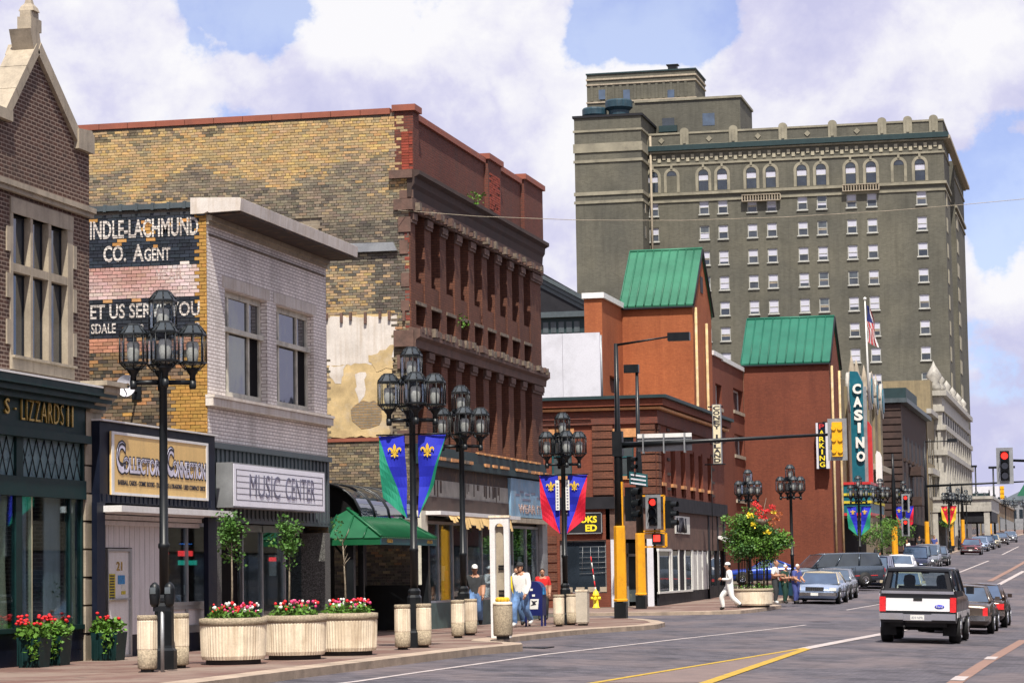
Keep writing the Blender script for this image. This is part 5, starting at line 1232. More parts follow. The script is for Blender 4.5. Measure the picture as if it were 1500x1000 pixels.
# ================================================================== casino theatre with marquee and blade sign
gT = thing('casino_theatre', 'tan stucco theatre with pointed pinnacles and round plaques beside the maroon tower', 'theatre', (-18.4, 200, 1))
XT = -18.4; YT0, YT1 = YF1+1.0, fyz(1293, 640, -18.4)[0]
zt0 = fyz(1236, 556, XT)[1]; zt1_ = fyz(1290, 595, XT)[1]; gz_ = prof(200)-1
ztt = (zt0+zt1_)/2
mb = MB(); mb.box(-44, XT, YT0, YT1, 0, ztt); mb.build('wall', 'stucco_tan', gT)
MB().box(-44, XT-.2, YT0-.02, YT1, ztt, ztt+.2).build('parapet', 'stucco_tan', gT); MB().box(XT-.5, XT+.25, YT0-.1, YT0+2.6, ztt, ztt+.9).build('corner_block', 'stucco_tan', gT)
mb = MB(); mb.lathe([(.2, 0), (.45, .2), (.5, .6), (.3, 1.0), (0, 1.15)], XT-.2, YT0+.8, ztt+.9, 10); mb.build('urn', 'limestone', gT)
for k, v in enumerate((1246, 1253, 1264, 1275, 1281)):
    y_ = fyz(v, 560, XT)[0]; mb = MB(); mb.lathe([(.38, 0), (.38, .3), (.25, .5), (.3, .8), (.12, 1.7), (0, 2.2)], XT+.1, y_, ztt+.1, 8); mb.build('pinnacle', 'limestone', gT)
for v in (1241, 1273, 1281, 1289):
    y_ = fyz(v, 590, XT)[0]; z_ = fyz(v, {1241: 575, 1273: 573, 1281: 582, 1289: 588}[v], XT)[1]
    mb = MB(); mb.rings([[(XT+.0, y_+.0+1.15*math.cos(a_*math.tau/16), z_+1.5*math.sin(a_*math.tau/16)) for a_ in range(16)], [(XT+.25, y_+1.15*math.cos(a_*math.tau/16), z_+1.5*math.sin(a_*math.tau/16)) for a_ in range(16)]], 0, True, True); mb.build('round_plaque', 'white_glaze', gT)
    mb = MB(); mb.rings([[(XT+r_, y_+.8*math.cos(a_*math.tau/12), z_+1.05*math.sin(a_*math.tau/12)) for a_ in range(12)] for r_ in (.25, .32)], 0, True, True); mb.build('plaque_disc', 'marquee_blue', gT)
for v in (1238, 1270, 1278, 1286): 
    y_ = fyz(v, 600, XT)[0]; fbox(MB(), 'X', XT, .2, y_-.35, y_+.35, fyz(v, 740, XT)[1], ztt-.4).build('wall_rib', 'stucco_tan', gT)
fbox(MB(), 'X', XT, .8, fyz(1270, 600, XT)[0], YT1, fyz(1280, 690, XT)[1], fyz(1280, 682, XT)[1]).build('balcony', 'limestone', gT)
# marquee
mz0, mz1 = PY_(1264, 757, 188).z, PY_(1264, 706, 188).z
my0, my1 = YT0+1.5, YT0+13
mxl, mxr = XT, fxz(1264, 730, my0)[0]; mxr = max(mxr, -16.3)
bx_ = MB(); bx_.box(mxl, mxr, my0, my1, mz0+.3, mz1); bx_.build('marquee', 'marquee_blue', gT)
for (zz_, mt_) in ((mz1-.12, 'marquee_red'), (mz1-.9, 'poster_yellow'), (mz0+1.0, 'poster_yellow'), (mz0+.15, 'marquee_red')):
    mb = MB(); mb.box(mxl, mxr+.08, my0-.08, my1+.08, zz_, zz_+.18); mb.build('marquee_stripe', mt_, gT)
mb = MB(); mb.box(XT-3, XT+.02, my0, my1+8, .6, mz0); mb.build('entrance', 'dark_void', gT)
# blade sign
ysg = YT0+4.5
gZ = thing('casino_blade_sign', 'tall teal vertical sign with white letters reading CASINO on the theatre front', 'sign', (-17, ysg, 8))
def sx(x, y=620): return fxz(x, y, ysg)[0]
def sz(y, x=1256): return fxz(x, y, ysg)[1]
mb = MB(); a, b_ = sx(1246.5), sx(1265); z0, z1, z2 = sz(706), sz(556), sz(544)
mb.prism([(a, ysg, z0), (b_, ysg, z0), (b_, ysg, z1-.2), (b_-.25, ysg, z1+.35), (a+.55, ysg, z2), (a, ysg, z2+.05)], (0, .6, 0)); mb.build('sign_body', 'marquee_blue', gZ)
ys_ = [(577, 562), (596, 581), (616, 600), (634, 619), (656, 640), (676, 661)]
for ch, (q0, q1) in zip('CASINO', ys_):
    w_ = .22 if ch == 'I' else .62; xm_ = sx(1256.5+(q0-570)*.035); letters('lettering', ch, 'Y', xm_-w_/2, xm_+w_/2, sz(q0), sz(q1), ysg-.10, 'frame_bright', gZ, .10, .05)
mb = MB(); mb.box(b_, b_+.22, ysg+.1, ysg+.5, z0, z1-.5); mb.build('bulb_strip', 'galvanised', gZ)
mb = MB(); mb.prism([(sx(1266), ysg+1, sz(706)), (sx(1275), ysg+1, sz(706)), (sx(1275), ysg+1, sz(625)), (sx(1271), ysg+1, sz(617)), (sx(1266), ysg+1, sz(615))], (0, .4, 0)); mb.build('red_fin', 'marquee_red', gZ)
mb = MB(); mb.prism([(sx(1276), ysg+3, sz(706)), (sx(1285), ysg+3, sz(706)), (sx(1285), ysg+3, sz(668)), (sx(1282), ysg+3, sz(660)), (sx(1278), ysg+3, sz(658)), (sx(1276), ysg+3, sz(664))], (0, .4, 0)); mb.build('white_fin', 'white_paint', gZ)
# parking sign on the maroon tower
ypk = YF0-.8
gK2 = thing('parking_sign', 'narrow black vertical sign with yellow letters reading PARKING on the maroon brick wall', 'sign', (-18.5, ypk, 6))
a, b_ = fxz(1197, 650, ypk)[0], fxz(1212, 650, ypk)[0]; z0, z1 = fxz(1205, 686, ypk)[1], fxz(1205, 619, ypk)[1]
mb = MB(); mb.box(a, b_, ypk, ypk+.5, z0, z1); mb.build('sign_box', 'navy_paint', gK2)
mb = MB(); mb.box(b_-.11, b_+.1, ypk-.03, ypk+.5, z0, z1); mb.box(a-.06, a+.08, ypk-.03, ypk+.5, z0, z1); mb.build('edge_strip', 'panel_grey', gK2)
h = (z1-z0-.1)/7
for i, ch in enumerate('PARKING'):
    xm_ = (a+b_)/2-.02; w_ = .36 if ch != 'I' else .1
    letters('lettering', ch, 'Y', xm_-w_/2, xm_+w_/2, z1-.06-(i+1)*h+.07, z1-.08-i*h, ypk-.015, 'letter_yellow' if i else 'marquee_red', gK2, .01, .02)
MB().tube([(a+.4, ypk+.3, z1+.05), (-18.1, ypk+1.2, z1+.05)], .05, 4).build('bracket', 'iron_black', gK2)
# flag
gFl = thing('flag', 'stars and stripes flag hanging from a white pole above the theatre', 'flag', (XT-1, 196, 10))
yf = 197.0; fxp, _ = fxz(1271, 500, yf); zt_, zb_f = fxz(1267, 440, yf)[1], ztt-2
mb = MB(); mb.tube([(fxp, yf, zb_f), (fxp-.12, yf, zt_)], .10, 6, 0, .045); mb.lathe([(0, 0), (.12, .08), (.12, .18), (0, .26)], fxp-.12, yf, zt_, 8); mb.build('pole', 'frame_bright', gFl)
M('flag_red', (.45, .03, .04), .8); M('flag_white', (.6, .58, .58), .8); M('flag_blue', (.02, .03, .14), .8)
ft, fb = fxz(1268, 447, yf)[1], fxz(1268, 505, yf)[1]; H_ = ft-fb
def fpt(u, v): # u across (0 at hoist), v down; hanging folded cloth
    return (fxp-.02+u*(.35+.45*v)+.06*math.sin(v*9+u*5), yf-.05+.16*math.sin(u*9+v*3), ft-v*H_*(.92+.08*u)-u*.25)
mb = MB(); 
for i in range(7):
    for j in range(12):
        u0, u1, v0, v1 = i/7, (i+1)/7, j/12, (j+1)/12
        mt_ = 2 if v0 < .36 and i < 5 else (i+(1 if v0 > .5 else 0)) % 2
        mb.poly([fpt(u0, v0), fpt(u1, v0), fpt(u1, v1), fpt(u0, v1)], mt_)
mb.build('cloth', ['flag_red', 'flag_white', 'flag_blue'], gFl)

# ================================================================== dark brownstone block after the next side street
YB0 = fyz(1321, 640)[0]; YB1 = fyz(1358, 680)[0]
gH = thing('brownstone_building', 'dark rusticated brownstone building with blue grey cornice', 'building', (-18, 250, 2))
bx0 = fxz(1270, 600, YB0)[0]; zb1 = fxz(1300, 590, YB0)[1]; zbc = fxz(1300, 578, YB0)[1]
MB().box(bx0-14, -18, YB0, YB1, 0, zb1).build('wall', 'sandstone_dark', gH)
hb = (zb1-2)/22
for k in range(22):
    fbox(MB(), 'Y', YB0, .10+.08*(k % 2), bx0, -18.02, 2+k*hb, 2+k*hb+hb*.8).build('stone_course', 'sandstone_dark', gH)
for k in range(6):
    y_ = YB0+1.5+(YB1-YB0-3)*k/6
    for z_ in (3.4, 7.2, 10.6): fbox(MB(), 'X', -18, .02, y_, y_+2.0, z_+.6, z_+2.7).build('window', 'frame_dark', gH); fbox(MB(), 'X', -18, .25, y_-.2, y_+2.2, z_+.3, z_+.6).build('window_sill', 'sandstone_dark', gH)
mb = MB(); mb.box(bx0, -17.4, YB0-.5, YB1, zb1, zb1+.4); mb.build('cornice', 'grey_metal', gH)
mb = MB(); mb.box(-20.5, -17.5, YB0-.2, YB0+14, zb1+.4, zbc+.6); mb.build('attic', 'cast_teal', gH); mb = MB(); mb.box(bx0, -20.6, YB0+.5, YB1, zb1+.4, zbc+.4); mb.build('attic', 'iron_rust_and_shade', gH)
for z_ in (7.0, 9.8): fbox(MB(), 'X', -18, 1.1, YB0+8, YB0+13, z_, z_+.8).build('oriel', 'sandstone_dark', gH)
fbox(MB(), 'X', -18, .1, YB0+.5, YB1, 2, 5.3).build('shopfront', 'dark_void', gH)
# narrow buff building
YI1 = fyz(1369, 690)[0]
gI = thing('narrow_buff_building', 'narrow buff brick building between the brownstone and the white ornate front', 'building', (-18, 268, 2))
zi = fyz(1358, 600)[1]; MB().box(-40, -17.9, YB1, YI1+9, 0, zi-.5).build('wall', 'stucco_tan', gI)
for k in range(4):
    y_ = YB1+.8+k*3.0
    for z_ in (4.5, 8.3, 12.0): fbox(MB(), 'X', -17.9, .03, y_, y_+1.3, z_, z_+2.5).build('window', 'glass_dark', gI)
fbox(MB(), 'X', -17.9, .5, YB1, YI1+9, zi-.5, zi).build('cornice', 'white_glaze', gI); fbox(MB(), 'X', -17.9, .5, YB1, YI1+9, 10.8, 11.4).build('balcony', 'white_glaze', gI)
MB().box(-23, -17.95, YI1-4, YI1+9, zi, zi+3.5).build('penthouse', 'stucco_tan', gI)
# ================================================================== white ornate front at the foot of the tall hotel
XO = -17.0; YO0 = fyz(1381, 640, XO)[0]; YO1 = fyz(1419.5, 640, XO)[0]
gW = thing('ornate_white_building', 'white glazed ornate lower front at the foot of the tall hotel', 'building', (XO, 300, 3))
ox0 = fxz(1352, 640, YO0)[0]; zo1 = fxz(1372, 572, YO0)[1]; g0 = prof(YO0)
MB().box(ox0-12, XO, YO0, YO1, 0, zo1).build('wall', 'white_glaze', gW)
for zf, o_ in ((1.0, .55), (.90, .25), (.78, .45), (.62, .5), (.30, .4), (.26, .7)):
    z_ = g0+(zo1-g0)*zf; mb = MB(); mb.box(ox0-12, XO+o_, YO0-o_, YO0, z_-.55, z_); mb.box(XO, XO+o_, YO0, YO1, z_-.55, z_); mb.build('cornice', 'white_glaze', gW)
for k in range(12):
    y_ = YO0+.6+(YO1-YO0-1)*k/12
    fbox(MB(), 'X', XO, .35, y_, y_+.9, g0+(zo1-g0)*.30, g0+(zo1-g0)*.78).build('pilaster', 'white_glaze', gW)
    fbox(MB(), 'X', XO, .04, y_+1.2, y_+2.6, g0+(zo1-g0)*.34, g0+(zo1-g0)*.58).build('window', 'frame_dark', gW)
    fbox(MB(), 'X', XO, .04, y_+1.2, y_+2.6, g0+(zo1-g0)*.80, g0+(zo1-g0)*.88).build('window', 'frame_dark', gW)
for k in range(4):
    a = ox0+(XO-ox0)*k/4; fbox(MB(), 'Y', YO0, .3, a, a+.35, g0+(zo1-g0)*.3, g0+(zo1-g0)*.78).build('pilaster', 'white_glaze', gW)
mb = MB(); mb.lathe([(.6, 0), (.8, .4), (.5, 1.0), (.9, 1.6), (.5, 2.3), (.2, 2.8), (0, 3.3)], XO-.8, YO0+.6, zo1, 8); mb.build('finial', 'white_glaze', gW)
for k in range(5):
    y_ = YO0+2+(YO1-YO0)*k/5; mb = MB(); mb.lathe([(.4, 0), (.6, .4), (.3, .9), (.5, 1.3), (0, 2.0)], XO-.2, y_, zo1, 7); mb.build('finial', 'white_glaze', gW)
ca = thing('entrance_canopy', 'pale stone entrance canopy reaching over the pavement at the hotel foot', 'canopy', (XO, 300, 5))
cy0, cy1 = YO0-6, YO0-2; cz0, cz1 = PY_(1400, 752, cy0).z, PY_(1400, 727, cy0).z; cxa, cxb = fxz(1365, 735, cy0)[0], fxz(1452, 735, cy0)[0]
mb = MB(); mb.box(cxa, cxb, cy0, cy1+16, cz0+.7, cz1-.3); mb.box(cxa-.2, cxb+.2, cy0-.2, cy1+16, cz1-.3, cz1); mb.box(cxa, cxb, cy0-.1, cy1+16, cz0+.2, cz0+.7); mb.build('slab', 'white_glaze', ca)
for x_ in (cxa+.3, cxa+2.6, cxb-.5): MB().box(x_-.3, x_+.3, cy0, cy0+.6, 0, cz0+.2).build('column', 'white_glaze', ca)
MB().box(cxa, cxb, cy0+.2, cy1+10, cz0-.9, cz0+.2).build('valance', 'frame_dark', ca)

# ================================================================== the tall hotel
XHr = -18.6; YH = fyz(1388, 420, XHr)[0]
def hx(x, y=400): return fxz(x, y, YH)[0]
def hz(y, x=1250): return fxz(x, y, YH)[1]
gHo = thing('tall_hotel', 'tall grey brown brick hotel with arched top floor windows and stone balustrade', 'hotel', (-40, YH, 3))
xL, xW = hx(843, 300), hx(944, 300)
z_top = hz(181, 1380); 
cols = [959.5, 1033.5, 1061, 1104, 1132.5, 1178, 1206.5, 1250, 1280, 1353]
zrow0 = hz(293, 1353)+.35; dzr = (hz(293, 1353)-hz(559, 1362))/7.0
ww_, wh_ = .64, .91
holes = []
rows = [zrow0 - k*dzr for k in range(12)]
for c in cols:
    for k, z in enumerate(rows): holes.append((hx(c)-ww_, hx(c)+ww_, z-wh_, z+wh_))
arch = [(959.5, 1), (987, 0), (1033.5, 1), (1061, 1), (1104, 1), (1132.5, 1), (1178, 1), (1206.5, 1), (1250, 1), (1280, 1), (1321, 0), (1352, 1)]
za0 = hz(265, 1352); zsp = hz(240, 1352)
for c, o_ in arch:
    if o_: holes.append((hx(c)-.62, hx(c)+.62, za0+.1, zsp+.55))
mb = MB(); wall(mb, 'Y', YH, xW-.5, XHr, 0, z_top-1.2, holes, .25); mb.build('main_wall', 'brick_hotel', gHo)
yA, yB_, yC = fyz(1398, 500, XHr)[0], fyz(1405, 500, XHr)[0], fyz(1418, 500, XHr)[0]
mb = MB(); mb.box(xW-.5, XHr, YH+.26, yA, 0, z_top-1.2); mb.box(XHr-.27, XHr-.002, YH+.012, YH+.26, 0, z_top-1.21); mb.box(xL, XHr-5, yA, yC, 0, z_top-1.3); mb.box(XHr-6, XHr, yB_, yC, 0, z_top-1.25); mb.build('side_wall', 'brick_hotel', gHo)
YW_ = YH-5; xLw, xWw = fxz(843, 300, YW_)[0], fxz(941, 300, YW_)[0]; zwt_ = fxz(900, 171, YW_)[1]
MB().box(xLw, xWw, YW_, YH+12, 0, zwt_).build('wing_wall', 'brick_hotel', gHo)
def wz(y): return fxz(900, y, YW_)[1]
for (a, b_) in ((189, 192), (209, 222), (233, 237), (280, 285), (293, 297)):
    mb = MB(); mb.box(xLw-.15, xWw+.15, YW_-.15, YW_, wz(b_), wz(a)); mb.box(xWw, xWw+.15, YW_, YH, wz(b_), wz(a)); mb.build('stone_band', 'stone_hotel', gHo)
mb = MB(); mb.box(xLw-.2, xWw+.25, YW_-.2, YH+12, zwt_, zwt_+.3); mb.build('wing_coping', 'frame_dark', gHo)
for z_ in rows[:4]: fbox(MB(), 'X', xWw, .03, YW_+1.5, YW_+2.6, z_-.8, z_+.8).build('window', 'glass_grey', gHo)
MB().tube([(xWw+.4, YH-.3, hz(420)), (xWw+.4, YH-.3, zwt_-2)], .16, 6).build('downpipe', 'limestone', gHo)
# double-hung windows sharing their meshes
def hw_mesh():
    f = MB(); t_ = .11
    f.box(-ww_, -ww_+t_, 0, .08, -wh_, wh_); f.box(ww_-t_, ww_, 0, .08, -wh_, wh_); f.box(-ww_+t_, ww_-t_, 0, .08, wh_-t_, wh_); f.box(-ww_+t_, ww_-t_, 0, .08, -wh_, -wh_+t_); f.box(-ww_+t_, ww_-t_, -.01, .06, -.05, .04)
    f.box(-ww_-.1, ww_+.1, -.32, -.0, -wh_-.13, -wh_-.0)
    return f.mesh('window', 'frame_hotel')
MW = hw_mesh(); M('glass_lower', (.055, .065, .085), .4, var=.5, s=.4, spec=.5)
MU = MB().box(-ww_+.1, ww_-.1, .04, .05, .04, wh_-.1).mesh('pane', 'blind'); MUd = MB().box(-ww_+.1, ww_-.1, .04, .05, .04, wh_-.1).mesh('pane', 'glass_grey')
ML = MB().box(-ww_+.1, ww_-.1, .05, .06, -wh_+.1, -.05).mesh('pane', 'glass_lower'); MLb = MB().box(-ww_+.1, ww_-.1, .05, .06, -wh_+.1, -.05).mesh('pane', 'glass_dark')
MB2 = MB().box(-ww_+.1, ww_-.1, .045, .055, -.4, -.05).mesh('blind', 'blind')
MBL = [MB2] + [MB().box(-ww_+.1, ww_-.1, .045, .055, -q, -.05).mesh('blind', 'blind' if q > .3 else 'limestone') for q in (.2, .3, .55, .7)]
rh = random.Random(21)
for c in cols:
    for z in rows:
        o_ = share('window', MW, (hx(c), YH+.14, z), gHo)
        for me in ((MU if rh.random() < .88 else MUd), (ML if rh.random() < .7 else MLb)): share('pane', me, (0, 0, 0), None).parent = o_
        if rh.random() < .55: share('blind', rh.choice(MBL), (0, 0, 0), None).parent = o_
# arched windows of the top floor
for c, o_ in arch:
    x_ = hx(c); r0, r1 = .66, 1.02
    mb = MB(); pts = [(x_+r1*math.cos(math.pi*k/10), YH-.12, zsp+r1*math.sin(math.pi*k/10)) for k in range(11)] + [(x_+r0*math.cos(math.pi*k/10), YH-.12, zsp+r0*math.sin(math.pi*k/10)) for k in range(10, -1, -1)]
    for k in range(10): mb.prism([pts[k], pts[k+1], pts[20-k], pts[21-k]], (0, .13, 0))
    mb.box(x_-r1, x_-r0, YH-.12, YH, za0, zsp); mb.box(x_+r0, x_+r1, YH-.12, YH, za0, zsp); mb.box(x_-.14, x_+.14, YH-.22, YH-.1, zsp+r1-.15, zsp+r1+.35); mb.build('arch_surround', 'stone_hotel', gHo)
    mb = MB(); mb.poly([(x_+.64*math.cos(math.pi*k/10), YH-.02, zsp+.64*math.sin(math.pi*k/10)) for k in range(11)]); mb.build('arch_light', 'glass_dark' if True else '', gHo)
    if o_:
        fbox(MB(), 'Y', YH+.10, .03, x_-.6, x_+.6, zsp-.75, zsp-.02).build('blind', 'blind', gHo); fbox(MB(), 'Y', YH+.12, .03, x_-.6, x_+.6, za0+.12, zsp-.75).build('pane', 'glass_dark', gHo)
        fbox(MB(), 'Y', YH+.08, .05, x_-.6, x_+.6, zsp-.80, zsp-.70).build('window_bar', 'frame_hotel', gHo)
# bands, cornice, frieze ornament
def band(y0, y1, out, mat, name='stone_band'):
    mat = 'stone_hotel' if mat == 'limestone' else mat
    z1, z0 = hz(y0, 1352), hz(y1, 1352)
    mb = MB(); mb.box(xW-.5, XHr+out, YH-out, YH, z0, z1); mb.box(XHr, XHr+out, YH, yA, z0, z1); mb.box(XHr, XHr+out, yB_, yC, z0, z1); mb.build(name, mat, gHo)
band(266, 270, .28, 'limestone'); band(277, 280, .15, 'limestone'); band(222, 225, .15, 'limestone'); band(203.5, 206, .35, 'limestone'); band(195.5, 203, .7, 'cast_teal', 'copper_cornice')
xa_ = xW; k = 0
M('stone_ornament', (.34, .31, .23), .8)
while xa_ < XHr-.5:
    z_ = hz(216 if k % 2 else 212, 1352); fbox(MB(), 'Y', YH, .12, xa_, xa_+.42, z_-.32, z_+.25).build('frieze_ornament', 'stone_ornament', gHo); xa_ += .62; k += 1
mb = MB(); mb.box(xW-.4, XHr, YH, YH+.5, z_top-1.3, z_top+.35); mb.box(XHr-.5, XHr, YH+.5, yA, z_top-1.3, z_top+.35); mb.build('parapet', 'brick_hotel', gHo)
mb = MB(); mb.box(xW-.4, XHr+.12, YH-.12, YH+.6, z_top+.35, z_top+.6); mb.box(xW-.4, XHr+.1, YH-.1, YH, z_top-1.2, z_top-1.0); mb.box(XHr-.5, XHr+.12, YH+.6, yA, z_top+.35, z_top+.6); mb.box(XHr-.5, XHr+.12, yB_, yC, z_top-.1, z_top+.2); mb.build('parapet_coping', 'stone_hotel', gHo)
for v in (947, 1007, 1079, 1152, 1225, 1298, 1336, 1374):
    x_ = hx(v); mb = MB(); mb.box(x_-.55, x_+.55, YH-.2, YH+.3, z_top-1.2, z_top+.7); mb.rings([[(x_+.55*math.cos(math.pi*k/8), yy, z_top+.7+.45*math.sin(math.pi*k/8)) for k in range(9)] for yy in (YH-.2, YH+.3)], 0, True, True); mb.box(x_-.18, x_+.18, YH-.3, YH-.2, z_top-.9, z_top+.6); mb.build('parapet_pedestal', 'stone_hotel', gHo)
for v in (973, 1043, 1115, 1188, 1261): 
    x_ = hx(v); MB().prism([(x_-.4, YH-.1, z_top-.4), (x_, YH-.1, z_top-.8), (x_+.4, YH-.1, z_top-.4), (x_, YH-.1, z_top+.0)], (0, .1, 0)).build('lozenge', 'stone_hotel', gHo)
for (v0, v1, yy) in ((1090, 1146, 279), (1238, 1292, 271)):
    mb = MB(); x_ = hx(v0)
    while x_ < hx(v1): mb.box(x_, x_+.12, YH-.7, YH-.6, hz(yy+9), hz(yy+1)); x_ += .35
    mb.box(hx(v0), hx(v1), YH-.75, YH, hz(yy+1), hz(yy)); mb.box(hx(v0), hx(v1), YH-.75, YH, hz(yy+10), hz(yy+9)); mb.build('balconette', 'limestone', gHo)
# side windows and corner balcony
for k in range(11):
    for (ya_, yb_) in ((YH+2.5, YH+5.0), (yB_+2, yB_+6)): fbox(MB(), 'X', XHr, .06, ya_, yb_, rows[k]-.9, rows[k]+.9).build('window', 'stone_ornament', gHo)
for z_ in (hz(205), ): mb = MB(); mb.box(XHr, XHr+.9, YH-.3, yC, z_-.4, z_); mb.build('corner_cornice', 'limestone', gHo)
# penthouses and copper plant
def pent(y, x0, x1, yt, yb, name, Yp, dep):
    a, b_ = fxz(x0, 150, Yp)[0], fxz(x1, 150, Yp)[0]; z0, z1 = fxz((x0+x1)/2, yb, Yp)[1], fxz((x0+x1)/2, yt, Yp)[1]
    MB().box(a, b_, Yp, Yp+dep, z0-4, z1).build(name, 'brick_hotel', gHo); return a, b_, z0, z1
a, b_, z0, z1 = pent(0, 930, 1084, 147, 190, 'penthouse', YH+6, 12); mb = MB(); mb.box(a-.1, b_+.2, YH+5.8, YH+18, z1, z1+.3); mb.build('stone_band', 'stone_hotel', gHo)
for v in (1038, ): x_ = fxz(v, 175, YH+6)[0]; fbox(MB(), 'Y', YH+6, .03, x_-.8, x_+.8, fxz(v, 184, YH+6)[1], fxz(v, 166, YH+6)[1]).build('window', 'glass_blue', gHo)
x_ = fxz(979, 180, YH+6)[0]; fbox(MB(), 'Y', YH+6, .03, x_-.8, x_+.8, fxz(979, 184, YH+6)[1], fxz(979, 173, YH+6)[1]).build('window', 'glass_dark', gHo); fbox(MB(), 'Y', YH+6, .6, x_-1.2, x_+1.2, fxz(979, 194, YH+6)[1], fxz(979, 185, YH+6)[1]).build('air_unit', 'cast_teal', gHo)
a, b_, z0, z1 = pent(0, 860, 1019, 104, 152, 'upper_penthouse', YH+9, 9)
Yp = YH+9
for (u, v) in ((104, 106), (112, 114.5), (120, 122), (146, 148)): 
    q0, q1 = fxz(940, v, Yp)[1], fxz(940, u, Yp)[1]; mb = MB(); mb.box(a-.1, b_+.15, Yp-.15, Yp+9, q0, q1); mb.build('stone_band', 'limestone' if u > 105 else 'cast_teal', gHo)
for k in range(14): x_ = a+.5+(b_-a-1)*k/14; fbox(MB(), 'Y', Yp, .12, x_, x_+.35, fxz(940, 145, Yp)[1], fxz(940, 123, Yp)[1]).build('pilaster_strip', 'brick_hotel', gHo)
for v in (882, 918, 983): x_ = fxz(v, 138, Yp)[0]; fbox(MB(), 'Y', Yp, .14, x_-.45, x_+.45, fxz(v, 146, Yp)[1], fxz(v, 132, Yp)[1]).build('window', 'glass_blue', gHo)
mb = MB(); x_ = fxz(983, 100, Yp)[0]; mb.box(x_-.6, x_+.6, Yp+1, Yp+2, z1, z1+.7); mb.box(x_-.8, x_+.8, Yp+.9, Yp+2.1, z1+.7, z1+.85); mb.build('vent', 'iron_black', gHo)
for (v0, v1, yt, yb, nm) in ((886, 926, 147, 166, 'cooling_drum'), (852, 888, 157, 175, 'cooling_drum')):
    x0, x1 = fxz(v0, 160, YH-1)[0], fxz(v1, 160, YH-1)[0]; r = (x1-x0)/2; z0, z1 = fxz(900, yb, YH-1)[1], fxz(900, yt, YH-1)[1]
    mb = MB(); mb.lathe([(r*.75, zwt_-z0), (r*.75, .3), (r, .7), (r, z1-z0-.2), (r*.9, z1-z0), (0, z1-z0)], (x0+x1)/2, YH-1+r*.2, z0, 16, sm=False); mb.build(nm, 'marquee_blue' if False else M('copper_blue', (.015, .045, .065), .5, var=.3, streak=.4) and 'copper_blue', gHo)

# ================================================================== far end of the street
gF1 = thing('far_white_building', 'distant low white building at the far end of the street', 'building', (-20, 520, 7))
yf = 560; a, b_ = fxz(1415, 700, yf)[0], fxz(1463, 700, yf)[0]; MB().box(a, b_, yf, yf+20, 4, fxz(1440, 712, yf)[1]).build('wall', 'panel_grey', gF1)
for k in range(8): fbox(MB(), 'Y', yf, .05, a+.5+(b_-a)*k/8, a+1.0+(b_-a)*k/8, fxz(1440, 740, yf)[1], fxz(1440, 728, yf)[1]).build('window', 'glass_dark', gF1)
gF2 = thing('far_grey_building', 'distant grey building with a green roof at the right edge of the view', 'building', (-10, 640, 9))
yf = 600; a, b_ = fxz(1466, 700, yf)[0], fxz(1560, 700, yf)[0]; MB().box(a, b_, yf, yf+30, 4, fxz(1480, 734, yf)[1]).build('wall', 'stucco_tan' if False else 'galvanised', gF2)
mb = MB(); z0 = fxz(1480, 734, yf)[1]; mb.prism([(a, yf-.5, z0), (b_, yf-.5, z0), (b_, yf+15, z0+3.4), (a+6, yf+15, z0+3.4)], (0, 0, .3)); mb.build('roof', 'grey_metal', gF2)
gx0, gx1 = fxz(1484, 715, yf+4)[0], fxz(1530, 715, yf+4)[0]; MB().prism([(gx0, yf+4, z0), (gx1, yf+4, z0), (gx1, yf+4, fxz(1500, 716, yf)[1]), ((gx0+gx1)/2-1, yf+4, fxz(1500, 708, yf)[1])], (0, 10, 0)).build('green_gable', 'green_metal', gF2)
for k in range(10): fbox(MB(), 'Y', yf, .05, a+1+(b_-a)*k/10, a+1.8+(b_-a)*k/10, z0-3.8, z0-1.8).build('window', 'glass_dark', gF2)
gF3 = thing('skyway_bridge', 'dark enclosed bridge crossing above the street far away', 'bridge', (-15, 420, 12))
yf = 430; a, b_ = fxz(1418, 735, yf)[0], fxz(1448, 735, yf)[0]; MB().box(a, b_, yf, yf+4, fxz(1430, 740, yf)[1], fxz(1430, 722, yf)[1]).build('deck', 'cast_teal', gF3); MB().box(a, a+.5, yf, yf+4, 3, fxz(1430, 740, yf)[1]).build('pier', 'cast_teal', gF3); MB().box(b_-.5, b_, yf, yf+4, 3, fxz(1430, 740, yf)[1]).build('pier', 'cast_teal', gF3)
for k, (y0, y1, h, mt_) in enumerate(((345, 400, 10, 'brick_red'), (405, 470, 8, 'stucco_tan'), (475, 550, 9, 'brick_tan'))):
    g = thing('far_shop_building', ['distant red brick shop row beyond the white ornate front', 'distant tan shop row before the far bridge', 'distant tan brick row behind the far lamps'][k], 'building', (-18.5, y0, prof(y0)))
    MB().box(-34, -18.5, y0, y1, 0, prof(y0)+h*.62).build('wall', mt_, g); fbox(MB(), 'X', -18.5, .3, y0, y1, prof(y0)+h*.6, prof(y0)+h*.62+.2).build('cornice', 'limestone', g); fbox(MB(), 'X', -18.5, .1, y0+1, y1-1, prof(y0)+.6, prof(y0)+3.0).build('shopfront', 'glass_dark', g)
m_ = MB(); hp = []
for k in range(30):
    x_ = -500+k*60; hp.append((x_, 2600, 60+18*math.sin(k*.7)+10*math.sin(k*1.9)))
for a, b_ in zip(hp[:-1], hp[1:]): m_.poly([(a[0], a[1], 0), (b_[0], b_[1], 0), b_, a])
M('far_hill', (.12, .17, .22), .95, s=.004, var=.3); 
m_ = MB(); rr_ = random.Random(4); XN, YN = 34, 6; gr = [[(-900+i*70, 1700+j*120, 22+(38*math.sin(math.pi*j/5) if 0 < j < 6 else 0)*(.55+.45*math.sin(i*.8+j))*(.8+.3*rr_.random())) for i in range(XN)] for j in range(YN)]
for j in range(YN-1):
    for i in range(XN-1): m_.poly([gr[j][i], gr[j][i+1], gr[j+1][i+1], gr[j+1][i]])
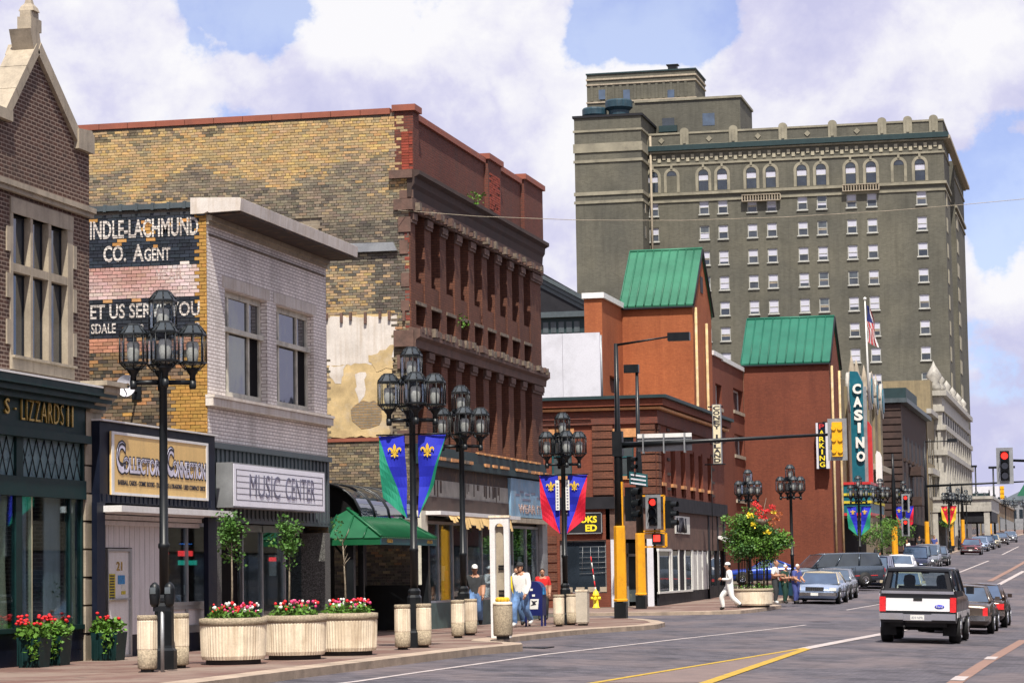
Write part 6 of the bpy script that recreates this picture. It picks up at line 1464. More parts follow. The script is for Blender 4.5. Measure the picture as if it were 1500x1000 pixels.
struct('hills', m_, 'far_hill')
# the other side of the street, seen only mirrored in the shop windows
for k, (y0, y1, h, mt_, lb) in enumerate(((-30, 8, 10, 'brick_brown', 'brown brick shop row on the right side beside the camera'), (9, 44, 9, 'brick_tan', 'tan brick shop row across the street from the gabled shop'), (45, 82, 11, 'brick_red', 'red brick shop row across the street from the pillared building'), (100, 150, 9, 'stucco_tan', 'tan stucco row across the street after the crossing'), (151, 215, 12, 'brick_red', 'long red brick block across the street from the theatre'))):
    g = thing('opposite_shop_row', lb, 'building', (6.6, y0, 0)); zb_q = prof(y0)-.5; hh = []
    n = int((y1-y0)/3.2)
    for i in range(n):
        for f in (0, 1): hh.append((y0+.8+i*3.2, y0+2.3+i*3.2, zb_q+4.4+f*3, zb_q+6.2+f*3)) if 6.2+f*3 < h else None
    mb = MB(); wall(mb, 'X', 0, y0, y1, zb_q+3.2, zb_q+h, hh, .2); mb.v = [(6.6-(x-0), y, z) for x, y, z in mb.v]; mb.build('wall', mt_, g)
    MB().box(6.81, 16, y0, y1, 0 if zb_q > 0 else zb_q, zb_q+h-.3).build('body', 'dark_void', g)
    mb = MB()
    for i in range(n): mb.box(6.62, 6.7, y0+.3+i*3.2, y0+3.1+i*3.2, zb_q+.4, zb_q+3.1)
    mb.build('shopfront', 'glass_grey', g); MB().box(6.3, 6.6, y0, y1, zb_q+h-.2, zb_q+h+.2).build('cornice', 'limestone', g)
# ================================================================== street lamps
LA = R(24)
M('cap_metal', (.045, .055, .065), .35, metal=.2, var=.2); M('lens_white', (.62, .59, .53), .6, var=.2, s=6, grain=.2)
def lantern(parent, x, y, z):
    mb = MB(); n = 8; r = .218
    mb.lathe([(.05, .735), (.10, .73), (.125, .70), (.10, .69)], x, y, z, n, sm=False, rot=math.pi/8); mb.lathe([(r-.03, .575), (r+.004, .575), (r+.012, .56), (r+.012, .535), (r-.03, .535)], x, y, z, n, sm=False, rot=math.pi/8); cap_ = None
    for k in range(n):
        a = math.pi/8+math.tau*k/n; c_, s_ = math.cos(a), math.sin(a)
        mb.tube([(x+r*c_, y+r*s_, z+.10), (x+r*c_, y+r*s_, z+.54)], .0125, 4); mb.tube([(x+r*c_, y+r*s_, z+.10), (x+.12*c_, y+.12*s_, z)], .009, 4)
        mb.tube([(x+(r-.0)*c_, y+r*s_, z+.575), (x+.125*c_, y+.125*s_, z+.70)], .012, 4)
    for zz_, rr_ in ((.10, r), (0, .12)): mb.lathe([(rr_-.02, zz_-.015), (rr_+.012, zz_-.015), (rr_+.012, zz_+.015), (rr_-.02, zz_+.015)], x, y, z, n, sm=False, rot=math.pi/8)
    mb.lathe([(.05, -.22), (.05, -.10), (.10, -.03), (.12, 0)], x, y, z, 8)
    f = mb.build('lantern', 'iron_black', parent)
    g = MB(); g.lathe([(.115, .01), (r-.012, .10), (r-.012, .55)], x, y, z, n, sm=False, rot=math.pi/8); g.f = g.f[:-2]; g.m = g.m[:-2]; g.c = g.c[:-2]; g.sm = g.sm[:-2]; g.build('glass', 'lantern_glass', f); g = MB(); g.lathe([(r-.004, .57), (.12, .70)], x, y, z, n, sm=False, rot=math.pi/8); g.f = g.f[:-2]; g.m = g.m[:-2]; g.c = g.c[:-2]; g.sm = g.sm[:-2]; g.build('cap_panels', 'cap_metal', f)
    q = MB(); q.lathe([(.05, .06), (.08, .10), (.10, .22), (.105, .40), (.08, .44), (0, .45)], x, y, z, 10); q.build('lamp_lens', 'lens_white', f)
def make_lamp(label):
    t = thing('street_lamp', label, 'street lamp', group='black street lamps with clustered lanterns')
    mb = MB(); mb.lathe([(.20, 0), (.20, .30), (.165, .34), (.155, .38), (.15, 1.0), (.12, 1.05), (.13, 1.08), (.13, 1.13), (.09, 1.18)], 0, 0, 0, 8, sm=False, rot=math.pi/8); mb.build('base', 'iron_black', t)
    mb = MB(); mb.lathe([(.078, 1.1), (.078, 1.9), (.095, 1.92), (.095, 1.98), (.072, 2.0), (.066, 4.45), (.085, 4.48), (.085, 4.62), (.06, 4.66), (.055, 5.2)], 0, 0, 0, 10); mb.build('pole', 'iron_black', t)
    mb = MB()
    for k in range(4):
        a = LA + k*math.pi/2; c_, s_ = math.cos(a), math.sin(a)
        mb.tube([(0, 0, 4.55), (.47*c_, .47*s_, 4.55)], .045, 6); mb.lathe([(.05, -.14), (.06, -.10), (.06, 0)], .47*c_, .47*s_, 4.58, 8)
    mb.build('cross_arm', 'iron_black', t)
    for k in range(4):
        a = LA + k*math.pi/2; lantern(t, .47*math.cos(a), .47*math.sin(a), 4.76)
    lantern(t, 0, 0, 5.30)
    return t
lamp_pts = []
for (x, y) in ((241, 980), (608, 948), (680, 930), (829, 915), (1162, 876)): g = G(x, y); lamp_pts.append((g.x, g.y))
lamp_pts += [(-16.9, 128), (-13.95, 154), (-14.1, 171), (-14.0, 189.5), (-14.1, 246), (-14.1, 262), (-14.3, 281), (-14.1, 300), (-14.2, 322), (-14.2, 350), (-14.1, 385), (-14.2, 425), (-14.1, 470)]
lamp_lb = ['nearest and largest black street lamp, in front of the yellow shop sign', 'black street lamp carrying the blue and green banners beside the green shelter', 'black street lamp in front of the pillared building, just behind the blue and green banners', 'black street lamp carrying the blue and red banners near the mailbox', 'black street lamp beside the light blue car with its open door', 'black street lamp behind the round planter trees', 'street lamp in front of the casino marquee with blue and green banners', 'street lamp just right of the casino marquee', 'street lamp in front of the brownstone with blue and red banners', 'street lamp before the stone canopy carrying red and yellow banners']
L0 = make_lamp(lamp_lb[0])
for i, (x, y) in enumerate(lamp_pts):
    o = L0 if i == 0 else copy_tree(L0)
    o.location = (x, y, prof(y)); o['label'] = lamp_lb[i] if i < len(lamp_lb) else 'small far street lamp in the crowded row climbing the hill'
    if i == 0: o.scale = (1.0, 1.0, 1.0)

# ------------------------------------------------------------------ banners
M('banner_blue', (.012, .02, .42), .75, var=.1); M('banner_green', (.008, .22, .13), .75, var=.1); M('banner_red', (.55, .006, .03), .75, var=.1); M('banner_yellow', (.65, .42, .03), .75, var=.1); M('banner_purple', (.06, .03, .20), .75)
def fleur(cx, cz, s, y):
    mb = MB()
    def P(pts):
        q = [(cx+a*s, y, cz+b*s) for a, b in pts]; mb.prism(q, (0, -.006, 0)); mb.prism([(cx-(p[0]-cx), y, p[2]) for p in reversed(q)], (0, -.006, 0)) if abs(sum(a for a, b in pts)) > .05 else None
    P([(0, .5), (.10, .32), (.11, .15), (.05, -.02), (0, -.05), (-.05, -.02), (-.11, .15), (-.10, .32)])
    P([(.07, -.06), (.12, .10), (.24, .24), (.38, .25), (.47, .15), (.46, .02), (.40, -.04), (.40, .08), (.33, .13), (.26, .06), (.20, -.10)])
    P([(-.24, -.06), (.24, -.06), (.24, -.14), (-.24, -.14)])
    P([(0, -.12), (.08, -.2), (.06, -.38), (0, -.48), (-.06, -.38), (-.08, -.2)])
    P([(.06, -.14), (.14, -.24), (.24, -.26), (.26, -.34), (.18, -.38), (.08, -.28)])
    return mb
def banner(lx, ly, label, c1, c2, side, sway, strip=False):
    zb = prof(ly); t = thing('banner', label, 'banner', (lx, ly, zb+4.2), 'two-tone banners hanging from the lamps')
    S_ = side
    A = (.14, 4.24); Bt = (.70, 4.24); Cc = (.62 if not sway else .44, 3.0 if not sway else 3.25); D = (.10 if not sway else .13, 2.58)
    def wav(u, v): return -.05 - .05*math.sin(v*5+u*4) - (.07*abs(u-.3))*(4.24-v)
    def grid(poly, mat, name):
        # triangulated cloth patch, subdivided for the folds
        mb = MB(); a, b, c = poly; n = 8
        def pt(i, j): 
            s, q = i/n, j/n; u = a[0]+(b[0]-a[0])*s+(c[0]-a[0])*q; v = a[1]+(b[1]-a[1])*s+(c[1]-a[1])*q
            return (lx+S_*u, ly+wav(u, v), zb+v)
        for i in range(n):
            for j in range(n-i):
                mb._f((len(mb.v), len(mb.v)+1, len(mb.v)+2), 0, None, True); mb.v += [pt(i, j), pt(i+1, j), pt(i, j+1)]
                if i+j < n-1: mb._f((len(mb.v), len(mb.v)+1, len(mb.v)+2), 0, None, True); mb.v += [pt(i+1, j), pt(i+1, j+1), pt(i, j+1)]
        return mb.build(name, mat, t)
    grid((A, Bt, D), c1, 'upper_cloth'); grid((Bt, Cc, D), c2, 'lower_cloth')
    if sway: pass
    u, v = (.34, 3.93); fleur(lx+S_*u, zb+v, .30, ly+wav(u, v)-.03).build('fleur_de_lis', 'banner_yellow', t)
    mb = MB(); mb.tube([(lx, ly-.05, zb+4.26), (lx+S_*.74, ly-.05, zb+4.26)], .018, 5); mb.tube([(lx, ly-.02, zb+2.6), (lx+S_*.14, ly-.05, zb+2.6)], .015, 5); mb.build('rod', 'iron_black', t)
    if strip:
        mb = MB(); mb.box(lx+S_*.09, lx+S_*.20, ly-.16, ly-.15, zb+3.25, zb+4.1); mb.build('lettered_strip', 'frame_bright', t)
        mb = MB()
        for k in range(9): mb.box(lx+S_*.12, lx+S_*.12+S_*.05, ly-.166, ly-.161, zb+3.3+k*.085, zb+3.34+k*.085)
        mb.build('lettering', 'letter_grey', t)
bl = [(1, 'blue and green', 'green roofed shelter'), (3, 'blue and red', 'mailbox')]
for (i, c1, c2, nm, st, wh) in ((1, 'banner_blue', 'banner_green', 'big blue and green banner beside the green shelter', False, 0), (3, 'banner_blue', 'banner_red', 'big blue and red banner near the mailbox', True, 0), (6, 'banner_blue', 'banner_green', 'small blue and green banner before the casino marquee', False, 0), (8, 'banner_blue', 'banner_red', 'small blue and red banner before the brownstone', False, 0), (9, 'banner_red', 'banner_yellow', 'small red and yellow banner before the stone canopy', False, 0), (12, 'banner_purple', 'banner_yellow', 'far purple and yellow banner in the crowded lamp row', False, 0)):
    for s_ in (-1, 1): banner(*lamp_pts[i], nm + (', left of its lamp' if s_ < 0 else ', right of its lamp'), c1, c2, s_, s_ > 0 and i == 1, st)

dg_ = G(782, 948, False); td = thing('storm_drain', 'dark storm drain slot in the gutter below the waste bin', 'drain', (dg_.x, dg_.y, dg_.z)); MB().box(dg_.x-.35, dg_.x+.35, dg_.y-.5, dg_.y+.5, dg_.z-.05, dg_.z+.012).build('grate', 'iron_black', td)
# ------------------------------------------------------------------ bollards and bins
def bollard():
    t = thing('concrete_bollard', '', 'bollard', group='ribbed concrete bollards at the lamp feet')
    MB().lathe([(.135, .05), (.15, .07), (.152, .34)], 0, 0, 0, 24).build('aggregate_foot', 'aggregate', t)
    MB().lathe([(.150, .34), (.156, .36), (.156, .78), (.150, .80)], 0, 0, 0, 40, sm=False, flute=.045).build('ribbed_shaft', 'concrete_ribbed', t)
    MB().lathe([(.150, .80), (.158, .81), (.158, .865), (.145, .875), (0, .875)], 0, 0, 0, 24).build('cap', 'aggregate', t)
    MB().box(-.08, .08, -.08, .08, 0, .05).build('foot_block', 'roof_felt', t)
    return t
b0 = bollard()
bp = [(216, 984, 'left of the nearest lamp'), (263, 978, 'right of the nearest lamp'), (590, 951, 'left of the banner lamp by the green shelter'), (621, 948, 'right of the banner lamp by the green shelter'), (671, 934, 'left of the lamp in front of the pillared building'), (690, 930, 'right of the lamp in front of the pillared building'), (819, 917, 'left of the lamp near the mailbox'), (838, 915, 'right of the lamp near the mailbox')]
for i, (x, y, l) in enumerate(bp):
    g = G(x, y); o = b0 if i == 0 else copy_tree(b0); o.location = (g.x, g.y, prof(g.y)); o['label'] = 'ribbed concrete bollard ' + l
def tub(name, label, cat, x, y, r, h, nfl=60, rib=True, group=None, foot=True):
    g = G(x, y); t = thing(name, label, cat, (g.x, g.y, prof(g.y)), group); z = prof(g.y)
    MB().lathe([(r*.82, 0), (r*.82, .10)], g.x, g.y, z, 20).build('foot', 'roof_felt', t)
    MB().lathe([(r*.93, .08), (r*.97, .14), (r, h-.14), (r*.98, h-.10)], g.x, g.y, z, nfl*2, sm=False, flute=.022 if rib else 0).build('ribbed_bowl', 'concrete_ribbed', t)
    MB().lathe([(r*.99, h-.11), (r*1.02, h-.10), (r*1.02, h), (r*.9, h+.01), (r*.88, h-.05), (0, h-.05)], g.x, g.y, z, 40).build('rim', 'aggregate', t)
    return t, Vector((g.x, g.y, z+h))
def flowers(parent, c, r, rnd, cols, n=70, hgt=.16, nm='flowers'):
    mb = MB(); leaves(mb, c+Vector((0, 0, .05)), r*.9, n*9, .085, rnd, 0, .16/r, 0); mb.build('foliage', 'leaf', parent, kind='stuff')
    for ci, (mt_, lo, hi) in enumerate(cols):
        mb = MB()
        for _ in range(n//3):
            a = rnd.uniform(0, math.tau); q = r*.85*math.sqrt(rnd.random()); x = q*math.cos(a); y_ = q*math.sin(a)
            if not (lo <= x/r <= hi): continue
            zz = .10+rnd.uniform(0, hgt); rr_ = rnd.uniform(.02, .038)
            mb.lathe([(0, -rr_), (rr_, -.3*rr_), (rr_*.8, rr_*.6), (0, rr_)], c.x+x, c.y+y_, c.z+zz, 6)
        if mb.v: mb.build(nm, mt_, parent, kind='stuff')
rf = random.Random(8)
tubs = []
for i, (x, y, l) in enumerate(((342, 972, 'large ribbed concrete planter nearest the camera with a small round-headed tree'), (432, 965, 'middle one of three ribbed concrete planters with red and white flowers and a small tree'), (509, 959, 'third ribbed concrete planter holding flowers and a thin bare sapling'))):
    t, c = tub('concrete_planter', l, 'planter', x, y, .555, .76, group='round concrete planters along the kerb'); tubs.append((t, c))
    flowers(t, c, .5, rf, [('petal_red', -1, 1), ('petal_white', -.6, .9), ('petal_pink', -.3, 1)], 60)
M('leaf_mid', (.055, .14, .02), .6, s=6, var=.5)
def small_tree(c, label, h, cr, ch, n, mat, leafs, seed, lean=0):
    t = thing('small_tree', label, 'tree', tuple(c)); r_ = random.Random(seed)
    mb = MB(); mb.tube([c+Vector((0, 0, -.05)), c+Vector((lean*.3, .02, h*.4)), c+Vector((lean, 0, h))], .022, 6, 0, .010)
    for k in range(9):
        a = r_.uniform(0, 6.28); z = h*(.62+.4*r_.random()); mb.tube([c+Vector((lean*z/h, 0, z)), c+Vector((lean+cr*.8*math.cos(a), cr*.8*math.sin(a), z+.25*r_.random()+.05))], .008, 4, 0, .003)
    mb.build('trunk', 'bark', t)
    mb = MB()
    for k in range(n//22):
        v = Vector((r_.gauss(0, .48)*cr, r_.gauss(0, .48)*cr, r_.gauss(0, .45)*ch)); leaves(mb, c+Vector((lean, 0, h))+v, .12, 22, leafs, r_, 0, 1, 0)
    if mb.v: mb.build('crown', mat, t)
    return t
small_tree(tubs[0][1]+Vector((-.02, 0, 0)), 'small round-headed green tree standing in the nearest concrete planter', 1.40, .19, .40, 900, 'leaf_mid', .065, 2)
small_tree(tubs[1][1]+Vector((-.10, 0, 0)), 'small round-headed green tree standing in the middle concrete planter', 1.36, .18, .38, 800, 'leaf_mid', .065, 3, .02)
small_tree(tubs[2][1]+Vector((-.02, 0, 0)), 'thin nearly bare sapling standing in the third concrete planter', 1.35, .22, .35, 44, 'leaf_dark', .06, 4, -.05)
# waste bin with litter, phone pedestal
g = G(737, 936); zb = prof(g.y); tb = thing('waste_bin', 'round aggregate waste bin with white rim and yellow bag before the white pedestal', 'bin', (g.x, g.y, zb))
MB().lathe([(.17, 0), (.17, .08)], g.x, g.y, zb, 4, rot=math.pi/4, sm=False).build('foot', 'roof_felt', tb)
MB().lathe([(.20, .08), (.215, .12), (.22, .74), (.21, .76)], g.x, g.y, zb, 24).build('drum', 'aggregate', tb)
MB().lathe([(.20, .75), (.225, .76), (.21, .82), (.13, .84), (.10, .80), (0, .79)], g.x, g.y, zb, 24).build('rim', 'concrete_ribbed', tb)
mb = MB(); rr_ = random.Random(6)
for k in range(9): a = k*.7; mb.lathe([(0, -.05), (.06, 0), (.04, .06), (0, .08)], g.x+.11*math.cos(a), g.y+.11*math.sin(a), zb+.86, 6)
mb.build('bin_bag', 'banner_yellow', tb)
gx_, gy_ = g.x-.42, g.y+1.6; zb = prof(gy_); tk = thing('phone_pedestal', 'tall white arched pedestal with a narrow slot behind the waste bin', 'phone booth', (gx_, gy_, zb))
HT = (835-757)/3888*gy_+1.6-zb; Wd = .225
mb = MB(); mb.box(gx_-Wd, gx_-Wd+.12, gy_, gy_+.14, 0+zb, zb+HT-.25); mb.box(gx_+Wd-.12, gx_+Wd, gy_, gy_+.14, zb, zb+HT-.25)
n = 8; arc_o = [(gx_-Wd, gy_, zb+HT-.25), (gx_-Wd, gy_, zb+HT), (gx_+Wd, gy_, zb+HT), (gx_+Wd, gy_, zb+HT-.25)] + [(gx_+(Wd-.12)*math.cos(math.pi*k/n), gy_, zb+HT-.25+.12*math.sin(math.pi*k/n)) for k in range(n+1)]
mb.prism(arc_o, (0, .14, 0)); mb.build('frame', 'white_paint', tk)
mb = MB(); mb.box(gx_-Wd+.12, gx_+Wd-.12, gy_+.12, gy_+.15, zb, zb+HT-.2); mb.build('slot_panel', 'limestone', tk)
mb = MB()
for z_ in (.62, .95, 1.05, 1.55, 1.62): mb.box(gx_-.05, gx_+.10, gy_+.08, gy_+.12, zb+z_, zb+z_+.035)
mb.box(gx_-.07, gx_+.09, gy_+.06, gy_+.12, zb+.62, zb+1.0-.1); mb.build('handset', 'iron_black', tk)
MB().box(gx_-Wd-.02, gx_+Wd+.02, gy_-.02, gy_+.16, zb+HT, zb+HT+.05).build('cap', 'concrete_ribbed', tk)
g = G(851, 916); zb = prof(g.y); tb = thing('concrete_bin', 'square pale concrete bin right of the mailbox lamp', 'bin', (g.x, g.y, zb))
MB().lathe([(.19, .05), (.22, .10), (.235, .95)], g.x, g.y+.3, zb, 4, rot=math.pi/4, sm=False).build('body', 'concrete', tb); MB().lathe([(.25, .95), (.25, 1.0), (0, 1.0)], g.x, g.y+.3, zb, 4, rot=math.pi/4, sm=False).build('lid', 'concrete_ribbed', tb); MB().box(g.x-.12, g.x+.12, g.y+.2, g.y+.4, zb, zb+.05).build('foot', 'roof_felt', tb)
# mailbox
g = G(782, 917); zb = prof(g.y); tm_ = thing('mailbox', 'dark blue postal collection box with white eagle emblem on four legs', 'mailbox', (g.x, g.y, zb))
M('postal_blue', (.008, .014, .10), .4, var=.1)
hw = .255; arc = [(g.x-hw, g.y, zb+.30), (g.x-hw, g.y, zb+1.0)] + [(g.x-hw*math.cos(math.pi*k/12), g.y, zb+1.0+hw*math.sin(math.pi*k/12)) for k in range(1, 12)] + [(g.x+hw, g.y, zb+1.0), (g.x+hw, g.y, zb+.30)]
mb = MB(); mb.prism(arc, (0, .50, 0)); bd = mb.build('body', 'postal_blue', tm_)
for dx_ in (-hw+.03, hw-.03):
    for dy_ in (.03, .47): MB().box(g.x+dx_-.025, g.x+dx_+.025, g.y+dy_-.025, g.y+dy_+.025, zb, zb+.30).build('leg', 'postal_blue', tm_)
mb = MB(); mb.prism([(g.x-.115, g.y-.004, zb+.48), (g.x+.125, g.y-.004, zb+.48), (g.x+.155, g.y-.004, zb+.76), (g.x-.085, g.y-.004, zb+.76)], (0, .004, 0)); em = mb.build('emblem_panel', 'frame_bright', tm_)
mb = MB(); mb.prism([(g.x-.06, g.y-.008, zb+.73), (g.x+.0, g.y-.008, zb+.70), (g.x+.12, g.y-.008, zb+.715), (g.x+.05, g.y-.008, zb+.66), (g.x+.08, g.y-.008, zb+.60), (g.x-.09, g.y-.008, zb+.57), (g.x-.02, g.y-.008, zb+.63)], (0, .004, 0)); mb.build('eagle_mark', 'sign_black', em)
for (u, v) in ((-.06, 1.02), (.0, .86)): MB().box(g.x+u-.035, g.x+u+.045, g.y-.006, g.y-.001, zb+v-.03, zb+v+.03).build('sticker', 'frame_bright', tm_)
MB().box(g.x+hw, g.x+hw+.02, g.y+.08, g.y+.42, zb+.88, zb+1.08).build('letter_flap', 'poster_blue', tm_)
# parking meter
g = G(231, 983); zb = prof(g.y); pm_ = thing('parking_meter', 'black twin-headed parking meter in front of the nearest lamp', 'parking meter', (g.x, g.y, zb))
gx_, gy_ = g.x+.17, g.y-.25
MB().tube([(gx_, gy_, zb), (gx_, gy_, zb+.95)], .03, 8).build('post', 'galvanised', pm_)
for s_ in (-1, 1):
    mb = MB(); mb.lathe([(.05, 0), (.075, .05), (.085, .16), (.085, .26), (.07, .33), (.03, .37), (0, .38)], gx_+s_*.12, gy_, zb+1.0, 12); hd_ = mb.build('meter_head', 'iron_black', pm_); MB().box(gx_+s_*.12-.045, gx_+s_*.12+.045, gy_-.092, gy_-.084, zb+1.2, zb+1.3).build('dial_window', 'glass_grey', hd_)
mb = MB(); mb.box(gx_-.14, gx_+.14, gy_-.03, gy_+.03, zb+.93, zb+1.0); mb.build('yoke', 'iron_black', pm_)
# geranium boxes
for i, (x, y, w_, lb) in enumerate(((18, 977, .42, 'dark green geranium box at the far left under the shop window'), (52, 974, .40, 'dark green geranium box with red flowers, second from the left edge'), (121, 967, .50, 'dark green geranium box standing against the stone pilaster'))):
    g = G(x, y); g.x = max(g.x, -17.75+.25); zb = prof(g.y); t = thing('flower_box', lb, 'planter', (g.x, g.y, zb), 'green geranium boxes before the gabled shop')
    MB().rings([[(g.x+sx_*w_*.42, g.y+sy_*.22, zb) for sx_, sy_ in ((-1, -1), (1, -1), (1, 1), (-1, 1))], [(g.x+sx_*w_*.5, g.y+sy_*.26, zb+.5) for sx_, sy_ in ((-1, -1), (1, -1), (1, 1), (-1, 1))]], 0, True, False).build('box', 'shop_green', t)
    for k in range(5): MB().box(g.x-w_*.44+k*w_*.22-.012, g.x-w_*.44+k*w_*.22+.012, g.y-.262, g.y-.23, zb+.04, zb+.48).build('slat', 'shop_green', t)
    c = Vector((g.x, g.y-.05, zb+.58)); mb = MB(); leaves(mb, c, .30, 420, .09, rf, 0, .55, 0); leaves(mb, c+Vector((.12, -.25, -.25)), .12, 70, .08, rf, 0, 1.8, 0); mb.build('foliage', 'leaf', t, kind='stuff')
    mb = MB()
    for k in range(20 if i < 2 else 7): mb.lathe([(0, -.025), (.038, 0), (.026, .02), (0, .03)], c.x+rf.uniform(-.26, .26), c.y+rf.uniform(-.2, .1), c.z+rf.uniform(.12, .28), 7)
    mb.build('geranium_bloom', 'petal_red', t, kind='stuff')
# hydrant and marker rod
hx_, hy_ = fxz(873, 880, 105.4)[0], 105.4
th = thing('fire_hydrant', 'yellow fire hydrant on the side street pavement below the books sign', 'hydrant', (hx_, hy_, 0))
MB().lathe([(.15, 0), (.15, .05), (.11, .07), (.11, .48), (.14, .50), (.14, .54), (.12, .58), (.09, .68), (.03, .72), (.03, .77), (0, .77)], hx_, hy_, 0, 12).build('barrel', 'letter_yellow', th)
for d_ in ((-1, 0), (1, 0), (0, -1)): MB().tube([(hx_, hy_, .40), (hx_+.2*d_[0], hy_+.2*d_[1], .40)], .065, 8).build('nozzle', 'letter_yellow', th)
th = thing('marker_rod', 'thin red and white striped rod leaning above the hydrant', 'marker', (hx_+.05, hy_+.25, .6))
pa, pb = Vector((hx_+.03, hy_+.22, .1)), Vector((hx_-.22, hy_+.22, 2.08))
for k in range(8): MB().tube([pa+(pb-pa)*k/8, pa+(pb-pa)*(k+1)/8], .022, 6).build('stripe', 'petal_red' if k % 2 else 'frame_bright', th)

# ================================================================== signal poles
def signal_head(parent, x, y, z, face, lit=None, back=False, plate=True, yellow=False, housing='iron_black', s=1.0):
    """three-lamp head; face: angle the lenses look towards (0 = towards the camera, pi = away, pi/2 = +X)"""
    c_, s_ = math.cos(face), math.sin(face)
    def T(mb):
        mb.v = [(x+(a*c_-b*s_)*s, y+(a*s_+b*c_)*s, z+q*s) for a, b, q in mb.v]; return mb
    h = T(MB().box(-.16, .16, -.10, .12, -.54, .54)).build('signal_housing', 'signal_yellow' if yellow else housing, parent)
    if plate:
        m_ = MB(); m_.box(-.30, -.165, -.03, -.0, -.66, .66); m_.box(.165, .30, -.03, 0, -.66, .66); m_.box(-.165, .165, -.03, 0, .545, .66); m_.box(-.165, .165, -.03, 0, -.66, -.545); T(m_).build('back_plate', 'galvanised', h)
    for k in range(3):
        zc_ = .36-.36*k
        m_ = MB(); m_.rings([[(.125*math.cos(a*math.tau/14), -.102, zc_+.125*math.sin(a*math.tau/14)) for a in range(14)], [(.12*math.cos(a*math.tau/14), -.115, zc_+.12*math.sin(a*math.tau/14)) for a in range(14)]]); T(m_).build('lens', 'lamp_red' if lit == k else 'glass_dark', h)
        m_ = MB(); rr_ = []
        for d_ in (-.10, -.34): rr_.append([(.14*math.cos(R(-25)+R(230)*a/12), d_, zc_+.14*math.sin(R(-25)+R(230)*a/12)) for a in range(13)])
        m_.rings(rr_, 0, False, True, False); m_.rings([[(p[0]*1.07, p[1], zc_+(p[2]-zc_)*1.07) for p in r__] for r__ in rr_], 0, False, True, False); T(m_).build('visor', housing, h)
        if yellow:
            for q_ in (-.1, .1): m_ = MB(); m_.lathe([(.08, 0), (.08, .05)], q_, 0, 0, 8); m_.v = [(a, .12+q2, zc_+b) for a, b, q2 in m_.v]; T(m_).build('rear_boss', 'signal_yellow', h)
    return h
def signal_pole(name, label, x, y, ztop, lum=1.8, scale=1.0):
    zb = prof(y); t = thing(name, label, 'traffic light pole', (x, y, zb), 'yellow and black signal poles')
    MB().lathe([(.27, 0), (.27, .50), (.25, .54)], x, y, zb, 4, rot=math.pi/4, sm=False).build('base', 'iron_black', t)
    MB().lathe([(.235, .54), (.235, .60), (.21, .62), (.19, 2.9), (.18, 2.94)], x, y, zb, 8, sm=False, rot=math.pi/8).build('yellow_sleeve', 'yellow_paint', t)
    MB().lathe([(.15, 2.94), (.135, 5.6), (.09, 6.2), (.065, ztop)], x, y, zb, 10).build('mast', 'iron_black', t)
    if lum:
        MB().tube([(x, y, zb+ztop-.05), (x+lum, y, zb+ztop+.16)], .045, 6, 0, .03).build('lamp_arm', 'iron_black', t)
        MB().box(x+lum-.05, x+lum+.66, y-.14, y+.14, zb+ztop+.02, zb+ztop+.28).build('luminaire', 'iron_black', t)
    return t
g = G(910, 905); x1, y1 = g.x, g.y; zt_ = PY_(903, 503, y1).z
t1 = signal_pole('signal_pole', 'tall black and yellow signal pole with the long mast arm at the near kerb corner', x1, y1, zt_, 1.75)
ze1, ze2 = PY_(912, 652, y1).z, PY_(1216, 636, y1).z; xe2 = PY_(1218, 636, y1).x
MB().tube([(x1, y1, ze1), (x1+2, y1, ze1+(ze2-ze1)*.3), (xe2, y1, ze2)], .10, 8, 0, .045).build('mast_arm', 'iron_black', t1)
MB().box(x1-.16, x1+.16, y1-.16, y1+.16, ze1-.35, ze1+.45).build('arm_collar', 'iron_black', t1)
sb0, sb1 = PY_(933, 640, y1), PY_(1013, 660, y1)
tsn = thing('street_name_sign', 'long pale street sign seen from behind on the mast arm', 'sign', (sb0.x, y1, sb0.z))
MB().box(sb0.x, sb1.x, y1+.10, y1+.12, sb1.z+.02, sb0.z-.03).build('plate', 'galvanised', tsn); MB().box(sb0.x, sb1.x, y1+.06, y1+.12, sb0.z-.03, sb0.z+.10).build('top_box', 'white_paint', tsn)
for k in (.12, .5, .88): xx = sb0.x+(sb1.x-sb0.x)*k; MB().box(xx-.02, xx+.02, y1-.13, y1+.10, sb1.z-.05, sb0.z+.1).build('clamp', 'galvanised', tsn)
ts = thing('traffic_signal', 'yellow backed traffic signal at the tip of the mast arm, seen from behind', 'traffic light', (xe2, y1, ze2), 'traffic signals at the crossing')
ps = PY_(1226, 643, y1-.2); signal_head(ts, ps.x, y1-.05, ps.z, math.pi, None, True, True, True)
ts = thing('traffic_signal', 'dark sideways signal head on the near pole just above the yellow sleeve', 'traffic light', (x1+.4, y1, 4), 'traffic signals at the crossing')
ps = PY_(924, 738, y1); signal_head(ts, ps.x, y1, ps.z, R(70), None, False, False); MB().box(ps.x-.30, ps.x-.24, y1-.1, y1+.1, ps.z-.72, ps.z+.72).build('yellow_bracket', 'yellow_paint', ts)
ts = thing('traffic_signal', 'dark signal head facing sideways high on the near pole under the mast arm', 'traffic light', (x1+.4, y1, 5), 'traffic signals at the crossing')
ps = PY_(924, 689, y1); signal_head(ts, ps.x, y1, ps.z+.1, R(70), None, False, False, s=.66)
y2 = 102.5; x2 = fxz(939, 850, y2)[0]; zt2 = PY_(931, 545, y2).z
t2 = signal_pole('signal_pole', 'second black and yellow signal pole, standing before the corner shop entrance', x2, y2, zt2, 0)
MB().box(x2-.50, x2+.08, y2-.14, y2+.14, zt2-.02, zt2+.30).build('luminaire', 'iron_black', t2)
ts = thing('traffic_signal', 'traffic signal with lit red light and grey back plate beside the second yellow pole', 'traffic light', (x2+.6, y2, 3.9), 'traffic signals at the crossing')
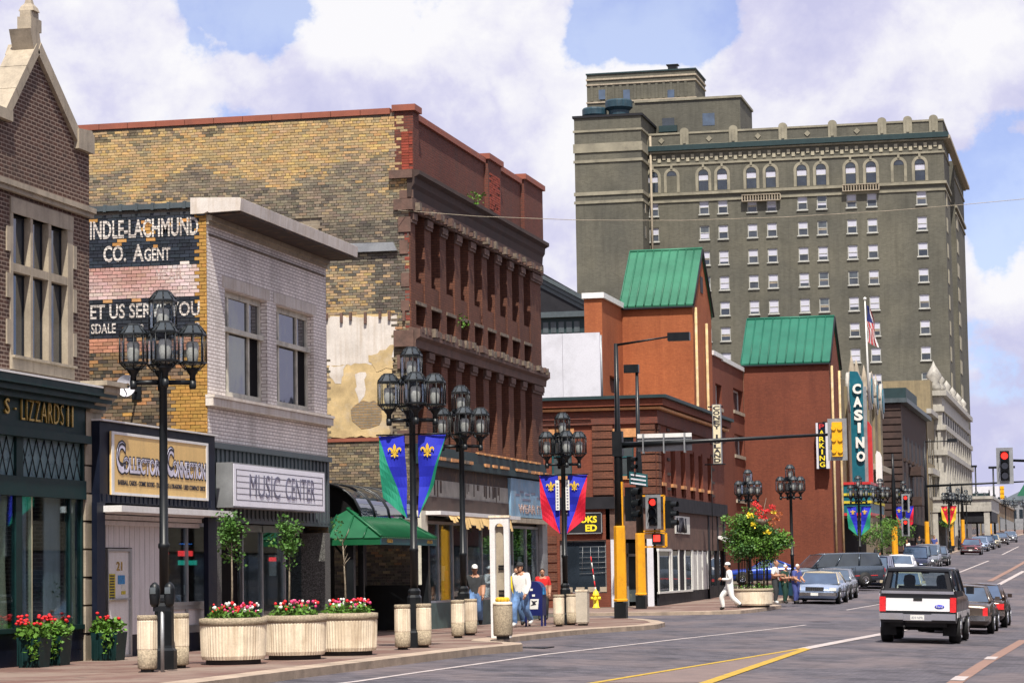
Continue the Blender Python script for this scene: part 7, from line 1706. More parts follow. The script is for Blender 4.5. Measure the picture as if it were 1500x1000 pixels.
ps = PY_(957, 749, y2-.3); signal_head(ts, ps.x, y2-.3, ps.z, 0, 0, False, True)
mb = MB(); a_, b_ = PY_(941, 726, y2), PY_(974, 777, y2); 
for q_ in (a_.z, b_.z): mb.box(a_.x, b_.x, y2-.04, y2+.04, q_-.03, q_+.03)
mb.box(b_.x-.04, b_.x+.04, y2-.04, y2+.04, b_.z, a_.z); mb.build('yellow_bracket', 'yellow_paint', ts)
ts = thing('traffic_signal', 'dark signal head facing right beside the lit red signal', 'traffic light', (x2+1, y2, 3.9), 'traffic signals at the crossing')
ps = PY_(981, 753, y2); signal_head(ts, ps.x, y2, ps.z, R(75), None, False, False)
ts = thing('pedestrian_signal', 'small pedestrian signal with a lit red hand under the red traffic light', 'pedestrian light', (x2+.6, y2, 2.9))
a_, b_ = PY_(955, 781, y2-.2), PY_(970, 797, y2-.2); MB().box(a_.x, b_.x, y2-.2, y2, b_.z, a_.z).build('housing', 'iron_black', ts); MB().box(a_.x+.06, b_.x-.08, y2-.215, y2-.2, b_.z+.12, a_.z-.06).build('lens', 'lamp_red', ts)
mb = MB(); a_, b_ = PY_(944, 781, y2), PY_(976, 800, y2)
for q_ in (a_.z, b_.z): mb.box(a_.x, b_.x, y2-.03, y2+.03, q_-.03, q_+.03)
mb.box(b_.x-.05, b_.x+.05, y2-.03, y2+.03, b_.z, a_.z); mb.build('yellow_bracket', 'yellow_paint', ts)
a_, b_ = PY_(939, 689, y1), PY_(948, 711, y1)
tsn = thing('street_sign', 'small dark street sign hung beside the near signal pole under the mast arm', 'sign', (a_.x, y1, a_.z))
mb = MB(); mb.prism([(a_.x-.35, y1-.2, a_.z-.02), (b_.x, y1+.1, a_.z-.12), (b_.x, y1+.1, b_.z-.03), (a_.x-.35, y1-.2, b_.z+.05)], (0, .02, 0)); mb.build('plate', 'teal_paint', tsn)
for k in range(3): MB().prism([(a_.x-.30, y1-.205, a_.z-.10-k*.13), (b_.x-.05, y1+.072, a_.z-.17-k*.13), (b_.x-.05, y1+.072, a_.z-.22-k*.13), (a_.x-.30, y1-.205, a_.z-.15-k*.13)], (0, -.01, 0)).build('lettering', 'panel_grey', tsn)
# signal hung in from the right
y3 = 98.0; ps = PY_(1472, 682, y3); t3 = thing('traffic_signal', 'traffic signal with lit red light hanging over the street at the right edge', 'traffic light', tuple(ps), 'traffic signals at the crossing')
signal_head(t3, ps.x, y3, ps.z, 0, 0)
tp3 = thing('signal_mast', 'dark mast arm reaching in over the street from the right pavement', 'traffic light pole', (3, y3, 0)); za = PY_(1490, 673, y3).z
mb = MB(); mb.tube([(3.0, y3+.15, za-.35), (ps.x, y3+.15, za)], .09, 8, 0, .045); mb.build('mast_arm', 'iron_black', tp3); MB().lathe([(.25, -.5), (.14, .6), (.12, za+1)], 3.0, y3+.15, 0, 10).build('mast', 'iron_black', tp3)
# the next crossings
t4 = signal_pole('signal_pole', 'yellow and black signal pole in front of the brownstone building', -13.3, 171.5, 7.6, 0)
for i, (u, v, l) in enumerate(((1327, 728, 'distant signal with lit red light in front of the brownstone, upper one'), (1327, 764, 'distant signal with lit red light in front of the brownstone, lower one'))):
    ps = PY_(u, v+8, 171.5); ts = thing('traffic_signal', l, 'traffic light', tuple(ps), 'distant traffic signals'); signal_head(ts, ps.x, 171.3, ps.z, 0, 0, s=.85)
x5 = fxz(1358, 780, 226)[0]; t5 = signal_pole('signal_pole', 'far yellow and black signal pole with mast arm before the white ornate front', x5, 226, PY_(1358, 646, 226).z-prof(226), 0)
mb = MB(); zq = PY_(1400, 709, 226).z; mb.tube([(x5, 226, zq-.1), (fxz(1500, 707, 226)[0], 226, zq+.1)], .12, 6, 0, .07); mb.build('mast_arm', 'iron_black', t5)
mb = MB(); zq = PY_(1380, 646, 226).z; mb.tube([(x5, 226, zq), (fxz(1392, 645, 226)[0], 226, zq)], .05, 5); mb.box(fxz(1388, 645, 226)[0], fxz(1402, 645, 226)[0], 225.8, 226.2, zq-.1, zq+.2); mb.build('luminaire', 'iron_black', t5)
ps = PY_(1468, 721, 226); ts = thing('traffic_signal', 'far yellow traffic signal hanging under the big red one', 'traffic light', tuple(ps), 'distant traffic signals'); signal_head(ts, ps.x, 226, ps.z, math.pi, None, True, False, True, s=1.0)
for (u, v, Y_, l) in ((1431, 684, 330, 'far dark light pole left of the hanging red signal'), (1457, 686, 300, 'far square-topped light pole behind the hanging red signal')):
    x_ = fxz(u, 760, Y_)[0]; z_ = PY_(u, v, Y_).z; t = thing('light_pole', l, 'light pole', (x_, Y_, prof(Y_))); MB().tube([(x_, Y_, prof(Y_)), (x_, Y_, z_)], .13, 6, 0, .09).build('mast', 'iron_black', t); MB().box(x_-.5, x_+(.2 if u < 1440 else 2.4), Y_-.2, Y_+.2, z_, z_+.25).build('luminaire', 'iron_black', t)
for k, Y_ in enumerate((255, 275, 340)):
    x_ = -14.4; t = signal_pole('signal_pole', ['far yellow based pole under the stone canopy', 'far yellow based pole right of the stone canopy', 'smallest far yellow based pole up the hill'][k], x_, Y_, 6.5, 0)
# span wire
tw = thing('overhead_wire', 'thin overhead wire spanning the whole view below the roof line', 'wire', tuple(PY_(590, 307, 68.2)))
mb = MB(); pts = [PY_(583, 308, 68.2), PY_(700, 317, 70), PY_(850, 322.5, 72), PY_(1000, 323, 74), PY_(1150, 318, 76), PY_(1300, 309, 78), PY_(1420, 299, 80), PY_(1560, 286, 82), PY_(1800, 260, 85)]; mb.tube(pts, .008, 4); mb.build('wire', 'limestone', tw)
# ================================================================== vehicles
def paint(name, c, metal=.3, rough=.28):
    M(name, tuple(q*.8 for q in c), rough, metal=metal, var=.04, grain=.02, coat=.45, spec=.5); return name
def wheel(parent, x, y, r, w_, rimc='chrome'):
    s = 1 if x > 0 else -1
    m_ = MB(); m_.lathe([(r*.62, -w_/2), (r*.93, -w_/2), (r, -w_*.3), (r, w_*.3), (r*.93, w_/2), (r*.62, w_/2)], 0, 0, 0, 18); m_.v = [(x+c, y+a, r+b) for a, b, c in m_.v]; t_ = m_.build('wheel', 'rubber', parent)
    m_ = MB(); m_.lathe([(0, 0), (r*.25, .02), (r*.30, 0), (r*.55, .01), (r*.62, .03), (r*.62, -.01), (0, -.01)], 0, 0, 0, 14, sm=False); m_.v = [(x+s*(w_/2-.005+c), y+a, r+b) for a, b, c in m_.v]; m_.build('rim', rimc, t_)
def car(label, X, Y, hd, col_, L=4.7, W=1.78, H=1.40, cat='car', name='parked_car', style='sedan', r=.31, zoff=None, roofc=None, rimc='chrome', lights='both', grille=True, belt=.92, glassm='glass_blue', group=None, open_door=None, trimc=None):
    """hd: heading in degrees, 0 = driving away along the street, 180 = coming towards the camera"""
    t = thing(name, label, cat, (0, 0, 0), group); w = W/2; gl_ = glassm
    hood = belt-.10; trunk = belt-.03
    # profile stations: y, half width, bottom, shoulder z, centre z
    nose = [(L/2, w*.80, .34, .58, .60), (L/2-.06, w*.90, .26, .64, .67), (L/2-.35, w*.97, .22, hood-.06, hood-.01)]
    tail = [(-L/2+.30, w*.97, .24, trunk-.04, trunk+.0), (-L/2+.05, w*.92, .28, trunk-.07, trunk-.03), (-L/2, w*.84, .36, trunk-.16, trunk-.13)]
    mid = [(L*.20, w, .20, hood+.02, hood+.06), (0, w, .20, belt, belt+.01), (-L*.25, w, .20, belt, belt+.01)]
    if style in ('suv', 'wagon', 'van'): tail = [(-L/2+.20, w*.98, .28, belt, belt), (-L/2+.03, w*.96, .30, belt-.02, belt-.01), (-L/2, w*.93, .36, belt-.1, belt-.08)]
    rr_ = []
    for (y, hw_, z0, z1, z2) in nose+mid+tail:
        zm_ = (z0+z1)/2+.06
        rr_.append([(-hw_*.88, y, z0), (-hw_*.98, y, z0+.12), (-hw_, y, zm_), (-hw_*.97, y, z1-.05), (-hw_*.86, y, z1), (0, y, z2), (hw_*.86, y, z1), (hw_*.97, y, z1-.05), (hw_, y, zm_), (hw_*.98, y, z0+.12), (hw_*.88, y, z0)])
    MB().rings(rr_, 0, True, True).build('body', col_, t)
    # cabin
    if style == 'sedan': yb0, yb1, yt0, yt1 = L*.215, -L*.30, L*.06, -L*.17
    elif style == 'coupe': yb0, yb1, yt0, yt1 = L*.20, -L*.33, L*.03, -L*.14
    else: yb0, yb1, yt0, yt1 = L*.24, -L*.475, L*.11, -L*.44
    wb, wt = w*.90, w*.70 if style in ('sedan', 'coupe') else w*.78
    zb_, zt_ = belt-.02, H-.05
    c8 = dict(fl=(-wb, yb0, zb_-.04), fr=(wb, yb0, zb_-.04), rl=(-wb, yb1, zb_), rr=(wb, yb1, zb_), tfl=(-wt, yt0, zt_), tfr=(wt, yt0, zt_), trl=(-wt, yt1, zt_), trr=(wt, yt1, zt_))
    def qd(a, b, c, d, nm, mt_): n_ = (Vector(b)-Vector(a)).cross(Vector(c)-Vector(a)).normalized()*.02; return MB().prism([a, b, c, d], -n_).build(nm, mt_, t)
    qd(c8['fl'], c8['fr'], c8['tfr'], c8['tfl'], 'windscreen', gl_); qd(c8['rr'], c8['rl'], c8['trl'], c8['trr'], 'rear_window', gl_)
    for s_, (a, b, c, d) in ((-1, ('rl', 'fl', 'tfl', 'trl')), (1, ('fr', 'rr', 'trr', 'tfr'))):
        A_, B_, C_, D_ = [Vector(c8[q]) for q in (a, b, c, d)]; n_ = 2 if style in ('sedan', 'coupe') else 3
        for k in range(n_): qd(A_.lerp(B_, k/n_+.015), A_.lerp(B_, (k+1)/n_-.015), D_.lerp(C_, (k+1)/n_-.015), D_.lerp(C_, k/n_+.015), 'side_window', gl_)
    rc = roofc or col_
    m_ = MB(); m_.rings([[(-wt*1.03, y, zt_-.02), (-wt*.95, y, zt_+.03+q), (0, y, zt_+.06+q), (wt*.95, y, zt_+.03+q), (wt*1.03, y, zt_-.02)] for y, q in ((yt0+.06, -.03), (yt0-.12, 0), ((yt0+yt1)/2, .01), (yt1+.12, 0), (yt1-.06, -.03))]); m_.build('roof', rc, t)
    for s_ in ('l', 'r'):
        MB().tube([c8['f'+s_], c8['tf'+s_]], .035, 5).build('pillar', rc, t); MB().tube([c8['r'+s_], c8['tr'+s_]], .05 if style != 'coupe' else .07, 5).build('pillar', rc, t)
        n_ = 2 if style in ('sedan', 'coupe') else 3
        for k in range(1, n_): MB().tube([Vector(c8['f'+s_]).lerp(Vector(c8['r'+s_]), k/n_), Vector(c8['tf'+s_]).lerp(Vector(c8['tr'+s_]), k/n_)], .035, 5).build('pillar', rc, t)
    for x in (-w+.09, w-.09):
        for y in (L*.30, -L*.29):
            a_ = MB(); s_ = 1 if x > 0 else -1; a_.lathe([(0, 0), (r+.07, 0), (r+.07, .02), (0, .02)], 0, 0, 0, 18); a_.v = [((w+.001)*s_+c*s_-.012*s_, y+a, r+b+.01) for a, b, c in a_.v]; a_.build('wheel_arch', 'rubber', t); wheel(t, x+.02*s_, y, r, .20, rimc)
    # front and rear fittings
    yf_, yr_ = L/2, -L/2
    fz_ = .60
    for s_ in (-1, 1):
        MB().box(s_*w*.78-.16, s_*w*.78+.13*(1), yf_-.06, yf_+.015, fz_-.02, fz_+.11).build('headlight', 'glass_grey' if lights != 'on' else 'frame_bright', t)
        MB().box(s_*w*.80-(.07 if style == 'sedan' else .13), s_*w*.80+(.07 if style == 'sedan' else .13), yr_-.02, yr_+.08, .50 if style == 'sedan' else .58, trunk-.13).build('taillight', 'petal_red', t)
        m_ = MB(); m_.box(s_*(w+.02)-.07, s_*(w+.02)+.07, L*.20-.06, L*.20+.03, belt, belt+.12); m_.build('door_mirror', col_, t)
        for y_ in (L*.19, 0, -L*.19): MB().box(s_*w-.004, s_*w+.006, y_-.006, y_+.006, .30, belt-.08).build('door_seam', 'rubber', t)
        for y_ in (L*.03, -L*.16): MB().box(s_*w-.0, s_*w+.025, y_-.08, y_+.08, belt-.17, belt-.14).build('door_handle', 'chrome', t)
        MB().box(s_*w-.002, s_*w+.018, -L*.42, L*.42, .50, .54).build('side_trim', trimc or 'rubber', t)
    if grille:
        g_ = MB().box(-w*.40, w*.40, yf_-.03, yf_+.03, fz_-.03, fz_+.13).build('grille', 'rubber', t)
        m_ = MB()
        for k in range(9): m_.box(-w*.38+k*w*.095-.006, -w*.38+k*w*.095+.006, yf_+.03, yf_+.04, fz_-.03, fz_+.13)
        m_.build('grille_bars', 'chrome', g_)
    bc = trimc or 'chrome'
    m_ = MB(); m_.rings([[(x, yf_+o_, z) for x, z in ((-w*q, .36), (-w*q, .50), (w*q, .50), (w*q, .36))] for o_, q in ((-.10, .97), (.06, .93), (.10, .80))], 0, True, False); m_.build('front_bumper', bc, t)
    m_ = MB(); m_.rings([[(x, yr_-o_, z) for x, z in ((-w*q, .38), (-w*q, .53), (w*q, .53), (w*q, .38))] for o_, q in ((-.10, .97), (.06, .93), (.10, .80))], 0, True, False); m_.build('rear_bumper', bc, t)
    MB().box(-.16, .16, yr_-.115, yr_-.10, .40, .52).build('licence_plate', 'frame_bright', t); MB().box(-.16, .16, yf_+.10, yf_+.115, .37, .48).build('licence_plate', 'frame_bright', t)
    MB().box(-w*.8, w*.8, -L*.42, L*.42, .16, .30).build('underbody', 'rubber', t)
    if open_door:
        a = R(62); hx_, hy_ = open_door*w, L*.20; dl = 1.15
        ex, ey = hx_+open_door*dl*math.sin(a), hy_-dl*math.cos(a)
        m_ = MB(); m_.prism([(hx_, hy_, .30), (ex, ey, .30), (ex, ey, belt-.03), (hx_, hy_, belt-.05)], (0, -.07, 0)); m_.build('open_door', 'door_teal', t)
        m_ = MB(); m_.tube([(hx_+.05*open_door, hy_-.03, belt-.04), (hx_+open_door*.45*math.sin(a), hy_-.5*math.cos(a), H-.12), (ex, ey, H-.16), (ex, ey, belt-.03)], .022, 4); m_.build('window_frame', 'chrome', t)
    t.rotation_euler[2] = R(-hd); t.location = (X, Y, zg(X, Y, False) + (zoff or 0))
    gr = (zg(X, Y+2, False)-zg(X, Y-2, False))/4; t.rotation_euler[0] = math.atan(gr)*math.cos(R(hd)); t.rotation_euler[1] = .033*math.cos(R(hd)) if X > -14.2 else 0
    return t
M('door_teal', (.012, .05, .085), .45); paint('paint_ice', (.36, .46, .66), .4); paint('paint_silver', (.34, .36, .40), .7); paint('paint_taupe', (.16, .125, .105), .6); paint('paint_brown', (.075, .05, .038), .5)
paint('paint_navy', (.012, .02, .06), .4); paint('paint_cream', (.55, .47, .32), .1); paint('paint_red', (.16, .012, .02), .4); paint('paint_blue', (.01, .05, .36), .3); paint('paint_dark', (.006, .009, .014), 0, .35); paint('paint_white', (.9, .9, .92), 0); paint('paint_slate', (.10, .13, .17), .6)
# the pickup truck in the middle of the picture
def truck():
    t = thing('pickup_truck', 'tall dark pickup truck with silver tailgate seen from behind, waiting in the street', 'truck')
    w, L = .96, 4.75; yr_ = -L/2
    def ring(y, hw_, z0, z1): return [(-hw_*.97, y, z0), (-hw_, y, z0+.15), (-hw_, y, z1-.14), (-hw_*.96, y, z1), (hw_*.96, y, z1), (hw_, y, z1-.14), (hw_, y, z0+.15), (hw_*.97, y, z0)]
    MB().rings([ring(yr_, w*.97, .62, 1.30), (ring(yr_+.1, w, .52, 1.32)), ring(0, w, .50, 1.32), ring(L*.22, w, .50, 1.22), ring(L/2-.1, w*.98, .50, 1.14), ring(L/2, w*.93, .58, 1.05)], 0, True, False).build('body', 'paint_dark', t)
    # cap / cabin
    yb1, yt1, yb0, yt0 = yr_+.04, yr_+.13, L*.22, L*.08; wb, wt, zt_ = w*.93, w*.80, 1.90
    P = dict(rl=(-wb, yb1, 1.31), rr=(wb, yb1, 1.31), fl=(-wb, yb0, 1.24), fr=(wb, yb0, 1.24), trl=(-wt, yt1, zt_-.06), trr=(wt, yt1, zt_-.06), tfl=(-wt, yt0, zt_-.06), tfr=(wt, yt0, zt_-.06))
    P = {k: Vector(v) for k, v in P.items()}
    MB().rings([[(-wt*1.02, y, zt_-.09), (-wt*.96, y, zt_+q), (0, y, zt_+.03+q), (wt*.96, y, zt_+q), (wt*1.02, y, zt_-.09)] for y, q in ((yt1-.04, -.05), (yt1+.1, 0), (0, .0), (yt0, -.04))]).build('roof', 'paint_dark', t)
    def lerpq(u0, u1, v0, v1): 
        b0, b1, t0, t1_ = P['rl'].lerp(P['rr'], u0), P['rl'].lerp(P['rr'], u1), P['trl'].lerp(P['trr'], u0), P['trl'].lerp(P['trr'], u1); return [b0.lerp(t0, v0), b1.lerp(t1_, v0), b1.lerp(t1_, v1), b0.lerp(t0, v1)]
    for q in ((0, .09, 0, 1), (.91, 1, 0, 1), (.09, .91, 0, .12), (.09, .91, .88, 1)): MB().prism(lerpq(*q), (0, .05, 0)).build('window_surround', 'frame_dark', t)
    MB().prism([v+Vector((0, .02, 0)) for v in lerpq(.09, .91, .12, .88)], (0, .01, 0)).build('rear_window', 'shop_glass', t)
    mb = MB(); mb.box(-.72, .72, L*.02, L*.04, 1.0, 1.42); mb.build('seat_bench', 'frame_dark', t)
    for x in (-.42, .42): MB().lathe([(.0, 1.38), (.14, 1.42), (.16, 1.55), (.13, 1.68), (0, 1.72)], x, L*.0, 0, 10).build('headrest', 'rubber', t)
    MB().prism([(-.80, L*.085, 1.28), (.80, L*.085, 1.28), (.72, L*.08, 1.80), (-.72, L*.08, 1.80)], (0, .01, 0)).build('windscreen', 'lantern_glass', t)
    for s_, a, b, c, d in ((-1, 'rl', 'fl', 'tfl', 'trl'), (1, 'rr', 'fr', 'tfr', 'trr')):
        for k0, k1 in ((.03, .48), (.54, .94)): MB().prism([P[a].lerp(P[b], k0).lerp(P[d].lerp(P[c], k0), .1), P[a].lerp(P[b], k1).lerp(P[d].lerp(P[c], k1), .1), P[a].lerp(P[b], k1).lerp(P[d].lerp(P[c], k1), .9), P[a].lerp(P[b], k0).lerp(P[d].lerp(P[c], k0), .9)], (-s_*.012, 0, 0)).build('side_window', 'glass_blue', t)
        m_ = MB()
        for k in (0, .51, .99): MB().tube([P[a].lerp(P[b], k), P[d].lerp(P[c], k)], .045, 5).build('pillar', 'paint_dark', t)
    y0 = yr_-.02
    MB().box(-w*.93, w*.93, y0-.03, y0+.05, 1.245, 1.315).build('chrome_strip', 'chrome', t)
    tg = MB().box(-w*.82, w*.82, y0-.02, y0+.05, .82, 1.13).build('tailgate', 'paint_white', t)
    MB().box(-.11, .11, y0-.03, y0-.02, 1.07, 1.14).build('tailgate_handle', 'rubber', tg)
    m_ = MB(); m_.lathe([(0, 0), (.12, 0), (.12, .01), (0, .012)], 0, 0, 0, 18); m_.v = [(w*.56+a, y0-.021-c, .93+b*.42) for a, b, c in m_.v]; m_.build('oval_emblem', 'banner_blue', tg)
    me = text_mesh('Ford', .16, .055, .004); 
    for v in me.vertices: a, b, c = v.co; v.co = (w*.56-.08+a, y0-.036-c, .905+b)
    me.materials.append(MT['frame_bright']); o_ = bpy.data.objects.new('lettering', me); col.objects.link(o_); o_.parent = tg
    for s_ in (-1, 1):
        MB().box(s_*w*.91-.075, s_*w*.91+.075, y0-.025, y0+.08, .80, 1.16).build('taillight', 'petal_red', t)
        MB().box(s_*(w+.10)-.10, s_*(w+.10)+.10, L*.20, L*.22, 1.22, 1.42).build('door_mirror', 'paint_dark' if s_ > 0 else 'siding_pale', t)
        MB().box(s_*w-.003, s_*w+.012, -L*.46, L*.46, .66, .80).build('side_panel', 'paint_white', t)
        wheel(t, s_*(w-.11), -L*.28, .38, .28); wheel(t, s_*(w-.11), L*.30, .38, .28)
        MB().box(s_*(w-.22)-.16, s_*(w-.22)+.16, -L*.28-.55, -L*.28-.52, .20, .62).build('mud_flap', 'rubber', t)
    m_ = MB(); m_.box(-w*.98, -.35, y0-.16, y0-.02, .60, .76); m_.box(.35, w*.98, y0-.16, y0-.02, .60, .76); m_.box(-.35, .35, y0-.12, y0-.02, .58, .74); m_.build('rear_bumper', 'chrome', t)
    MB().box(-.17, .17, y0-.135, y0-.12, .60, .72).build('licence_plate', 'frame_bright', t)
    me = text_mesh('839 NPR', .28, .06, .003)
    for v in me.vertices: a, b, c = v.co; v.co = (-.14+a, y0-.137-c, .625+b)
    me.materials.append(MT['letter_grey']); o_ = bpy.data.objects.new('plate_marks', me); col.objects.link(o_); o_.parent = t
    MB().lathe([(.0, -.09), (.12, -.08), (.17, 0), (.12, .08), (0, .09)], .05, -L*.28, .36, 12).build('differential', 'rubber', t)
    MB().tube([(-w+.2, -L*.28, .36), (w-.2, -L*.28, .36)], .05, 6).build('axle', 'rubber', t); MB().box(-.7, .7, yr_+.1, L*.4, .42, .56).build('chassis', 'rubber', t)
    MB().tube([(-.35, y0+.1, .50), (-.33, y0-.08, .40)], .03, 6).build('tow_hook', 'rubber', t)
    return t
tk_ = truck(); g = G(1352, 940, False); gx_, gy_ = g.x, g.y + 1.05
tk_.location = (gx_, gy_, zg(gx_, gy_, False)); tk_.rotation_euler = (0, .033, R(-1.0))
car('taupe sedan seen from behind just right of the dark pickup truck', -4.28, 80.3, 0, 'paint_taupe', 4.9, 1.86, 1.38, style='sedan', name='moving_car')
car('dark brown coupe seen from behind at the right edge, ahead of the taupe sedan', -4.12, 87.6, 0, 'paint_brown', 4.6, 1.76, 1.36, style='coupe', name='moving_car')
car('light blue sedan parked at the kerb with its door open beside three people', -12.35, 117.0, 180, 'paint_ice', 5.5, 1.95, 1.36, style='sedan', lights='on', r=.33, roofc='paint_cream', open_door=1, belt=.90)
car('silver grey sedan parked behind the light blue car', -12.5, 124.6, 180, 'paint_silver', 4.7, 1.78, 1.38)
car('long dark slate wagon with big side windows crossing out behind the parked cars', -14.2, 138.5, 238, 'paint_slate', 5.6, 1.95, 1.70, style='wagon', zoff=.25, belt=1.05, trimc='marquee_red', glassm='glass_dark')
car('bright blue coupe parked side on in the lot behind the planter trees', -18.9, 150, 262, 'paint_blue', 4.5, 1.75, 1.32, style='coupe', zoff=.16)
car('cream roofed car coming towards the camera behind the pickup truck', -8.9, 119, 180, 'paint_cream', 4.8, 1.8, 1.42, name='moving_car')
car('dark blue off-road wagon with chrome front parked before the casino', -12.35, 144.5, 182, 'paint_navy', 4.3, 1.8, 1.72, style='suv', r=.37, belt=1.08)
pk = [(-12.5, 165, 'paint_white', 'sedan', 1.4, 'pale silver parked car with a broad bonnet below the brownstone'), (-12.4, 177, 'paint_navy', 'suv', 1.75, 'dark parked van behind the pale silver car'), (-12.4, 188, 'paint_silver', 'wagon', 1.7, 'light silver van parked farther up the left kerb'), (-12.4, 199, 'paint_dark', 'sedan', 1.42, 'dark car half hidden behind the light silver van')]
for (x, y, c, st, h, l) in pk: car(l, x, y, 180, c, 4.7, 1.8, h, style=st, group='cars parked along the left kerb', belt=.92 if h < 1.6 else 1.05)
for (x, y, c, l) in ((-12.0, 243, 'paint_red', 'dark red car alone on the rising part of the street'), (-12.3, 264, 'paint_ice', 'pale blue car parked right behind the dark red car'), (-12.3, 278, 'paint_navy', 'navy car parked up the hill behind the pale blue one'), (-12.3, 292, 'paint_cream', 'cream car parked up the hill'), (-12.3, 318, 'paint_brown', 'small brown car parked far up the hill'), (-12.2, 345, 'paint_silver', 'small silver car parked farthest up the hill')):
    car(l, x, y, 180, c, 4.6, 1.8, 1.42, group='cars parked along the left kerb')

# ================================================================== people
M('skin', (.42, .22, .14), .6, var=.05); M('skin_dark', (.20, .10, .06), .6, var=.05); M('hair_dark', (.02, .015, .012), .8); M('hair_white', (.68, .66, .62), .8)
M('denim', (.12, .22, .42), .85, s=9, var=.35); M('cloth_black', (.035, .038, .042), .9, s=8, var=.3); M('cloth_white', (.72, .72, .70), .85, var=.05); M('cloth_tan', (.34, .16, .07), .85); M('cloth_red', (.60, .02, .02), .85); M('cloth_green', (.015, .05, .035), .9); M('cloth_blue', (.06, .08, .26), .9); M('shoe_dark', (.02, .018, .016), .7); M('shoe_white', (.6, .6, .58), .7)
def person(label, X, Y, hd, ph=.0, top='cloth_black', legs='denim', hair='hair_dark', cap=None, skin='skin', shoes='shoe_dark', arms='swing', sleeves='short', H=1.76, lean=0.0, fat=1.0, look=0.0, kerb=True, shirt_front=None, holds=None):
    """hd: direction faced, 0 = away (+Y), 90 = +X. ph: stride"""
    k = H/1.76; zb = zg(X, Y, kerb); t = thing('person', label, 'person')
    V = {}; fat = fat*1.0; hip = .93-.02*abs(ph)
    V['pelvis'] = (0, 0, hip); V['waist'] = (0, .01+lean*.08, hip+.14); V['chest'] = (0, .02+lean*.22, hip+.37); V['neck'] = (0, .03+lean*.32, hip+.53); V['head0'] = (0, .05+lean*.38, hip+.60)
    for s, n in ((-1, 'l'), (1, 'r')):
        f = ph*s; V['hip'+n] = (.10*s*fat, 0, hip-.03); sw = .24*f
        V['kn'+n] = (.10*s, max(sw, 0)*1.0+.03+sw*.45, hip-.46+.03*max(0, f)); V['an'+n] = (.10*s, sw*1.25 - (.16 if f < 0 else 0)*abs(ph), .085+(.12*abs(ph) if f < 0 else 0)); V['toe'+n] = (.115*s, V['an'+n][1]+.14, V['an'+n][2]-.05-(.06*abs(ph) if f < 0 else 0))
        V['sh'+n] = (.185*s*fat, .02+lean*.28, hip+.47)
        if arms == 'swing': V['el'+n] = (.235*s*fat, lean*.22-.08*f-.02, hip+.19); V['wr'+n] = (.235*s*fat, lean*.25-.20*f+.08, hip-.05)
        elif arms == 'front': V['el'+n] = (.24*s*fat, lean*.2-.03, hip+.20); V['wr'+n] = (.12*s, .30+lean*.2, hip+.22)
        else: V['el'+n] = (.24*s*fat, lean*.3+.06, hip+.20); V['wr'+n] = (.18*s, .26+lean*.3, hip+.08)
    E_ = [('pelvis', 'waist'), ('waist', 'chest'), ('chest', 'neck'), ('neck', 'head0')]
    for n in 'lr': E_ += [('pelvis', 'hip'+n), ('hip'+n, 'kn'+n), ('kn'+n, 'an'+n), ('an'+n, 'toe'+n), ('chest', 'sh'+n), ('sh'+n, 'el'+n), ('el'+n, 'wr'+n)]
    Rr = dict(pelvis=(.185*fat, .145*fat), waist=(.175*fat, .14*fat), chest=(.20*fat, .15*fat), neck=(.075, .075), head0=(.06, .06))
    for n in 'lr': Rr.update({'hip'+n: (.14*fat, .145*fat), 'kn'+n: (.108, .108), 'an'+n: (.078, .078), 'toe'+n: (.052, .045), 'sh'+n: (.11, .11), 'el'+n: (.076, .076), 'wr'+n: (.05, .05)})
    names = list(V); me = bpy.data.meshes.new('body'); me.from_pydata([Vector(V[n])*k for n in names], [(names.index(a), names.index(b)) for a, b in E_], [])
    ob = bpy.data.objects.new('tmp_body', me); col.objects.link(ob); ob.modifiers.new('s', 'SKIN'); sb_ = ob.modifiers.new('u', 'SUBSURF'); sb_.levels = 2; sb_.render_levels = 2
    if not me.skin_vertices: me.attributes
    sk = me.skin_vertices[0].data
    for i, n in enumerate(names): sk[i].radius = (Rr[n][0]*k, Rr[n][1]*k); sk[i].use_root = (n == 'pelvis')
    dg = bpy.context.evaluated_depsgraph_get(); dg.update(); bm_ = bpy.data.meshes.new_from_object(ob.evaluated_get(dg)); bpy.data.objects.remove(ob); bm_.name = 'body'
    bm_.materials.clear()
    for q in (skin, top, legs, shoes): bm_.materials.append(MT[q])
    segs = [(Vector(V[a])*k, Vector(V[b])*k, a, b) for a, b in E_]
    for p in bm_.polygons:
        c = p.center; best = None
        for a, b, na, nb in segs:
            d = b-a; u = max(0, min(1, (c-a).dot(d)/d.length_squared)); q = (c-(a+d*u)).length
            if best is None or q < best[0]: best = (q, na, nb, u)
        na, nb, u = best[1], best[2], best[3]
        if nb.startswith('toe') or (nb.startswith('an') and u > .93): mi = 3
        elif nb[:2] in ('hi', 'kn', 'an'): mi = 2
        elif nb == 'waist': mi = 2 if u < .35 else 1
        elif nb == 'head0' or (nb == 'neck' and u > .78): mi = 0
        elif nb[:2] == 'wr': mi = 1 if sleeves == 'long' and u < .92 else 0
        elif nb[:2] == 'el': mi = 0 if sleeves == 'none' or (sleeves == 'short' and u > .72) else 1
        else: mi = 1
        p.material_index = mi; p.use_smooth = True
    bo = bpy.data.objects.new('body', bm_); col.objects.link(bo); bo.parent = t
    hc = (Vector(V['head0'])+Vector((0, .02, .10)))*k; ca_, sa_ = math.cos(look), math.sin(look)
    def hp_(mb): mb.v = [(hc.x+(a*ca_-b*sa_)*k, hc.y+(a*sa_+b*ca_)*k, hc.z+c*k) for a, b, c in mb.v]; return mb
    m_ = MB(); rr_ = []
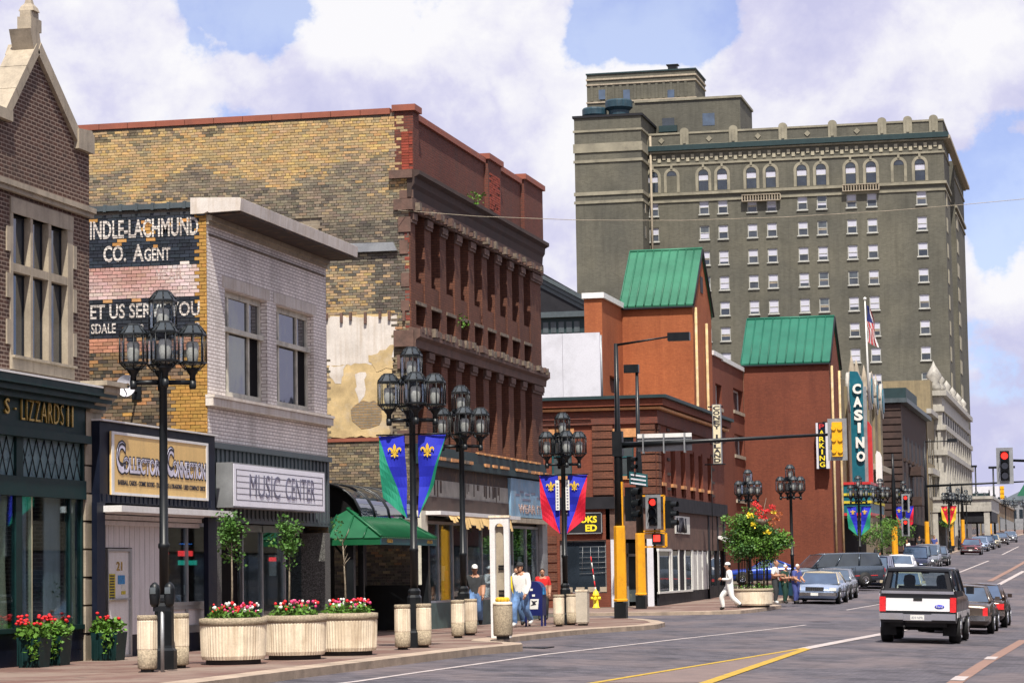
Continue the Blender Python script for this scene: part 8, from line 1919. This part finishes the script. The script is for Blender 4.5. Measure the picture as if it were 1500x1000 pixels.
    for (z, rx_, ry_, oy) in ((-.115, .035, .03, .03), (-.10, .052, .06, .02), (-.05, .066, .085, .008), (0, .074, .096, 0), (.05, .073, .095, -.005), (.09, .055, .075, -.008), (.115, .02, .03, -.01)):
        rr_.append([(rx_*math.cos(a*math.tau/12), oy+ry_*math.sin(a*math.tau/12), z) for a in range(12)])
    m_.rings(rr_); m_.prism([(-.012, .09, -.02), (.012, .09, -.02), (.006, .125, -.025), (-.006, .125, -.025)], (0, 0, .05)); 
    for s in (-1, 1): m_.box(s*.074-.008, s*.074+.008, -.02, .02, -.03, .03)
    hd_ = hp_(m_).build('head', skin, t)
    m_ = MB()
    for s in (-1, 1): m_.box(s*.03-.013, s*.03+.013, .088, .094, .0, .012)
    m_.box(-.02, .02, .082, .090, -.06, -.052); hp_(m_).build('eyes_and_mouth', 'hair_dark', hd_)
    m_ = MB(); rr_ = []
    for (z, q) in ((-.03, 1.08), (.02, 1.12), (.06, 1.13), (.10, .95), (.13, .5), (.14, .05)): rr_.append([(.076*q*math.cos(a*math.tau/12), min(.085*q*math.sin(a*math.tau/12) - .018, .055 if z < .04 else .2), z) for a in range(12)])
    m_.rings(rr_); hp_(m_).build('hair', hair, hd_)
    if cap:
        m_ = MB(); m_.rings([[(.088*q*math.cos(a*math.tau/14), .108*q*math.sin(a*math.tau/14)-.004, z) for a in range(14)] for z, q in ((.035, 1), (.07, 1.03), (.12, .85), (.15, .45), (.155, .05))])
        if cap != 'cloth_sailor': m_.box(-.06, .06, .09, .17, .035, .048)
        hp_(m_).build('cap', 'cloth_white' if cap == 'cloth_sailor' else cap, hd_)
    for s, n in ((-1, 'l'), (1, 'r')):
        a, b = Vector(V['el'+n])*k, Vector(V['wr'+n])*k; d = (b-a).normalized(); sd_ = d.cross(Vector((0, 1, 0)) if abs(d.y) < .9 else Vector((0, 0, 1))).normalized(); fn = sd_.cross(d)
        m_ = MB(); m_.tube([b-d*.01, b+d*.04, b+d*.085], .034, 6, 0, .038)
        for i, (o_, l_) in enumerate(((-.030, .06), (-.010, .075), (.010, .07), (.030, .055))): p0 = b+d*.08+fn*o_; m_.tube([p0, p0+d*l_*.5+sd_*.006*-s, p0+d*l_+sd_*.022*-s], .0095, 5, 0, .007)
        m_.tube([b+d*.02+fn*.03, b+d*.05+fn*.06, b+d*.085+fn*.055-sd_*.02*s], .011, 5, 0, .008); m_.build('hand', skin, t)
    if holds == 'bag':
        pass
    t.location = (X, Y, zb+.005); t.rotation_euler[2] = R(-hd)
    return t
g = G(697, 918); person('man in a black shirt, jeans and a white cap walking past the shop window', g.x, g.y, 172, .8, 'cloth_black', 'denim', cap='cloth_white', skin='skin', H=1.74, look=.2)
person('bare-armed man in a tan vest bending behind the man in the white cap', g.x-.05+.42, g.y+1.1, 120, .3, 'cloth_tan', 'cloth_black', sleeves='none', arms='reach', H=1.62, lean=.5, skin='skin')
g = G(765, 918); person('man in a white shirt, jeans and a dark cap walking beside the blue mailbox', g.x, g.y, 200, .7, 'cloth_white', 'denim', cap='cloth_black', H=1.78, sleeves='long', fat=1.08, look=-.1, shoes='shoe_white')
person('person in a yellow shirt mostly hidden behind the tall white pedestal', g.x-.42, g.y+1.4, 190, .3, 'letter_yellow', 'denim', H=1.66)
g = G(786, 909); person('dark-haired person in a red shirt standing behind the blue mailbox', g.x, g.y+1.0, 170, .2, 'cloth_red', 'cloth_black', H=1.62)
g = G(1070, 893); person('man dressed all in white with a white cap walking past the round planter', g.x, g.y, 262, .85, 'cloth_white', 'cloth_white', cap='cloth_sailor', arms='front', sleeves='long', H=1.74, hair='hair_dark')
g = G(1136, 884); person('older man in a white shirt and dark waistcoat standing left of the open car door', g.x, g.y, 100, .1, 'cloth_white', 'cloth_black', hair='skin', H=1.78, shoes='shoe_white', arms='front')
person('white-haired woman in dark green beside the open car door', g.x+.36, g.y+.3, 110, .1, 'cloth_green', 'cloth_green', hair='hair_white', H=1.60, arms='front', fat=1.1)
person('white-haired woman in a blue blouse leaning by the light blue car', g.x+.74, g.y+.9, 120, .1, 'cloth_blue', 'cloth_blue', hair='hair_white', H=1.60, arms='reach', fat=1.15, lean=.2)
for i, (x, y, tp_, l) in enumerate(((-15.0, 205, 'cloth_white', 'distant person in a white shirt near the stone canopy'), (-15.6, 228, 'cloth_black', 'distant dark-clothed person near the stone canopy'), (-14.6, 232, 'cloth_blue', 'distant person in blue walking beside the far red car'), (-15.2, 181, 'cloth_black', 'distant dark-clothed person under the brownstone'))):
    person(l, x, y, 180, .5, tp_, 'cloth_black', H=1.72)

# ================================================================== far planter with two trees, baskets, grass
t, c = tub('concrete_planter', 'large round concrete planter with two leafy trees beside the man in white', 'planter', 1104, 889, .76, .72, rib=False)
flowers(t, c, .68, rf, [('petal_red', -1, 1), ('petal_white', -.5, .5)], 24)
def big_tree(c, label, h, crx, crz, n, seed, tr=.05):
    t = thing('leafy_tree', label, 'tree', tuple(c)); r_ = random.Random(seed); mb = MB(); tips = []
    mb.tube([c+Vector((0, 0, -.1)), c+Vector((.03, 0, h*.3)), c+Vector((-.02, .04, h*.62)), c+Vector((.03, 0, h*.95))], tr, 7, 0, tr*.35)
    for k in range(16):
        a = r_.uniform(0, 6.28); z0 = h*r_.uniform(.42, .85); L_ = crx*r_.uniform(.55, 1.0); e = c+Vector((L_*math.cos(a), L_*math.sin(a), z0+r_.uniform(.15, .75)*crz)); m0 = c+Vector((L_*.45*math.cos(a+.3), L_*.45*math.sin(a+.3), z0+.18))
        mb.tube([c+Vector((0, 0, z0)), m0, e], tr*.32, 5, 0, tr*.08); tips += [e, m0.lerp(e, .5)]
    mb.build('trunk', 'bark', t); mb = MB()
    for k in range(n):
        b_ = tips[k % len(tips)] if k % 3 else c+Vector((r_.gauss(0, .42)*crx, r_.gauss(0, .42)*crx, h*.72+r_.gauss(0, .40)*crz)); leaves(mb, b_+Vector((r_.gauss(0, .12), r_.gauss(0, .12), r_.gauss(0, .10))), .26, 34, .10, r_, r_.choice((0, 0, 1)), .7, 0)
    mb.build('crown', ['leaf', 'leaf_dark'], t)
big_tree(c+Vector((-.25, 0, 0)), 'leafy green street tree on the left side of the round planter', 2.6, .85, 1.0, 210, 5)
big_tree(c+Vector((.40, .1, 0)), 'leafy green street tree on the right side of the round planter', 2.5, .9, .95, 210, 9)
for i, dx_ in enumerate((-.35, .36)):
    tg_ = thing('tree_guard', ['black iron guard round the left planter tree', 'black iron guard round the right planter tree'][i], 'tree guard', (c.x+dx_, c.y, c.z)); mb = MB()
    for k in range(10): a = k*math.tau/10; mb.tube([(c.x+dx_+.22*math.cos(a), c.y+.22*math.sin(a), c.z-.05), (c.x+dx_+.22*math.cos(a), c.y+.22*math.sin(a), c.z+1.15)], .014, 4)
    mb.build('rods', 'iron_black', tg_); mb = MB()
    for z_ in (.1, 1.1): mb.tube([(c.x+dx_+.22*math.cos(a*math.tau/12), c.y+.22*math.sin(a*math.tau/12), c.z+z_) for a in range(13)], .018, 4)
    mb.build('hoop', 'iron_black', tg_)
gb = thing('hanging_basket', 'hanging basket of red and yellow flowers above the planter trees', 'flower basket', (c.x+.2, c.y+2, c.z+3)); mb = MB()
for (u, v, mt_) in ((1110, 752, 'petal_red'), (1112, 744, 'petal_red'), (1132, 742, 'petal_red'), (1104, 768, 'letter_yellow'), (1125, 779, 'letter_yellow'), (1098, 754, 'letter_yellow'), (1134, 750, 'letter_yellow'), (1118, 757, 'petal_red'), (1124, 748, 'petal_red'), (1138, 760, 'clay'), (1130, 766, 'clay'), (1106, 738, 'petal_red'), (1142, 752, 'clay')):
    p = PY_(u, v, c.y-.75); mb = MB(); leaves(mb, p, .13, 44, .08, rf, 0, .8, 0); mb.build('bloom', mt_, gb, kind='stuff')
mb = MB(); p = PY_(1116, 762, c.y-.6); mb.lathe([(.0, -.2), (.2, -.1), (.26, .05), (0, .06)], p.x, p.y, p.z, 12); mb.tube([(p.x, p.y, p.z+.05), (p.x, p.y+1.5, p.z+.9)], .01, 4); mb.build('basket', 'bark', gb)
# small street trees farther on
for (u, Y_, l) in ((1310, 176, 'dark leafy tree on the pavement behind the casino lamps'), (1285, 166, 'green tree beside the casino marquee'), (1389, 250, 'slim tree below the stone canopy')):
    x_ = fxz(u, 800, Y_)[0]; big_tree(Vector((x_, Y_, prof(Y_))), l, 3.4 if u != 1389 else 4.6, 1.4 if u != 1389 else .6, 1.2, 90, int(u))
sheet(lambda y: [-24.2, -16.2], [128, 132, 136, 140, 146], 'grass', 'grass_patch', lambda x, y: prof(y)+.05)
rg = random.Random(12); mb = MB()
for _ in range(2600):
    x, y = rg.uniform(-24, -16.3), rg.uniform(128, 146); h = rg.uniform(.05, .16); a = rg.uniform(0, 3.14); z = prof(y)+.04
    mb.poly([(x-.02*math.cos(a), y-.02*math.sin(a), z), (x+.02*math.cos(a), y+.02*math.sin(a), z), (x+rg.uniform(-.04, .04), y+rg.uniform(-.04, .04), z+h)])
o = mb.build('grass', 'grass', None, kind='stuff'); o['label'] = 'green grass strip behind the planter trees'; o['category'] = 'grass'
lw = thing('low_wall', 'low pale concrete wall behind the round planter trees', 'wall', (-18, 127, .2)); MB().box(-24, -16.6, 127.4, 127.7, 0, prof(127)+.45).build('wall', 'concrete', lw)
